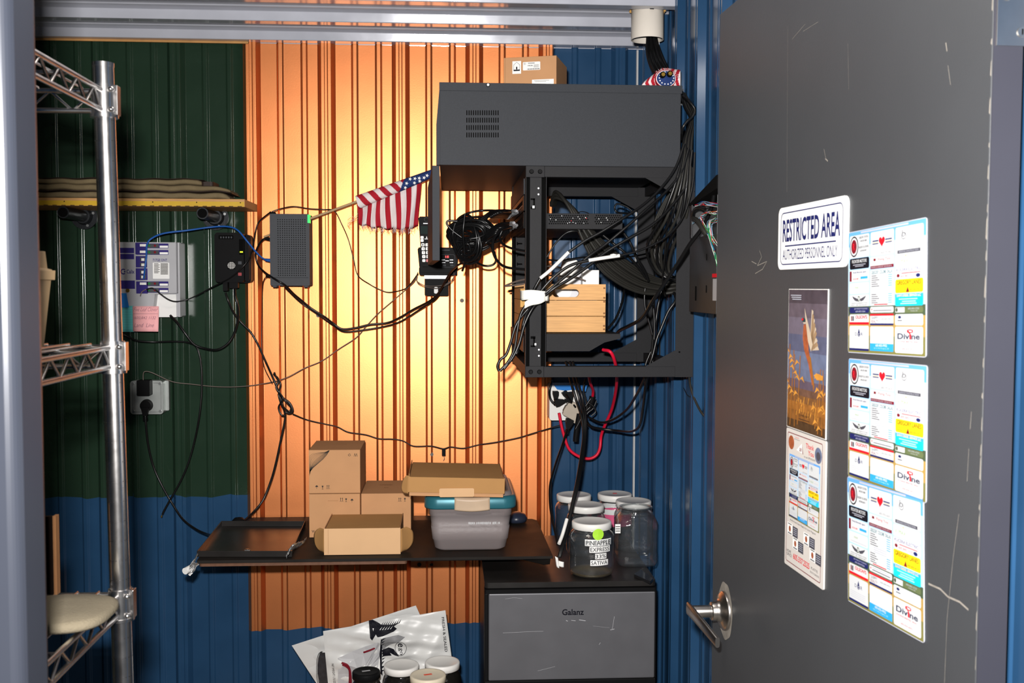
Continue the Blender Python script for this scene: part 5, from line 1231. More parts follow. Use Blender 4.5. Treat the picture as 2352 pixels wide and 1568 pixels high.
Yc = 2.94; gx0, gx1 = onY(828, 1180, Yc).x, onY(944, 1180, Yc).x; z3 = onY(886, 1133, Yc).z
o = thing('cardboard_box', 'cardboard box with small white sticker, right of the left stack and beside the bin', 'box', ((gx0+gx1)/2, 3.05, zt), 'stacked cardboard boxes')
gx0 = max(gx0, fx1+.0015)
simple_box(o, gx0, gx1, Yc, 3.14, zt+.001, z3)
mb = MB(FY(Yc)); q = lambda x0, y0, x1, y1: RY(x0, y0, x1, y1, Yc)
arrows(mb, 916, 1143); glass(mb, 928, 1143); A = q(920, 1201, 926.5, 1217); mb.rect(*A, .0004, white); A = q(921, 1207, 924, 1217); mb.rect(*A, .0006, navy); mb.build('printed_symbols', o)
mb = MB(); pz = z3+.0004; Mz = Matrix(((1, 0, 0, 0), (0, 1, 0, 0), (0, 0, 1, pz), (0, 0, 0, 1))); mb.M = Mz
A0, B0 = onZ(872, 1114, pz), onZ(902, 1111, pz); mb.text('CUSTOMIZABLE', A0.x, B0.x, A0.y, A0.y+.012, 0, cardedge, 0); A0, B0 = onZ(882, 1119, pz), onZ(893, 1116, pz); mb.text('SPACE', A0.x, B0.x, A0.y-.006, A0.y+.004, 0, cardedge, 0); mb.build('lid_printed_symbols', o)

def curved_flap(o, x, s_, y0, y1, z0, z1, name='side_flap', m=cardin):
    """rounded ear swinging out from the front corner at x (s_ = -1 left, +1 right)"""
    mb = MB(); 
    def fn(u, v):
        w_ = .052*(1-abs(2*v-1)**3*.55) if True else 0
        d = u*w_; return (x+s_*(d*.62), y0+.012+d*.55+.010*math.sin(u*1.5), z0+(z1-z0)*(.02+.96*v))
    mb.grid(fn, 8, 12, m); mb.build(name, o, solid=.0015)
# tray style box in front
Yd = 2.725; dx0, dx1 = onY(744, 1245, Yd).x, onY(920, 1245, Yd).x; zd = onY(830, 1213, Yd).z; Yd1 = 2.905
o = thing('mailer_box', 'tan cardboard mailer box with flared side ears at the front of the table', 'box', ((dx0+dx1)/2, 2.8, zt))
mb = MB(); mb.box(dx0, dx1, Yd, Yd+.0025, zt+.001, zd+.0, mat('pale_cardboard', (206, 166, 124), .75, 0, .03, 20)); mb.build('front_panel', o, bevel=.0008)
mb = MB(); mb.box(dx0+.003, dx1-.003, Yd+.004, Yd1, zt+.001, zd-.002, cardin); mb.box(dx0+.0005, dx0+.0022, Yd+.006, Yd1, zt+.001, zd+.001, card); mb.box(dx1-.0022, dx1-.0005, Yd+.006, Yd1, zt+.001, zd+.001, card)
mb.build('tray', o, bevel=.0008)
mb = MB(FY(Yd)); mb.rect(dx0+.0105, dx0+.011, zt+.004, zd-.002, .0003, cardedge); mb.build('fold_crease', o)
curved_flap(o, dx0, -1, Yd, 0, zt+.002, zd-.004); curved_flap(o, dx1, 1, Yd, 0, zt+.002, zd-.004)

# ================================================================ BIN
Yb0, Yb1 = 2.735, 3.02
t = thing('storage_bin', 'clear milky plastic storage bin with teal lid rim on the right half of the table', 'bin', (onY(1080, 1200, Yb0).x, 2.88, zt))
zl = onY(1080, 1167, Yb0).z; zlt = onY(1080, 1140, Yb0).z
def ring(x0, x1, y0, y1, z, r, k=6):
    return [(a, b, z) for a, b in MB().rpoly(x0, x1, y0, y1, r, k)]
bx0, bx1 = onY(995, 1260, Yb0).x, onY(1166, 1260, Yb0).x; ux0, ux1 = onY(986, 1170, Yb0).x, onY(1176, 1170, Yb0).x
H = zl-zt
def lofts(levels, m, name, par, close_bottom=True, **k):
    mb = MB(); n = len(levels[0]); vs = [p for l in levels for p in l]
    mb.add(vs, [(i*n+j, i*n+(j+1) % n, (i+1)*n+(j+1) % n, (i+1)*n+j) for i in range(len(levels)-1) for j in range(n)], m, True)
    if close_bottom: mb.add(levels[0], [tuple(range(n))[::-1]], m)
    return mb, name, par
def lv(f, dz, ins=0): 
    return ring(bx0+(ux0-bx0)*f+ins, bx1+(ux1-bx1)*f-ins, Yb0+.012*(1-f)+ins, Yb1-.02*(1-f)-ins, zt+.002+dz, .022)
mb, _, _ = lofts([lv(0, 0, .012), lv(0, .006, .004), lv(.05, .028, 0), lv(.06, .030, -.0018), lv(.5, H*.55, -.001), lv(.52, H*.56, .001), lv(.8, H*.80, 0), lv(.82, H*.81, -.0015), lv(1, H+.004, -.001)], binp, '', None)
mb.build('bin_body', t)
mb = MB(FY(Yb0-.002)); A = RY(1076, 1198, 1149, 1204, Yb0-.002); emb = mat('pale_embossing', (186, 186, 188), .5); random.seed(2)
x_ = A[0]
while x_ < A[1]-.003:
    w_ = random.uniform(.0012, .0026); mb.rect(x_, x_+w_, A[2]+random.uniform(0, .001), A[3]-random.uniform(0, .001), .0, emb); x_ += w_+random.uniform(.0006, .001)
    if random.random() < .12: x_ += .003
mb.build('embossed_mark', t)
lx0, lx1 = onY(974, 1150, Yb0-.01).x, onY(1187, 1150, Yb0-.01).x
L = lambda ins, z, r=.035: ring(lx0+ins, lx1-ins, Yb0-.012+ins, Yb1+.01-ins, z, r)
mb, _, _ = lofts([L(.012, zl+.001), L(.001, zl), L(0, zl+.004), L(.0005, zlt-.006), L(.004, zlt), L(.010, zlt+.001)], teal, '', None, True); mb.build('lid_rim', t)
mb, _, _ = lofts([L(.010, zlt+.0008), L(.016, zlt-.001), L(.020, zlt-.004)], binp, '', None, False)
n_ = len(L(0, 0)); mb.add(L(.020, zlt-.004), [tuple(range(n_))], binp); mb.build('lid_panel', t)
mb, _, _ = lofts([L(.010, zlt+.0008), L(.014, zlt+.010, .03), L(.020, zlt+.012, .03), L(.024, zlt-.003, .03)], binp, '', None, False); mb.build('lid_ridge', t)
A = RY(1044, 1139, 1125, 1171, Yb0-.015); mb = MB()
def lat(u, v): return (A[0]+(A[1]-A[0])*u, Yb0-.015-.0035*math.sin(math.pi*u)+(.004 if v > .85 else 0)+(.02*max(0, v-.9)*10 if v > .9 else 0), A[2]-.003*math.sin(math.pi*u)+(A[3]-A[2])*v)
mb.grid(lat, 16, 10, beige); mb.build('latch', t, solid=.003, label='beige plastic lid latch')
# flat box on the bin
Yg0 = 2.69; gz0 = zlt+.013; ex0, ex1 = onY(938, 1110, Yg0).x, onY(1160, 1110, Yg0).x; gz1 = onY(1050, 1093, Yg0).z
o = thing('flat_box', 'flat tan cardboard box with front tab lying across the lid of the storage bin', 'box', ((ex0+ex1)/2, 2.8, gz0))
TM = Matrix.Translation((ex0, Yg0, gz1)) @ Matrix.Rotation(math.radians(1.6), 4, 'Y') @ Matrix.Translation((-ex0, -Yg0, -gz1))
hh = gz1-onY(1050, 1129, Yg0).z
mb = MB(TM); mb.box(ex0+.003, ex1-.003, Yg0+.004, 2.91, gz1-hh-.010, gz1-.0025, card); mb.build('tray', o, bevel=.0008)
mb = MB(TM); mb.box(ex0, ex1, Yg0, Yg0+.0018, gz1-hh, gz1, cardin); mb.box(ex0+.004, ex1-.002, Yg0, 2.913, gz1-.0018, gz1, cardin); mb.build('lid', o, bevel=.0008)
mb = MB(TM); mb.box(ex0+.0005, ex0+.0025, Yg0+.01, 2.915, gz1-.01, gz1+.006, cardin); mb.box(ex1-.004, ex1-.0025, Yg0+.01, 2.915, gz1-.003, gz1+.0012, cardedge); mb.build('side_wall', o)
A = RY(1009, 1121, 1089, 1141, Yg0-.002); mb = MB(); mb.prism(mb.rpoly(A[0], A[1], A[2], A[3], .004), Yg0-.003, Yg0-.0012, mat('pale_cardboard', (206, 166, 124), .75), 'y'); mb.build('front_tab', o)
mb = MB(TM)
def ear(u, v): w_ = .030*(1-abs(2*v-1)**3*.5)*(.5+.5*(1-v)); return (ex0-u*w_*.75, Yg0+.012+u*w_*.6, gz1-hh-.006+(hh+.006)*v)
mb.grid(ear, 8, 12, cardin); mb.build('side_flap', o, solid=.0015)
# dark lump behind the bin
p = onY(1185, 1200, 3.10); tag(MB().lathe([(0, 0), (.030, .002), (.033, .012), (.026, .024), (.012, .030), (0, .031)], (p.x, 3.085, zt+.0015), mat('dark_navy_plastic', (40, 46, 62), .3), 28).build('rounded_plug'), 'dark blue grey rounded plastic cap behind the right side of the bin', 'cap')

# ================================================================ FRIDGE
Yr = 2.60; fx0, fx1 = onY(1113, 1450, Yr).x, onY(1507, 1450, Yr).x; ztop = onY(1310, 1337, Yr).z; zd1 = onY(1310, 1360, Yr).z; zd0 = onY(1310, 1560, Yr).z
t = thing('mini_fridge', 'compact refrigerator with grey stainless freezer door and black top under the table end', 'refrigerator', ((fx0+fx1)/2, 2.85, 0))
fz = ztop
mb = MB(); mb.box(fx0+.004, fx1-.004, Yr+.05, 3.10, .012, fz-.012, mat('black_enamel', (26, 24, 23), .35, .1, .1)); mb.build('cabinet', t, bevel=.004)
mb = MB(); mb.rbox(fx0, fx1, Yr+.006, 3.10, fz-.014, fz, .012, mat('black_gloss_top', (30, 28, 27), .38, 0, .2, 12, rvar=.1, spec=.3), 'z'); mb.build('top_cover', t, bevel=.003)
mb = MB(); mb.rbox(fx0, fx1, Yr-.002, Yr+.045, zd1, fz-.016, .006, blk, 'z'); mb.build('door_cap', t, bevel=.003)
mb = MB(); mb.box(fx0+.010, fx1-.003, Yr, Yr+.045, zd0, zd1-.001, fridgeg); mb.build('freezer_door', t, bevel=.003)
mb = MB(); mb.box(fx0, fx0+.0095, Yr-.001, Yr+.045, zd0, zd1, blk); mb.build('door_trim', t, bevel=.002); mb = MB(); mb.box(fx1-.003, fx1, Yr-.001, Yr+.045, zd0, zd1, blk); mb.build('door_trim', t, bevel=.002)
mb = MB(); mb.box(fx0, fx1, Yr, Yr+.045, zd0-.018, zd0-.001, blk); mb.build('lower_cap', t, bevel=.002)
mb = MB(); mb.box(fx0+.010, fx1-.003, Yr, Yr+.045, .05, zd0-.020, fridgeg); mb.build('fridge_door', t, bevel=.003)
mb = MB(); mb.box(fx0+.01, fx1-.01, Yr+.01, Yr+.048, 0.001, .048, blk); mb.build('kick_plate', t)
mb = MB(FY(Yr)); A = RY(1291, 1398, 1341, 1412, Yr); mb.text('Galanz', *A, .0006, blackink, .022)
mb.build('brand_lettering', t)
mb = MB(FY(Yr)); scr = mat('light_scuff', (170, 170, 174), .5)
for pts, w_ in (([(1155, 1453), (1215, 1450), (1248, 1449)], .0006), ([(1411, 1415), (1407, 1440), (1405, 1446)], .0007), ([(1402, 1446), (1411, 1444)], .0016), ([(1376, 1480), (1379, 1475)], .0008), ([(1362, 1437), (1400, 1441)], .0003), ([(1300, 1424), (1304, 1426)], .0015), ([(1312, 1424), (1322, 1425)], .0012), ([(1330, 1423), (1345, 1425)], .0016), ([(1235, 1540), (1275, 1530)], .0005), ([(1160, 1375), (1180, 1372), (1200, 1374)], .0004)):
    mb.line([(onY(x, y, Yr).x, onY(x, y, Yr).z) for x, y in pts], w_, .0005, scr)
mb.build('scuffs', t)
a = onZ(1458, 1322, fz); tag(MB().prism([(onZ(1456, 1325, fz).x, onZ(1456, 1325, fz).y), (onZ(1497, 1345, fz).x-.002, onZ(1497, 1343, fz).y+.004), (onZ(1506, 1338, fz).x-.004, onZ(1506, 1335, fz).y), (onZ(1472, 1314, fz).x, onZ(1472, 1314, fz).y)], fz+.001, fz+.008, mat('glossy_black_shard', (34, 34, 36), .12, .2, .2, 30), 'z').build('hinge_cover', bevel=.001), 'loose black glossy hinge cover on the front right corner of the fridge top', 'cover')

# ================================================================ JARS
def jar_profile(R, H, rib=True):
    return [(0, 0), (R*.80, 0), (R*.93, .003), (R, .012), (R, H*.22), (R*.985, H*.25), (R*.985, H*.62), (R, H*.65), (R, H*.76), (R*.93, H*.84), (R*.82, H*.89), (R*.80, H*.90), (R*.80, H)]
def make_jar(label, R, H, lidm, lidR=None, m=jar, group=None, sq=None, lid=True, residue=True):
    o = thing('plastic_jar', label, 'jar', (0, 0, 0), group)
    pf = jar_profile(R, H); mb = MB(); mb.lathe(pf, (0, 0, 0), m, 44, [sq]*(len(pf)-4)+[2.2, 2, 2, 2] if sq else None)
    inner = [(r-.0016 if r > .01 else r, z+.0016) for r, z in pf[:-1]]+[(R*.80-.0016, H)]
    mb.build('jar_body', o)
    if not lid:
        mb = MB(); mb.lathe([(R*.80, H-.002), (R*.83, H-.004), (R*.83, H), (R*.78, H+.001), (R*.77, H-.004)], (0, 0, 0), m, 44)
        mb.lathe([(R*.81, H-.018), (R*.85, H-.016), (R*.81, H-.014)], (0, 0, 0), m, 44); mb.build('neck_ring', o)
    if lid:
        r = lidR or R*.88; mb = MB(); mb.lathe([(r-.002, H-.010), (r, H-.009), (r, H+.005), (r-.0015, H+.0075), (r-.006, H+.008), (r-.009, H+.007), (0, H+.007)], (0, 0, 0), lidm, 48)
        mb.lathe([(r-.0018, H-.010), (r-.003, H-.010), (r-.003, H+.004)], (0, 0, 0), lidm, 48)
        mb.build('lid', o)
    if residue: MB().lathe([(0, .002), (R*.86, .002), (R*.93, .006), (R*.90, .010), (R*.80, .004), (0, .0035)], (0, 0, 0), clear_mat('amber_residue', (130, 112, 70), .25, .3, .5) if 'amber_residue' not in MATS else MATS['amber_residue'], 40).build('residue', o, label='thin film of amber residue')
    return o
fzz = fz+.0012
def at_lid(x, y, zl_): p = onZ(x, y, zl_); return (p.x, p.y, fzz)
Hj = onY(1358, 1193, 2.69).z-.007-fzz
j0 = make_jar('clear plastic jar with PINEAPPLE EXPRESS labels and lime green dot, frontmost on the fridge', .0585, Hj, whitep, .0515, group='jars on the fridge')
j0.location = at_lid(1359, 1196, fzz+Hj+.007)
# labels wrap the front jar
def wrap(mb, jx, jy, R, x0, x1, y0, y1, m, txt=None, k=0):
    A = RY(x0, y0, x1, y1, jy-R)
    def c(x, z, e): dx = x-jx; dx = max(-R*.985, min(R*.985, dx)); return (dx, -math.sqrt((R+e)**2-dx*dx), z-fzz)
    mb.grid(lambda u, v: c(A[0]+(A[1]-A[0])*u, A[2]+(A[3]-A[2])*v, .0006), 8, 1, m, False)
    if txt:
        v_, f_ = glyphs(txt, .006); ax, bx = min(p[0] for p in v_), max(p[0] for p in v_); ay, by_ = min(p[1] for p in v_), max(p[1] for p in v_); W_, H_ = (A[1]-A[0])*.92, (A[3]-A[2])*.66
        xm, zm_ = (A[0]+A[1])/2, (A[2]+A[3])/2
        mb.add([c(xm+((p[0]-ax)/(bx-ax)-.5)*W_, zm_+((p[1]-ay)/(by_-ay)-.5)*H_, .0011) for p in v_], f_, blackink)
mb = MB(); jx, jy = j0.location.x, j0.location.y; R = .0585
for x0, y0, x1, y1, s_ in ((1344, 1239, 1406, 1254, 'PINEAPPLE'), (1354, 1255, 1403, 1269, 'EXPRESS'), (1367, 1271, 1394, 1284, '33%'), (1356, 1286, 1398, 1299, 'SATIVA')): wrap(mb, jx, jy, R*.99, x0, x1, y0, y1, white, s_)
mb.local('printed_labels', j0)
mb = MB(); A = RY(1361, 1215, 1387, 1239, jy-R); cx, cz, r_ = (A[0]+A[1])/2, (A[2]+A[3])/2, (A[1]-A[0])/2
pts = [(0, 0)]+[(math.cos(a_*math.pi/14)*r_, math.sin(a_*math.pi/14)*r_) for a_ in range(28)]
RR_ = .0555
mb.add([(cx-jx+a_, -math.sqrt((.0600)**2-(cx-jx+a_)**2), cz-fzz+b_) for a_, b_ in pts], [(0, 1+i, 1+(i+1) % 28) for i in range(28)], dotg); mb.local('lime_dot', j0)
jp = make_jar('clear plastic jar with white lid on the fridge, directly behind the PINEAPPLE EXPRESS jar', .055, Hj, whitep, .0505, group='jars on the fridge', residue=False)
jp.location = at_lid(1346, 1158, fzz+Hj+.007)
j2 = copy_tree(jp, at_lid(1318, 1135, fzz+Hj+.007), None, 'clear plastic jar with white lid, leftmost of the jars on the fridge')
j3 = copy_tree(jp, at_lid(1412, 1133, fzz+Hj+.007), None, 'clear plastic jar with red marked white lid and pink label on the fridge')
j4 = copy_tree(jp, at_lid(1455, 1149, fzz+Hj+.007), None, 'clear plastic jar with white lid standing behind the open jar')
x_, y_ = j3.location.x, j3.location.y
mb = MB(); mb.lathe([(.0515, .05), (.0515, .085)], (0, 0, 0), pinkj, 40); mb.lathe([(.0517, .085), (.0517, .100)], (0, 0, 0), white, 40); mb.local('pink_label', j3)
MB().box(-.006, .006, -.004, .002, Hj+.0078, Hj+.0084, red).local('red_mark', j3)
Ho = onY(1460, 1163, 2.77).z-fzz
j5 = make_jar('open clear square shouldered jar without lid at the right of the fridge top', .0545, Ho, whitep, None, jar, 'jars on the fridge', 5.5, False, False)
p = onY(1459, 1300, 2.775); j5.location = (p.x, 2.775, fzz)
mb = MB(); A = RY(1411, 1203, 1425, 1224, 2.775-.0545); mb.box(A[0]-p.x+.002, A[1]-p.x, -.0562, -.0555, A[2]-fzz, A[3]-fzz, white)
for k in range(3): mb.box(A[0]-p.x+.003, A[1]-p.x-.001, -.0566, -.0562, A[2]-fzz+.005+.006*k, A[2]-fzz+.007+.006*k, ink)
mb.local('paper_label', j5)

# low carton that carries the pouches and jars (its top lies below the picture)
zs = .338
o = thing('storage_carton', 'plain brown carton on the floor below the pouches', 'box', (onY(860, 1500, 2.9).x, 2.9, 0))
cxL, cxR = onY(690, 1500, 2.9).x-.06, onY(1085, 1500, 2.9).x
MB().box(cxL, cxR, 2.62, 3.03, .001, zs, card).build('carton', o, bevel=.003)
def floorjar(x, y, lidm, lab, R, mark=None, m=smokejar):
    H = .152; zl_ = zs+.0012+H+.007; j = make_jar(lab, R*1.08, H, lidm, R, m, 'jars beside the pouches', None, True, False); p = onZ(x, y, zl_); j.location = (p.x, p.y, zs+.0012)
    if mark:
        mb = MB(); c_, s_ = math.cos(.3), math.sin(.3)
        mb.add([(a_*c_-b_*s_, a_*s_+b_*c_, H+.0078) for a_, b_ in ((-.011, -.004), (.011, -.004), (.011, .005), (-.011, .005))], [(0, 1, 2, 3)], mark); mb.local('sticker', j)
    return j
floorjar(841, 1541, blk, 'jar with black lid and grey sticker at the bottom edge beside the pouches', .037, lightg)
floorjar(922, 1526, whitep, 'jar with plain white lid between the black lid jar and cream lid jar', .0475)
floorjar(1016, 1519, whitep, 'jar with white lid nearest the fridge among the bottom jars', .0475)
floorjar(983, 1549, cream, 'jar with cream lid and orange sticker at the bottom edge', .0475, mat('orange_sticker', (240, 90, 60), .5))

# ================================================================ MYLAR POUCHES
def pouch(name, label, corners, Y, bulge, mats, seed, folds):
    """corners in pixels: lower left, lower right, upper right, upper left of the pouch sheet"""
    random.seed(seed)
    C4 = [Vector(c_) for c_ in corners]
    o = thing(name, label, 'pouch', tuple(onY(*((C4[0]+C4[1])/2)[:2], Y)), 'silver white mylar pouches')
    def pt(u, v, side=-1):
        p = C4[0]*(1-u)*(1-v)+C4[1]*u*(1-v)+C4[2]*u*v+C4[3]*(1-u)*v
        e = (math.sin(math.pi*min(1, max(0, u)))*math.sin(math.pi*min(1, max(0, v))))**.6
        w_ = .004*math.sin(u*13+v*7)+.003*math.sin(v*23-u*11)+.0025*math.sin(u*31+v*17)
        cr = -.0055*abs(math.sin(u*7+v*5+seed))**.45-.0045*abs(math.sin(u*4-v*9+1.3*seed))**.5-.003*abs(math.sin(u*15+v*3))**.6
        w_ += cr*.55
        y_ = Y+side*(bulge*e+(w_*1.8+folds*abs(math.sin(u*6+v*3.4)))*e)
        return onY(p.x, p.y, y_) if False else (onY(p.x, p.y, Y)+Vector((0, (y_-Y), 0)))
    mb = MB(); mb.grid(lambda u, v: tuple(pt(u, v, -1)), 70, 70, mylar); mb.grid(lambda u, v: tuple(pt(1-u, v, 1)), 20, 20, mylar); mb.build('pouch_shell', o)
    return o, pt
oB, ptB = pouch('mylar_pouch', 'silver white pouch leaning behind the other, its rounded corner at far left', [(790, 1665), (670, 1482), (955, 1390), (1040, 1580)], 2.98, .012, None, 1, .002)
oA, ptA = pouch('mylar_pouch', 'silver white pouch in front with black wolf print and small red cord window', [(760, 1640), (742, 1449), (1023, 1401), (1044, 1560)], 2.90, .020, None, 2, .004)
def onA(mb, poly, m, k=1, pt=ptA):
    pts = []
    n = len(poly)
    for i in range(n):
        a, b = poly[i], poly[(i+1) % n]
        for s_ in range(3): f_ = s_/3; pts.append((a[0]+(b[0]-a[0])*f_, a[1]+(b[1]-a[1])*f_))
    cu, cv = sum(p[0] for p in poly)/n, sum(p[1] for p in poly)/n
    rings = []
    for f_ in (1, .66, .33):
        rings.append([tuple(pt(cu+(u-cu)*f_, cv+(v-cv)*f_)+Vector((0, -.0016-.0004*k, 0))) for u, v in pts])
    N = len(pts); vs = rings[0]+rings[1]+rings[2]+[tuple(pt(cu, cv)+Vector((0, -.0016-.0004*k, 0)))]
    fs = [(r_*N+i, r_*N+(i+1) % N, (r_+1)*N+(i+1) % N, (r_+1)*N+i) for r_ in (0, 1) for i in range(N)]+[(2*N+i, 2*N+(i+1) % N, 3*N) for i in range(N)]
    mb.add(vs, fs, m)
def inv(pt, x, y):
    """pixel -> (u,v) on pouch A by search"""
    C_ = [(760, 1640), (742, 1449), (1023, 1401), (1044, 1560)]
    u = v = .5
    for _ in range(30):
        px = C_[0][0]*(1-u)*(1-v)+C_[1][0]*u*(1-v)+C_[2][0]*u*v+C_[3][0]*(1-u)*v; py = C_[0][1]*(1-u)*(1-v)+C_[1][1]*u*(1-v)+C_[2][1]*u*v+C_[3][1]*(1-u)*v
        du = ((-C_[0][0]+C_[1][0])*(1-v)+(C_[2][0]-C_[3][0])*v, (-C_[0][1]+C_[1][1])*(1-v)+(C_[2][1]-C_[3][1])*v)
        dv = ((-C_[0][0]+C_[3][0])*(1-u)+(C_[2][0]-C_[1][0])*u, (-C_[0][1]+C_[3][1])*(1-u)+(C_[2][1]-C_[1][1])*u)
        det = du[0]*dv[1]-du[1]*dv[0]; ex, ey = x-px, y-py; u += (ex*dv[1]-ey*dv[0])/det; v += (du[0]*ey-du[1]*ex)/det
    return u, v
def pp_(mb, pts, m, k=1): onA(mb, [inv(None, x, y) for x, y in pts], m, k)
mb = MB()
pp_(mb, [(847, 1424), (856, 1422), (872, 1430), (878, 1434), (872, 1442), (862, 1456), (856, 1466), (850, 1448)], blackink)
pp_(mb, [(870, 1433), (900, 1432), (918, 1428), (905, 1436), (912, 1442), (905, 1448), (880, 1456), (868, 1458), (862, 1450)], blackink)
pp_(mb, [(852, 1424), (847, 1424), (851, 1462), (856, 1467), (862, 1452)], blackink)
for k in range(9): pp_(mb, [(874+k*5, 1435-k*.6), (878+k*5, 1434-k*.6), (882+k*5, 1426-k*.7)], blackink, 2)
pp_(mb, [(856, 1441), (859, 1441), (858, 1447)], white, 2)
for k in range(5): pp_(mb, [(872+k*6, 1444-k*.5), (874+k*6, 1444-k*.5), (879+k*6, 1436-k*.5)], white, 2)
pp_(mb, [(880, 1460), (915, 1455), (931, 1458), (915, 1470), (896, 1478), (880, 1490), (875, 1480)], mat('print_mid_grey', (130, 130, 132), .5))
pp_(mb, [(876, 1462), (879, 1462), (877, 1520), (880, 1545), (875, 1540), (872, 1500)], blackink, 2)
for k in range(11): pp_(mb, [(878, 1462+k*7), (878, 1466+k*7), (888-(k % 3)*2, 1459+k*7)], blackink, 2)
pp_(mb, [(878, 1490), (893, 1485), (905, 1488), (918, 1502), (908, 1500), (902, 1493), (893, 1491), (886, 1502), (900, 1501), (880, 1506)], blackink, 2)
for k in range(18):
    a0, a1 = 2*math.pi*k/18, 2*math.pi*(k+1)/18; f_ = lambda a, r: (921+r*13.5*math.cos(a), 1484+r*16.5*math.sin(a)); pp_(mb, [f_(a0, 1), f_(a1, 1), f_(a1, .93), f_(a0, .93)], blackink, 3)
def ptext(mb, s_, x0, y0, dx, dy, L, Hh, m, k=3):
    v_, f_ = glyphs(s_, .01); ax, bx = min(p[0] for p in v_), max(p[0] for p in v_); ay, by_ = min(p[1] for p in v_), max(p[1] for p in v_)
    n_ = math.hypot(dx, dy); dx, dy = dx/n_, dy/n_; vs = []
    for p in v_:
        a, b = (p[0]-ax)/(bx-ax)*L, (p[1]-ay)/(by_-ay)*Hh; x, y = x0+dx*a+dy*b, y0+dy*a-dx*b
        u, w_ = inv(None, x, y); vs.append(tuple(ptA(u, w_)+Vector((0, -.003-.0003*k, 0))))
    mb.add(vs, f_, m)
ptext(mb, 'e', 914, 1471, .1, 1, 11, 11, blackink); ptext(mb, 'go', 915, 1484, .1, 1, 15, 9, blackink)
ptext(mb, 'NET WEIGHT 1.75 OZ (50G)', 761, 1520, 0.08, 1, 60, 7, ink)
ptext(mb, 'FRESH & SEALED', 1014, 1416, .10, 1, 80, 6, blackink)
mb.build('printed_wolf', oA, label='black wolf head and forest print')
mb = MB(); 
pp_(mb, [(777, 1508), (870, 1470), (873, 1500), (868, 1530), (830, 1560), (800, 1620), (776, 1620)], mat('pouch_window_film', (176, 176, 178), .4), 1)
mb.build('window_film', oA)
def cordp(x, y, e=.006): u, v = inv(None, x, y); return ptA(u, v)+Vector((0, -e, 0))
mb = MB(); mb.tube(smooth_path([cordp(786, 1516), cordp(793, 1518), cordp(800, 1522), cordp(805, 1535), cordp(807, 1555), cordp(806, 1575)]), .0030, maroon, 8); mb.tube(smooth_path([cordp(788, 1520), cordp(796, 1524), cordp(803, 1532), cordp(804, 1548), cordp(803, 1570)]), .0024, maroon, 8); mb.tube(smooth_path([cordp(836, 1495, .004), cordp(850, 1489, .004), cordp(862, 1484, .004)]), [.001, .004, .001]*5+[.003]*0 if False else .0026, maroon, 8); mb.build('red_cord', oA, label='dark red twisted cord')
# print on the rear pouch (dark lined window at left)
def ptb(x, y, e=.0025):
    best = None; C_ = [(790, 1665), (670, 1482), (955, 1390), (1040, 1580)]; p = onY(x, y, 2.98); return p+Vector((0, -.020-e, 0))
mb = MB(); pts = [(741, 1489), (734, 1495), (730, 1510), (729, 1530), (730, 1550), (734, 1568), (738, 1580)]
mb.tube(smooth_path([ptb(x, y) for x, y in pts]), .0007, blackink, 6); mb.tube(smooth_path([ptb(x+2.5, y) for x, y in pts]), .0005, blackink, 6)
mb.build('window_outline', oB); mb = MB()
pts = [(738, 1492), (734, 1505), (732, 1520), (732, 1540), (735, 1560), (739, 1580), (765, 1600), (760, 1492)]
q_ = [ptb(x, y, .0015) for x, y in pts]; mb.add([tuple(p) for p in q_], [tuple(range(len(q_)))], mat('dark_window_film', (54, 54, 58), .25, .3, .3, 60, bump=.8, bscale=60)); mb.build('dark_window', oB)

# ================================================================ OUTLET STRIP UNDER THE RACK
Ys = 3.15
A = RY(1262, 884, 1328, 965, Ys)
t = thing('surge_outlet', 'white surge protector outlet plate on the wall under the rack with several plugs', 'outlet', ((A[0]+A[1])/2, YB, A[2]))
mb = MB(); mb.rbox(A[0], A[1], Ys, YB-.0195, A[2], A[3], .008, whitep, 'y'); mb.box(A[0]+.01, A[1]-.01, YB-.02, YB, A[2]+.01, A[3]-.01, whitep); mb.build('plate', t, bevel=.003)
mb = MB(FY(Ys)); mb.text('PHILIPS', *RY(1286, 920, 1304, 923.5, Ys), .0006, ink, .01); mb.build('printed_mark', t)
def plug(x, y, Y, m, lab, tilt=0, w_=.017):
    p = onY(x, y, Y); o = thing('power_plug', lab, 'plug', tuple(p)); M_ = Matrix.Translation(p) @ Matrix.Rotation(tilt, 4, 'Y')
    mb = MB(M_); mb.prism([(-w_/2, 0), (w_/2, 0), (w_/2, -.010), (.003, -.030), (-.003, -.030), (-w_/2, -.010)], -.016, .012, m, 'y'); mb.build('plug_body', o, bevel=.002)
    mb = MB(M_)
    for k in range(3): mb.box(-.005, .005, -.014, .010, -.034-.0045*k, -.032-.0045*k, m)
    mb.box(-.0035, .0035, -.005, .001, -.044, -.028, m); mb.build('strain_relief', o); return o
plug(1276, 898, 3.134, blk, 'black plug in the upper left socket of the white outlet plate', .0)
plug(1295, 899, 3.134, blk, 'black plug in the upper middle socket of the white outlet plate', -.55)
plug(1309, 900, 3.13, blk, 'black plug half hidden behind cables at the right of the white outlet plate', -.1)
o = plug(1274, 925, 3.08, blk, 'angled black connector at the lower left of the outlet cluster', 1.35+math.pi, .02)
o = plug(1309, 962, 3.07, blk, 'black cord plug pushed into the underside of the beige splitter', .25, .022)
p0 = onY(1312, 946, 3.08); M_ = Matrix.Translation(p0) @ Matrix.Rotation(math.radians(28), 4, 'Y')
mb = MB(M_); mb.rbox(-.022, .020, -.012, .012, -.018, .022, .005, mat('beige_splitter', (176, 164, 148), .5), 'y'); mb.rbox(-.012, .010, -.014, .014, .015, .030, .003, MATS['beige_splitter'], 'y')
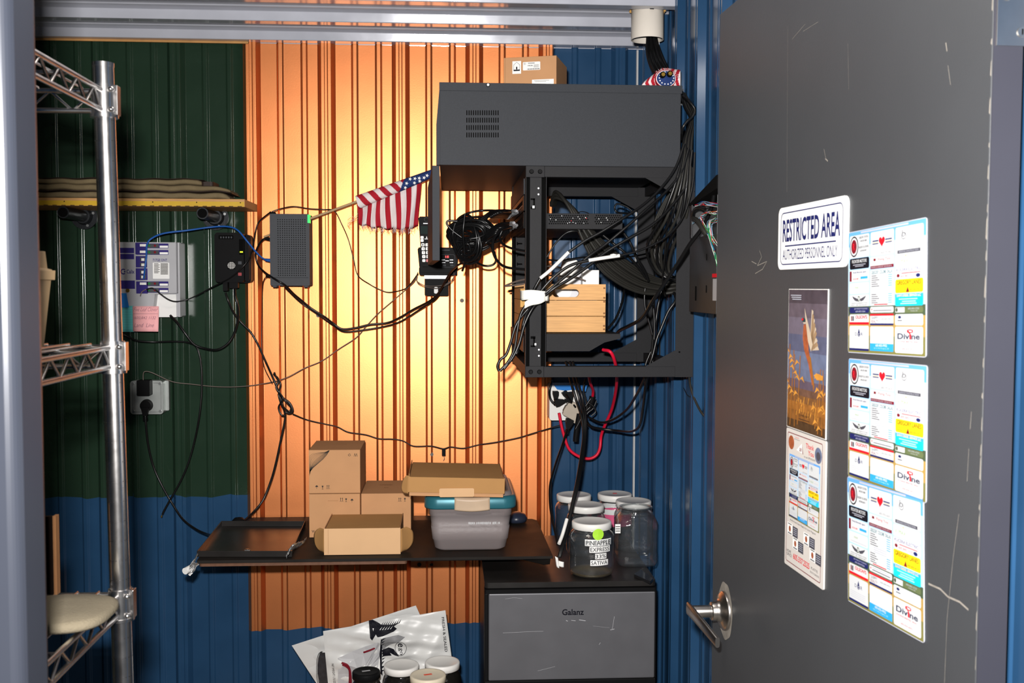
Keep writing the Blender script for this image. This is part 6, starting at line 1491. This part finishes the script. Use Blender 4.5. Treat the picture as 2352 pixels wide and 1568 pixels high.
mb.rbox(-.024, -.012, -.014, .014, -.010, .012, .003, MATS['beige_splitter'], 'y'); mb.rbox(.014, .026, -.014, .014, -.024, -.004, .003, MATS['beige_splitter'], 'y'); tag(mb.build('splitter', bevel=.002), 'beige three way plug splitter hanging in the cable cluster under the rack', 'splitter')
A = RY(1272, 884, 1345, 897, 3.145); tag(MB().prism([(A[0], A[3]), (A[0]+.01, A[2]+.004), (A[0]+.035, A[2]), (A[0]+.06, A[2]+.003), (A[1], A[2]-.003), (A[1]+.006, A[3])], 3.1440, 3.1446, bluetape, 'y').build('blue_tape'), 'piece of blue masking tape along the top of the white outlet plate', 'tape')
for (x, y, Y, lab, tl) in ((1360, 915, 3.05, 'black in line connector holding the right end of the red cord', .25),):
    p = onY(x, y, Y); M_ = Matrix.Translation(p) @ Matrix.Rotation(tl, 4, 'Y'); mb = MB(M_); mb.cyl((0, 0, .006), (0, 0, -.040), .0095, blk, 20, r1=.007); tag(mb.build('cord_connector', bevel=.002), lab, 'connector')
p = onY(1323, 985, 3.05); mb = MB(); mb.tube(smooth_path([p+Vector((.010, 0, .045)), p+Vector((.004, 0, .01)), p+Vector((0, 0, -.020)), p+Vector((-.001, 0, -.037))]), [.008]*19, blk, 14); tag(mb.build('cord_connector'), 'black rounded connector hanging below the beige splitter', 'connector')
# ================================================================ CABLES
def cable(pts, r, m, label, name='cable', cat='cable', group=None, n=8, step=6):
    P = smooth_path([onY(x, y, Y) for x, y, Y in pts], step)
    return tag(MB().tube(P, r, m, n).build(name), label, cat, group)
def flat(pts, Y): return [(x, y, Y) for x, y in pts]
cable([(330, 640, 3.13), (333, 615, 3.12), (336, 590, 3.12), (338, 560, 3.11), (352, 545, 3.11), (380, 535, 3.11), (430, 529, 3.12), (480, 522, 3.14), (520, 520, 3.14), (545, 528, 3.13), (567, 553, 3.12), (585, 575, 3.13), (602, 592, 3.14), (616, 598, 3.15)], .0026, bluecab, 'blue network cable arching from the fiber box to the grey modem')
cable([(337, 664, 3.13), (352, 662, 3.12), (370, 676, 3.13), (390, 689, 3.14), (410, 692, 3.16), (440, 684, 3.17), (490, 658, 3.16), (530, 637, 3.13), (558, 612, 3.12), (574, 590, 3.13), (582, 560, 3.15), (587, 530, 3.16), (596, 508, 3.16), (622, 486, 3.145)], .0020, rubber, 'thin black cord from the fiber box past the backup box up to the modem cap')
cable([(624, 486, 3.145), (645, 479, 3.15), (675, 474, 3.17), (710, 479, 3.17), (745, 481, 3.17), (768, 484, 3.18), (785, 515, 3.18), (800, 550, 3.19), (812, 595, 3.19), (822, 632, 3.19), (850, 653, 3.20), (875, 666, 3.20), (895, 671, 3.20), (925, 665, 3.19), (940, 655, 3.17), (960, 628, 3.15)], .0016, rubber, 'thin black cord looping from the modem top under the flag to the phone')
cable([(618, 546, 3.15), (604, 550, 3.15), (593, 565, 3.16), (587, 585, 3.17), (593, 608, 3.17), (608, 625, 3.14), (635, 643, 3.105), (655, 655, 3.11), (675, 675, 3.15), (693, 690, 3.17), (715, 708, 3.18), (745, 727, 3.18), (765, 742, 3.17), (785, 755, 3.17), (815, 753, 3.17), (850, 745, 3.17), (890, 741, 3.17), (920, 728, 3.16), (950, 710, 3.15), (985, 692, 3.13), (1005, 675, 3.10), (1020, 650, 3.05), (1035, 625, 3.00), (1055, 607, 2.92), (1080, 600, 2.88)], .0030, rubber, 'thick black cord hanging in a wide swag from modem to phone, upper of two')
cable([(655, 660, 3.15), (690, 694, 3.19), (730, 722, 3.19), (765, 747, 3.18), (790, 761, 3.17), (830, 758, 3.17), (880, 750, 3.17), (920, 738, 3.16), (960, 713, 3.15), (995, 690, 3.13), (1008, 676, 3.11)], .0024, rubber, 'black cord running just below the wide swag between modem and phone')
cable([(615, 634, 3.14), (607, 641, 3.15), (603, 660, 3.17), (602, 720, 3.19), (601, 790, 3.19), (606, 840, 3.18), (625, 880, 3.16)], .0014, rubber, 'thin cord dropping straight down the copper edge from the modem foot')
cable([(960, 625, 3.15), (952, 645, 3.17), (935, 662, 3.19), (905, 688, 3.19), (868, 720, 3.19), (840, 750, 3.19), (818, 775, 3.19), (780, 800, 3.19), (740, 828, 3.19), (700, 845, 3.19), (660, 866, 3.17), (620, 878, 3.18), (560, 887, 3.19), (500, 888, 3.20), (440, 882, 3.20), (395, 876, 3.19), (350, 856, 3.18), (333, 853, 3.17), (329, 860, 3.17), (329, 874, 3.17)], .0013, greycab, 'long thin grey lead from the phone diagonally down to the outlet box adapter')
cable([(958, 632, 3.15), (958, 645, 3.15), (975, 655, 3.14), (1000, 657, 3.12), (1025, 652, 3.12), (1040, 640, 3.13), (1043, 628, 3.14), (1038, 620, 3.14)], .0011, greycab, 'small upper loop of thin lead around the phone wall bracket')
cable([(955, 640, 3.15), (962, 652, 3.15), (985, 660, 3.14), (1010, 661, 3.12), (1035, 648, 3.12), (1042, 638, 3.13)], .0011, greycab, 'small lower loop of thin lead around the phone wall bracket')
cable([(539, 662, 3.165), (540, 680, 3.15), (546, 700, 3.15), (547, 730, 3.16), (538, 765, 3.17), (522, 790, 3.17), (498, 803, 3.17), (470, 800, 3.18), (445, 790, 3.18), (425, 765, 3.18), (408, 742, 3.17), (391, 724, 3.15)], .0036, rubber, 'thick black cord looping from the backup box to below the fiber box')
cable([(518, 672, 3.165), (524, 690, 3.16), (535, 715, 3.17), (552, 738, 3.18), (575, 762, 3.18), (592, 790, 3.18), (610, 830, 3.17), (628, 870, 3.15), (640, 900, 3.15), (648, 925, 3.15), (655, 945, 3.15), (668, 948, 3.15), (672, 940, 3.15), (665, 925, 3.15), (648, 912, 3.15), (640, 905, 3.14), (645, 925, 3.14), (655, 955, 3.15), (645, 1010, 3.15), (632, 1070, 3.15), (620, 1110, 3.15), (603, 1150, 3.14), (580, 1178, 3.12), (560, 1196, 3.08)], .0032, rubber, 'black power cord falling from the backup box through the wall knot to the table')
cable([(630, 855, 3.15), (634, 865, 3.145), (644, 880, 3.14), (642, 900, 3.14), (650, 915, 3.135), (640, 935, 3.14), (646, 952, 3.14), (654, 954, 3.14)], .0028, rubber, 'short black cord loop gathered in the knot on the copper wall', 'cable', 'cable', 'loops of the wall knot')
cable([(628, 858, 3.15), (640, 872, 3.145), (634, 890, 3.14), (645, 905, 3.14), (655, 920, 3.135), (668, 935, 3.14), (664, 945, 3.14), (652, 935, 3.135)], .0028, rubber, 'short black cord loop gathered in the knot on the copper wall', 'cable', 'cable', 'loops of the wall knot')
cable([(672, 950, 3.15), (700, 962, 3.19), (722, 968, 3.19), (745, 973, 3.19), (775, 980, 3.19), (800, 992, 3.19), (840, 998, 3.19), (870, 1007, 3.19), (900, 1008, 3.19), (925, 1012, 3.19), (950, 1024, 3.19), (990, 1024, 3.19), (1018, 1030, 3.18), (1035, 1026, 3.19), (1065, 1029, 3.19), (1100, 1021, 3.19), (1140, 1015, 3.18), (1190, 1005, 3.18), (1220, 996, 3.17), (1260, 984, 3.15), (1290, 975, 3.10)], .0018, dustyr, 'thin wavy black cord from the wall knot across the copper wall to the outlet cluster')
p = onY(1019, 1032, 3.19); mb = MB(); mb.box(p.x-.0055, p.x+.0055, 3.18, 3.19, p.z-.018, p.z+.003, blk); o = thing('cord_hook', 'small black cord clip hanging by a screw hook above the flat box', 'hook', (p.x, 3.19, p.z)); mb.build('clip', o, bevel=.001); MB().tube([p+Vector((0, 0, -.017)), p+Vector((.002, 0, -.028)), p+Vector((-.001, .0, -.034))], .0009, dull_chrome, 6).build('hook', o)
cable([(333, 945, 3.17), (335, 975, 3.17), (340, 1020, 3.18), (352, 1070, 3.19), (372, 1115, 3.19), (395, 1155, 3.19), (420, 1192, 3.17), (450, 1215, 3.14), (475, 1226, 3.10), (492, 1229, 3.02)], .0034, rubber, 'black power cord from the round plug curving down to the table')
cable([(270, 762, 3.15), (290, 771, 3.15), (315, 782, 3.17), (355, 785, 3.19), (400, 784, 3.19), (435, 787, 3.19), (453, 800, 3.18), (462, 840, 3.18), (463, 900, 3.18), (457, 960, 3.18), (445, 1020, 3.19), (430, 1070, 3.19), (412, 1110, 3.19), (392, 1145, 3.19), (378, 1170, 3.19), (373, 1181, 3.19)], .0028, rubber, 'loose black coaxial cable sweeping down the green wall to a bare brass end')
p = onY(372, 1183, 3.185); tag(MB().cyl(p, p+Vector((-.002, 0, -.006)), .0022, brass, 10).build('cable_end'), 'tiny brass connector end of the loose coaxial cable', 'connector')

# ---- patch cord tangle left of the rack
random.seed(21)
TG = 'tangled patch cords left of the rack'; TL = 'glossy black patch cord in the large tangle hanging left of the rack'
def plug_rj(o, p, d):
    d = d.normalized(); mb = MB(); mb.tube([p, p+d*.020], .0046, clearplug, 6, smooth=False); mb.tube([p+d*.006, p+d*.024], .0036, lightg, 4, smooth=False); mb.build('connector', o, label='clear plastic network plug')
def patch(pts, r=.0030, plugged=False):
    P = smooth_path([onY(x, y, Y) for x, y, Y in pts], 6)
    if plugged:
        o = thing('patch_cable', TL, 'cable', tuple(P[0]), TG); MB().tube(P, r, rubber, 8).build('cord', o); plug_rj(o, P[0], P[0]-P[2])
    else: o = tag(MB().tube(P, r, rubber, 8).build('patch_cable'), TL, 'cable', TG)
def loops(cx, cy, rx, ry, turns, ph, drift, Y0):
    n = int(turns*9); out = []
    for j in range(n):
        a = ph+j*2*math.pi/9; g = 1+drift*math.sin(j*.55+ph)
        out.append((cx+rx*g*math.cos(a)+3*math.sin(j*.8), cy+ry*g*math.sin(a)-.12*rx*g*math.cos(a)+2*math.cos(j*.7), Y0+.035*math.sin(a*.5+j*.2)))
    return out
for k in range(9):
    yy = 484+k*2.0; pts = [(1178-k*1.5, yy, 2.70+k*.03), (1152-k*3, yy-1, 2.76), (1124, 488+k, 2.79)]
    pts += loops(1082+random.uniform(-4, 14), 532+random.uniform(-8, 12), random.uniform(28, 46), random.uniform(20, 36), 1.5+.14*k, -1.2, .22, 2.83)
    pts += [(1128+random.uniform(-10, 12), 548+random.uniform(-6, 10), 2.81), (1168, 518+k*2, 2.76)]
    patch(pts, .0031, True)
for k in range(7):
    yy = 508+k*3; pts = [(1174-k*1.2, yy+4, 2.66+k*.035), (1142, yy+8, 2.76), (1110, 545+k*2, 2.81)]
    pts += loops(1076+random.uniform(-4, 8), 548+random.uniform(-8, 12), random.uniform(22, 38), random.uniform(28, 46), 1.3+.15*k, .9, .2, 2.83)
    patch(pts, .0030, True)
patch([(1175, 486, 2.72), (1120, 483, 2.80), (1080, 488, 2.80), (1050, 505, 2.82), (1040, 540, 2.82), (1048, 565, 2.84), (1060, 590, 2.86), (1068, 600, 2.88)])
patch([(1068, 490, 2.80), (1064, 530, 2.80), (1066, 570, 2.82), (1068, 600, 2.84), (1062, 622, 2.86)], .0032)
patch([(1050, 508, 2.82), (1030, 507, 2.82), (1027, 515, 2.82), (1040, 530, 2.82), (1060, 545, 2.82)])
patch([(1175, 520, 2.70), (1150, 528, 2.76), (1110, 538, 2.80), (1075, 555, 2.82), (1052, 578, 2.84), (1052, 592, 2.86), (1070, 595, 2.86), (1085, 580, 2.84), (1100, 555, 2.82)])
patch([(1110, 548, 2.82), (1130, 570, 2.85), (1139, 595, 2.88), (1132, 608, 2.88), (1112, 610, 2.88), (1090, 600, 2.86), (1078, 588, 2.84)], .0032)
patch([(1150, 528, 2.74), (1134, 550, 2.72), (1133, 580, 2.70), (1145, 602, 2.68), (1165, 614, 2.64), (1210, 619, 2.60)], .0036)
patch([(1155, 525, 2.76), (1148, 545, 2.76), (1155, 560, 2.74), (1175, 570, 2.70), (1215, 578, 2.66)], .0032)
patch([(1060, 600, 2.86), (1055, 575, 2.84), (1075, 560, 2.83), (1080, 585, 2.84), (1062, 592, 2.85), (1060, 575, 2.85)])
# grey folded cable poking left between the posts
cable([(1215, 640, 2.70), (1190, 645, 2.74), (1165, 654, 2.78), (1162, 657, 2.78), (1180, 655, 2.76), (1215, 650, 2.72)], .0026, greycab, 'grey cable bent back on itself left of the front rack post')
# thumbscrews on the far post
for y in (559, 585, 606):
    p = onY(1189, y, 3.0); tag(MB().cyl((p.x, 3.0, p.z), (p.x+.012, 2.995, p.z), .0016, deep, 8).cyl((p.x-.002, 3.0, p.z), (p.x, 3.0, p.z), .0042, deep, 14).build('thumb_screw'), 'small dark thumb screw sticking out beside the rear rack post', 'screw', 'thumb screws at the rear rack post')
for y in (668,): p = onY(1168, y, 3.0); tag(MB().cyl((p.x, 3.0, p.z), (p.x+.012, 2.995, p.z+.001), .0022, deep, 8).build('thumb_screw'), 'dark screw end left of the crate at the rear rack post', 'screw')

# ---- cables out of the pipe
GL = 'black data cable coming down out of the white PVC pipe behind the lockbox'; GG = 'cables out of the pipe'
for k in range(9):
    s = k-4
    cable([(1497+s*2.2, 40, 2.82+.006*(k % 3)), (1497+s*2.4, 85, 2.82+.006*(k % 3)), (1503+s*4.0, 125+5*(k % 2), 2.80), (1519+s*4.6, 165, 2.78-.01*(k % 2)), (1545+s*3, 205, 2.70), (1570+s*3.0, 235, 2.62)], .0040, rubber, GL, 'cable', 'cable', GG)
# ---- bundle down the right end of the lockbox, fanning out to the left
FL = 'black cable of the bunch hanging past the right end of the lockbox'; FG = 'bunch beside the lockbox'
for k in range(6):
    s = k-2.5
    cable([(1568+s*1.5, 215, 2.60), (1580+s*3, 245, 2.56), (1590+s*1.5, 275, 2.53), (1580+s*3.4, 320, 2.50), (1576+s*4, 370, 2.485), (1566+s*7, 430, 2.48), (1548+s*11, 500, 2.50), (1516+s*12, 565, 2.56), (1518+s*7, 615, 2.60), (1545+s*3, 642+s, 2.60), (1592, 648+s*1.5, 2.56)], .0038, dustyr if k % 2 else rubber, FL, 'cable', 'cable', FG)
cable([(1569, 222, 2.52), (1585, 235, 2.49), (1596, 252, 2.485), (1590, 268, 2.485), (1577, 280, 2.485), (1567, 297, 2.49), (1566, 320, 2.52)], .0036, rubber, 'black cable making a sharp outward bend at the right end of the lockbox')
cable([(1572, 330, 2.485), (1552, 385, 2.48), (1520, 430, 2.47), (1478, 470, 2.46), (1430, 502, 2.45), (1380, 533, 2.45), (1345, 552, 2.45), (1306, 579, 2.45)], .0034, rubber, 'upper long black cable slanting from the lockbox to the white sleeve')
cable([(1306, 579, 2.45), (1285, 600, 2.45), (1262, 622, 2.45), (1241, 639, 2.45)], .0042, whitep, 'long white label sleeve on the slanting cable above the crate', 'label_sleeve', 'sleeve')
cable([(1241, 639, 2.45), (1228, 662, 2.452), (1214, 690, 2.458), (1196, 722, 2.46), (1188, 760, 2.46), (1182, 800, 2.46), (1168, 830, 2.46), (1148, 852, 2.46)], .0034, rubber, 'black cable running from the long white sleeve down through the strap')
cable([(1582, 340, 2.485), (1565, 395, 2.48), (1530, 440, 2.475), (1485, 480, 2.465), (1440, 520, 2.46), (1392, 560, 2.46), (1350, 590, 2.455), (1310, 625, 2.455), (1262, 665, 2.452), (1232, 690, 2.458), (1210, 712, 2.463), (1186, 745, 2.46), (1172, 790, 2.46), (1162, 815, 2.46), (1150, 825, 2.46), (1143, 840, 2.46), (1146, 852, 2.46)], .0034, rubber, 'second long black cable slanting to the strap, printed with pale marks')
cable([(1590, 345, 2.485), (1578, 420, 2.48), (1545, 470, 2.475), (1500, 515, 2.465), (1440, 550, 2.46), (1390, 580, 2.46), (1350, 612, 2.455), (1310, 640, 2.452), (1270, 664, 2.45), (1240, 690, 2.458), (1222, 710, 2.464), (1205, 745, 2.464), (1192, 790, 2.464), (1178, 820, 2.462), (1158, 846, 2.46)], .0036, rubber, 'third long black cable slanting from the lockbox to the strap')
cable([(1596, 350, 2.485), (1590, 430, 2.48), (1568, 500, 2.475), (1535, 540, 2.465), (1500, 562, 2.46), (1460, 578, 2.455), (1423, 587, 2.452)], .0028, rubber, 'thin printed black cable curving down to the short white sleeve')
cable([(1423, 587, 2.452), (1388, 592, 2.45), (1352, 598, 2.45)], .0044, whitep, 'short white label sleeve on the curved cable over the rack', 'label_sleeve', 'sleeve')
cable([(1352, 598, 2.45), (1325, 604, 2.45), (1300, 615, 2.45), (1270, 638, 2.45), (1245, 665, 2.452), (1224, 695, 2.458), (1205, 730, 2.466), (1196, 780, 2.466), (1186, 812, 2.464)], .0036, rubber, 'black cable running from the short white sleeve down into the strap')
p = onY(1412, 587, 2.444); tag(MB().lathe([(0, -.003), (.008, -.002), (.0085, .001), (0, .003)], (p.x-.002, 2.448, p.z+.002), whitep, 18).build('label_flag'), 'small folded white label flag on the short sleeve', 'label')
# ---- thick bundle from switch rear sweeping down right
BL = 'grey black data cable in the thick bundle sweeping down through the rack'; BG = 'bundled data cables in the rack'
for k in range(12):
    s = k-5.5; dy = (k % 4-1.5)*.010
    cable([(1266+(k % 4)*3, 466+(k//4)*3, 2.70+dy), (1275+(k % 4)*2, 446+s*1.0+(k//4)*3, 2.66+dy), (1300+s*1.5, 462+s*1.5, 2.62+dy), (1325+s*2, 495+s, 2.60+dy), (1352+s*3.2, 540, 2.60+dy), (1385+s*4.2, 585-s*1.6, 2.61+dy), (1425+s*3.6, 622-s*3.2, 2.63+dy), (1475+s*2.0, 650-s*3.6, 2.66+dy), (1525+s, 660-s*2.6, 2.68+dy), (1565, 655-s*2.0, 2.66+dy), (1590, 645-s*1.6, 2.60+dy)], .0042, dustyr, BL, 'cable', 'cable', BG)
cable([(1318, 505, 2.575), (1322, 493, 2.572), (1335, 486, 2.57), (1352, 490, 2.57), (1360, 502, 2.575), (1352, 512, 2.59)], .0012, blk, 'thin black cable tie loop around the thick bundle', 'cable_tie', 'cable tie')
# ---- loops and risers inside the rack right part
RL = 'black cable arching down inside the right half of the rack'; RG = 'arching cables at the rack right side'
for k in range(5):
    cable([(1560+k*3, 400, 2.60), (1530+k*3, 455, 2.62), (1504+k*4, 510, 2.64), (1498+k*4, 560, 2.64), (1510+k*3, 605, 2.64), (1530+k*3, 628+k, 2.64), (1560, 640+k*2, 2.62), (1590, 642+k*2, 2.58)], .0034, dustyr, RL, 'cable', 'cable', RG)
cable([(1580, 390, 2.52), (1545, 450, 2.50), (1536, 500, 2.52), (1530, 545, 2.54), (1526, 600, 2.56), (1522, 640, 2.58), (1528, 680, 2.60)], .0026, rubber, 'single shiny black cable hanging straight beside the rack upright')
cable([(1482, 660, 2.66), (1480, 690, 2.66), (1485, 720, 2.66), (1495, 755, 2.66), (1500, 790, 2.66), (1485, 830, 2.66), (1480, 850, 2.66)], .0026, rubber, 'thin black cable dropping through the rack to its bottom beam')
cable([(1520, 665, 2.64), (1512, 700, 2.64), (1506, 740, 2.64), (1500, 780, 2.62), (1495, 830, 2.60), (1485, 870, 2.60), (1478, 930, 2.70), (1470, 975, 2.80), (1452, 990, 2.90), (1420, 989, 3.0), (1385, 985, 3.02), (1360, 980, 3.04), (1348, 968, 3.06)], .0036, rubber, 'black cable passing out under the rack in the lower wide loop to the outlet cluster')
cable([(1548, 672, 2.62), (1552, 690, 2.60), (1535, 715, 2.60), (1518, 755, 2.60), (1508, 780, 2.60), (1498, 820, 2.60), (1478, 875, 2.60), (1460, 910, 2.70), (1440, 940, 2.85), (1410, 962, 2.95), (1380, 970, 3.02), (1352, 958, 3.05)], .0036, rubber, 'black cable passing out under the rack in the upper wide loop to the outlet cluster')
cable([(1500, 700, 2.62), (1503, 740, 2.62), (1502, 790, 2.62), (1498, 845, 2.62)], .0026, rubber, 'slim black cable hanging vertically beside the far rack upright')
cable([(1642, 420, 2.20), (1636, 470, 2.22), (1615, 520, 2.26), (1585, 560, 2.30), (1560, 600, 2.34), (1530, 645, 2.38), (1500, 690, 2.42), (1475, 730, 2.50), (1445, 748, 2.58), (1425, 758, 2.64), (1414, 770, 2.68)], .0046, rubber, 'thick black cable from the door edge diagonally down across the rack to the tray')
cable([(1435, 650, 2.80), (1430, 690, 2.85), (1415, 730, 2.88), (1396, 755, 2.9)], .0036, rubber, 'black cable dropping behind the crate right side')
cable([(1255, 592, 2.58), (1275, 560, 2.58), (1300, 535, 2.58), (1325, 530, 2.58), (1350, 534, 2.60), (1370, 545, 2.62)], .0022, rubber, 'thin black cable arching under the network switch left of the bundle')
cable([(1252, 596, 2.60), (1290, 598, 2.62), (1330, 592, 2.66), (1380, 588, 2.70), (1440, 590, 2.74), (1500, 580, 2.76)], .0022, rubber, 'thin black cable running level across the rack above the crate')
cable([(1385, 540, 2.58), (1410, 560, 2.58), (1435, 580, 2.58), (1465, 612, 2.60), (1485, 640, 2.62)], .0034, rubber, 'black cable crossing over the thick bundle steeply to the right')
cable([(1400, 500, 2.60), (1440, 545, 2.57), (1462, 590, 2.58), (1480, 620, 2.60), (1490, 645, 2.62)], .0036, rubber, 'shiny black cable behind the slanting cables at rack centre')
cable([(1455, 490, 2.86), (1420, 488, 2.84), (1412, 478, 2.84), (1418, 468, 2.84), (1440, 475, 2.84), (1455, 488, 2.84)], .0026, rubber, 'small black cable loop under the rear top beam')
# white and grey leads over the crate
cable([(1260, 632, 2.70), (1290, 634, 2.68), (1320, 636, 2.66), (1345, 645, 2.66)], .0022, greycab, 'grey lead lying over the router inside the crate')
cable([(1250, 612, 2.66), (1270, 611, 2.70), (1290, 616, 2.74), (1300, 625, 2.78)], .0022, greycab, 'short pale grey lead entering the crate top left')
# ---- below the rack
cable([(1352, 862, 2.92), (1356, 880, 2.96), (1362, 896, 3.02), (1361, 912, 3.05)], .0042, redcab, 'short red network cable entering the black in line connector under the rack')
cable([(1385, 803, 2.70), (1402, 808, 2.68), (1412, 830, 2.70), (1417, 862, 2.78), (1414, 900, 2.90), (1405, 940, 3.00), (1390, 975, 3.05), (1381, 1000, 3.08), (1378, 1028, 3.08), (1370, 1045, 3.08), (1353, 1053, 3.08), (1330, 1048, 3.08), (1308, 1032, 3.08), (1297, 1005, 3.08), (1289, 975, 3.08), (1284, 948, 3.08)], .0045, redcab, 'long red network cable hanging in a deep loop under the rack')
for k, (dx, rr) in enumerate(((0, .0036), (9, .0036), (16, .0034))):
    cable([(1300+dx, 830, 2.90), (1312+dx, 880, 2.92), (1322+dx, 915, 2.92), (1335+dx*.6, 955, 2.90), (1340+dx*.3, 1000, 2.88), (1334+dx*.3, 1050, 2.84), (1324+dx*.3, 1110, 2.78), (1312+dx*.2, 1165, 2.74), (1300+dx*.2, 1220, 2.70), (1288+dx*.2, 1262, 2.66), (1283+dx*.2, 1280, 2.65)], rr, rubber, 'black power cord of the trio hanging from the rack down to the fridge top', 'cable', 'cable', 'trio of cords above the fridge')
cable([(1303, 985, 3.06), (1292, 1020, 3.02), (1278, 1060, 2.96), (1264, 1110, 2.90), (1263, 1150, 2.84), (1268, 1190, 2.78), (1276, 1225, 2.72), (1281, 1250, 2.68)], .0034, rubber, 'single black cord bowing to the left from the splitter down to the fridge')
p = [(1302, 1192, 2.715), (1297, 1210, 2.70), (1291, 1230, 2.685), (1284, 1248, 2.665)]
cable([(x, y, Y-.006) for x, y, Y in p], .0048, whitep, 'white label sleeve on the cord trio above the fridge', 'label_sleeve', 'sleeve')
a = onY(1284, 1288, 2.655); mb = MB(); mb.grid(lambda u, v: (a.x-.011+.008*u+.004*(1-v), a.y-.004-.003*math.sin(3*u), a.z-.014+.028*v-.004*u), 5, 5, whitep); mb.grid(lambda u, v: (a.x-.002+.014*u, a.y-.003-.005*math.sin(2.5*u), a.z-.012+.014*v-.003*u), 6, 5, whitep); o = mb.build('paper_tag', solid=.0008); tag(o, 'crumpled white paper tag at the loose cord ends on the fridge', 'tag')
cable([(1268, 874, 3.10), (1262, 895, 3.10), (1263, 912, 3.09), (1270, 924, 3.085), (1282, 930, 3.08)], .0036, rubber, 'short black cord bowing left of the outlet plate plugs')
cable([(1300, 906, 3.11), (1312, 922, 3.08), (1322, 935, 3.06)], .0030, rubber, 'short black lead from the middle plug into the cluster')
for k, pts in enumerate(([(1345, 870), (1340, 895), (1348, 930), (1345, 965)], [(1365, 905), (1350, 925), (1340, 945), (1345, 972)], [(1370, 920), (1362, 938), (1350, 948), (1342, 965), (1350, 980)], [(1355, 935), (1340, 950), (1330, 970), (1322, 985)], [(1352, 925), (1362, 932), (1368, 945), (1358, 955)])):
    cable([(x, y, 3.05-.005*k) for x, y in pts], .0028, rubber, 'short black cord jumbled in the cluster right of the beige splitter', 'cable', 'cable', 'jumbled cords in the outlet cluster')
cable([(1583, 864, 2.52), (1587, 890, 2.50), (1597, 920, 2.48), (1612, 948, 2.45), (1628, 962, 2.43), (1640, 955, 2.40), (1650, 942, 2.38)], .0030, dustyr, 'black cable looping from under the rack upright towards the door edge')
cable([(1570, 890, 2.54), (1580, 908, 2.52), (1600, 915, 2.50), (1625, 925, 2.45), (1650, 930, 2.40)], .0009, rubber, 'hair thin black wire against the blue wall beside the door edge')
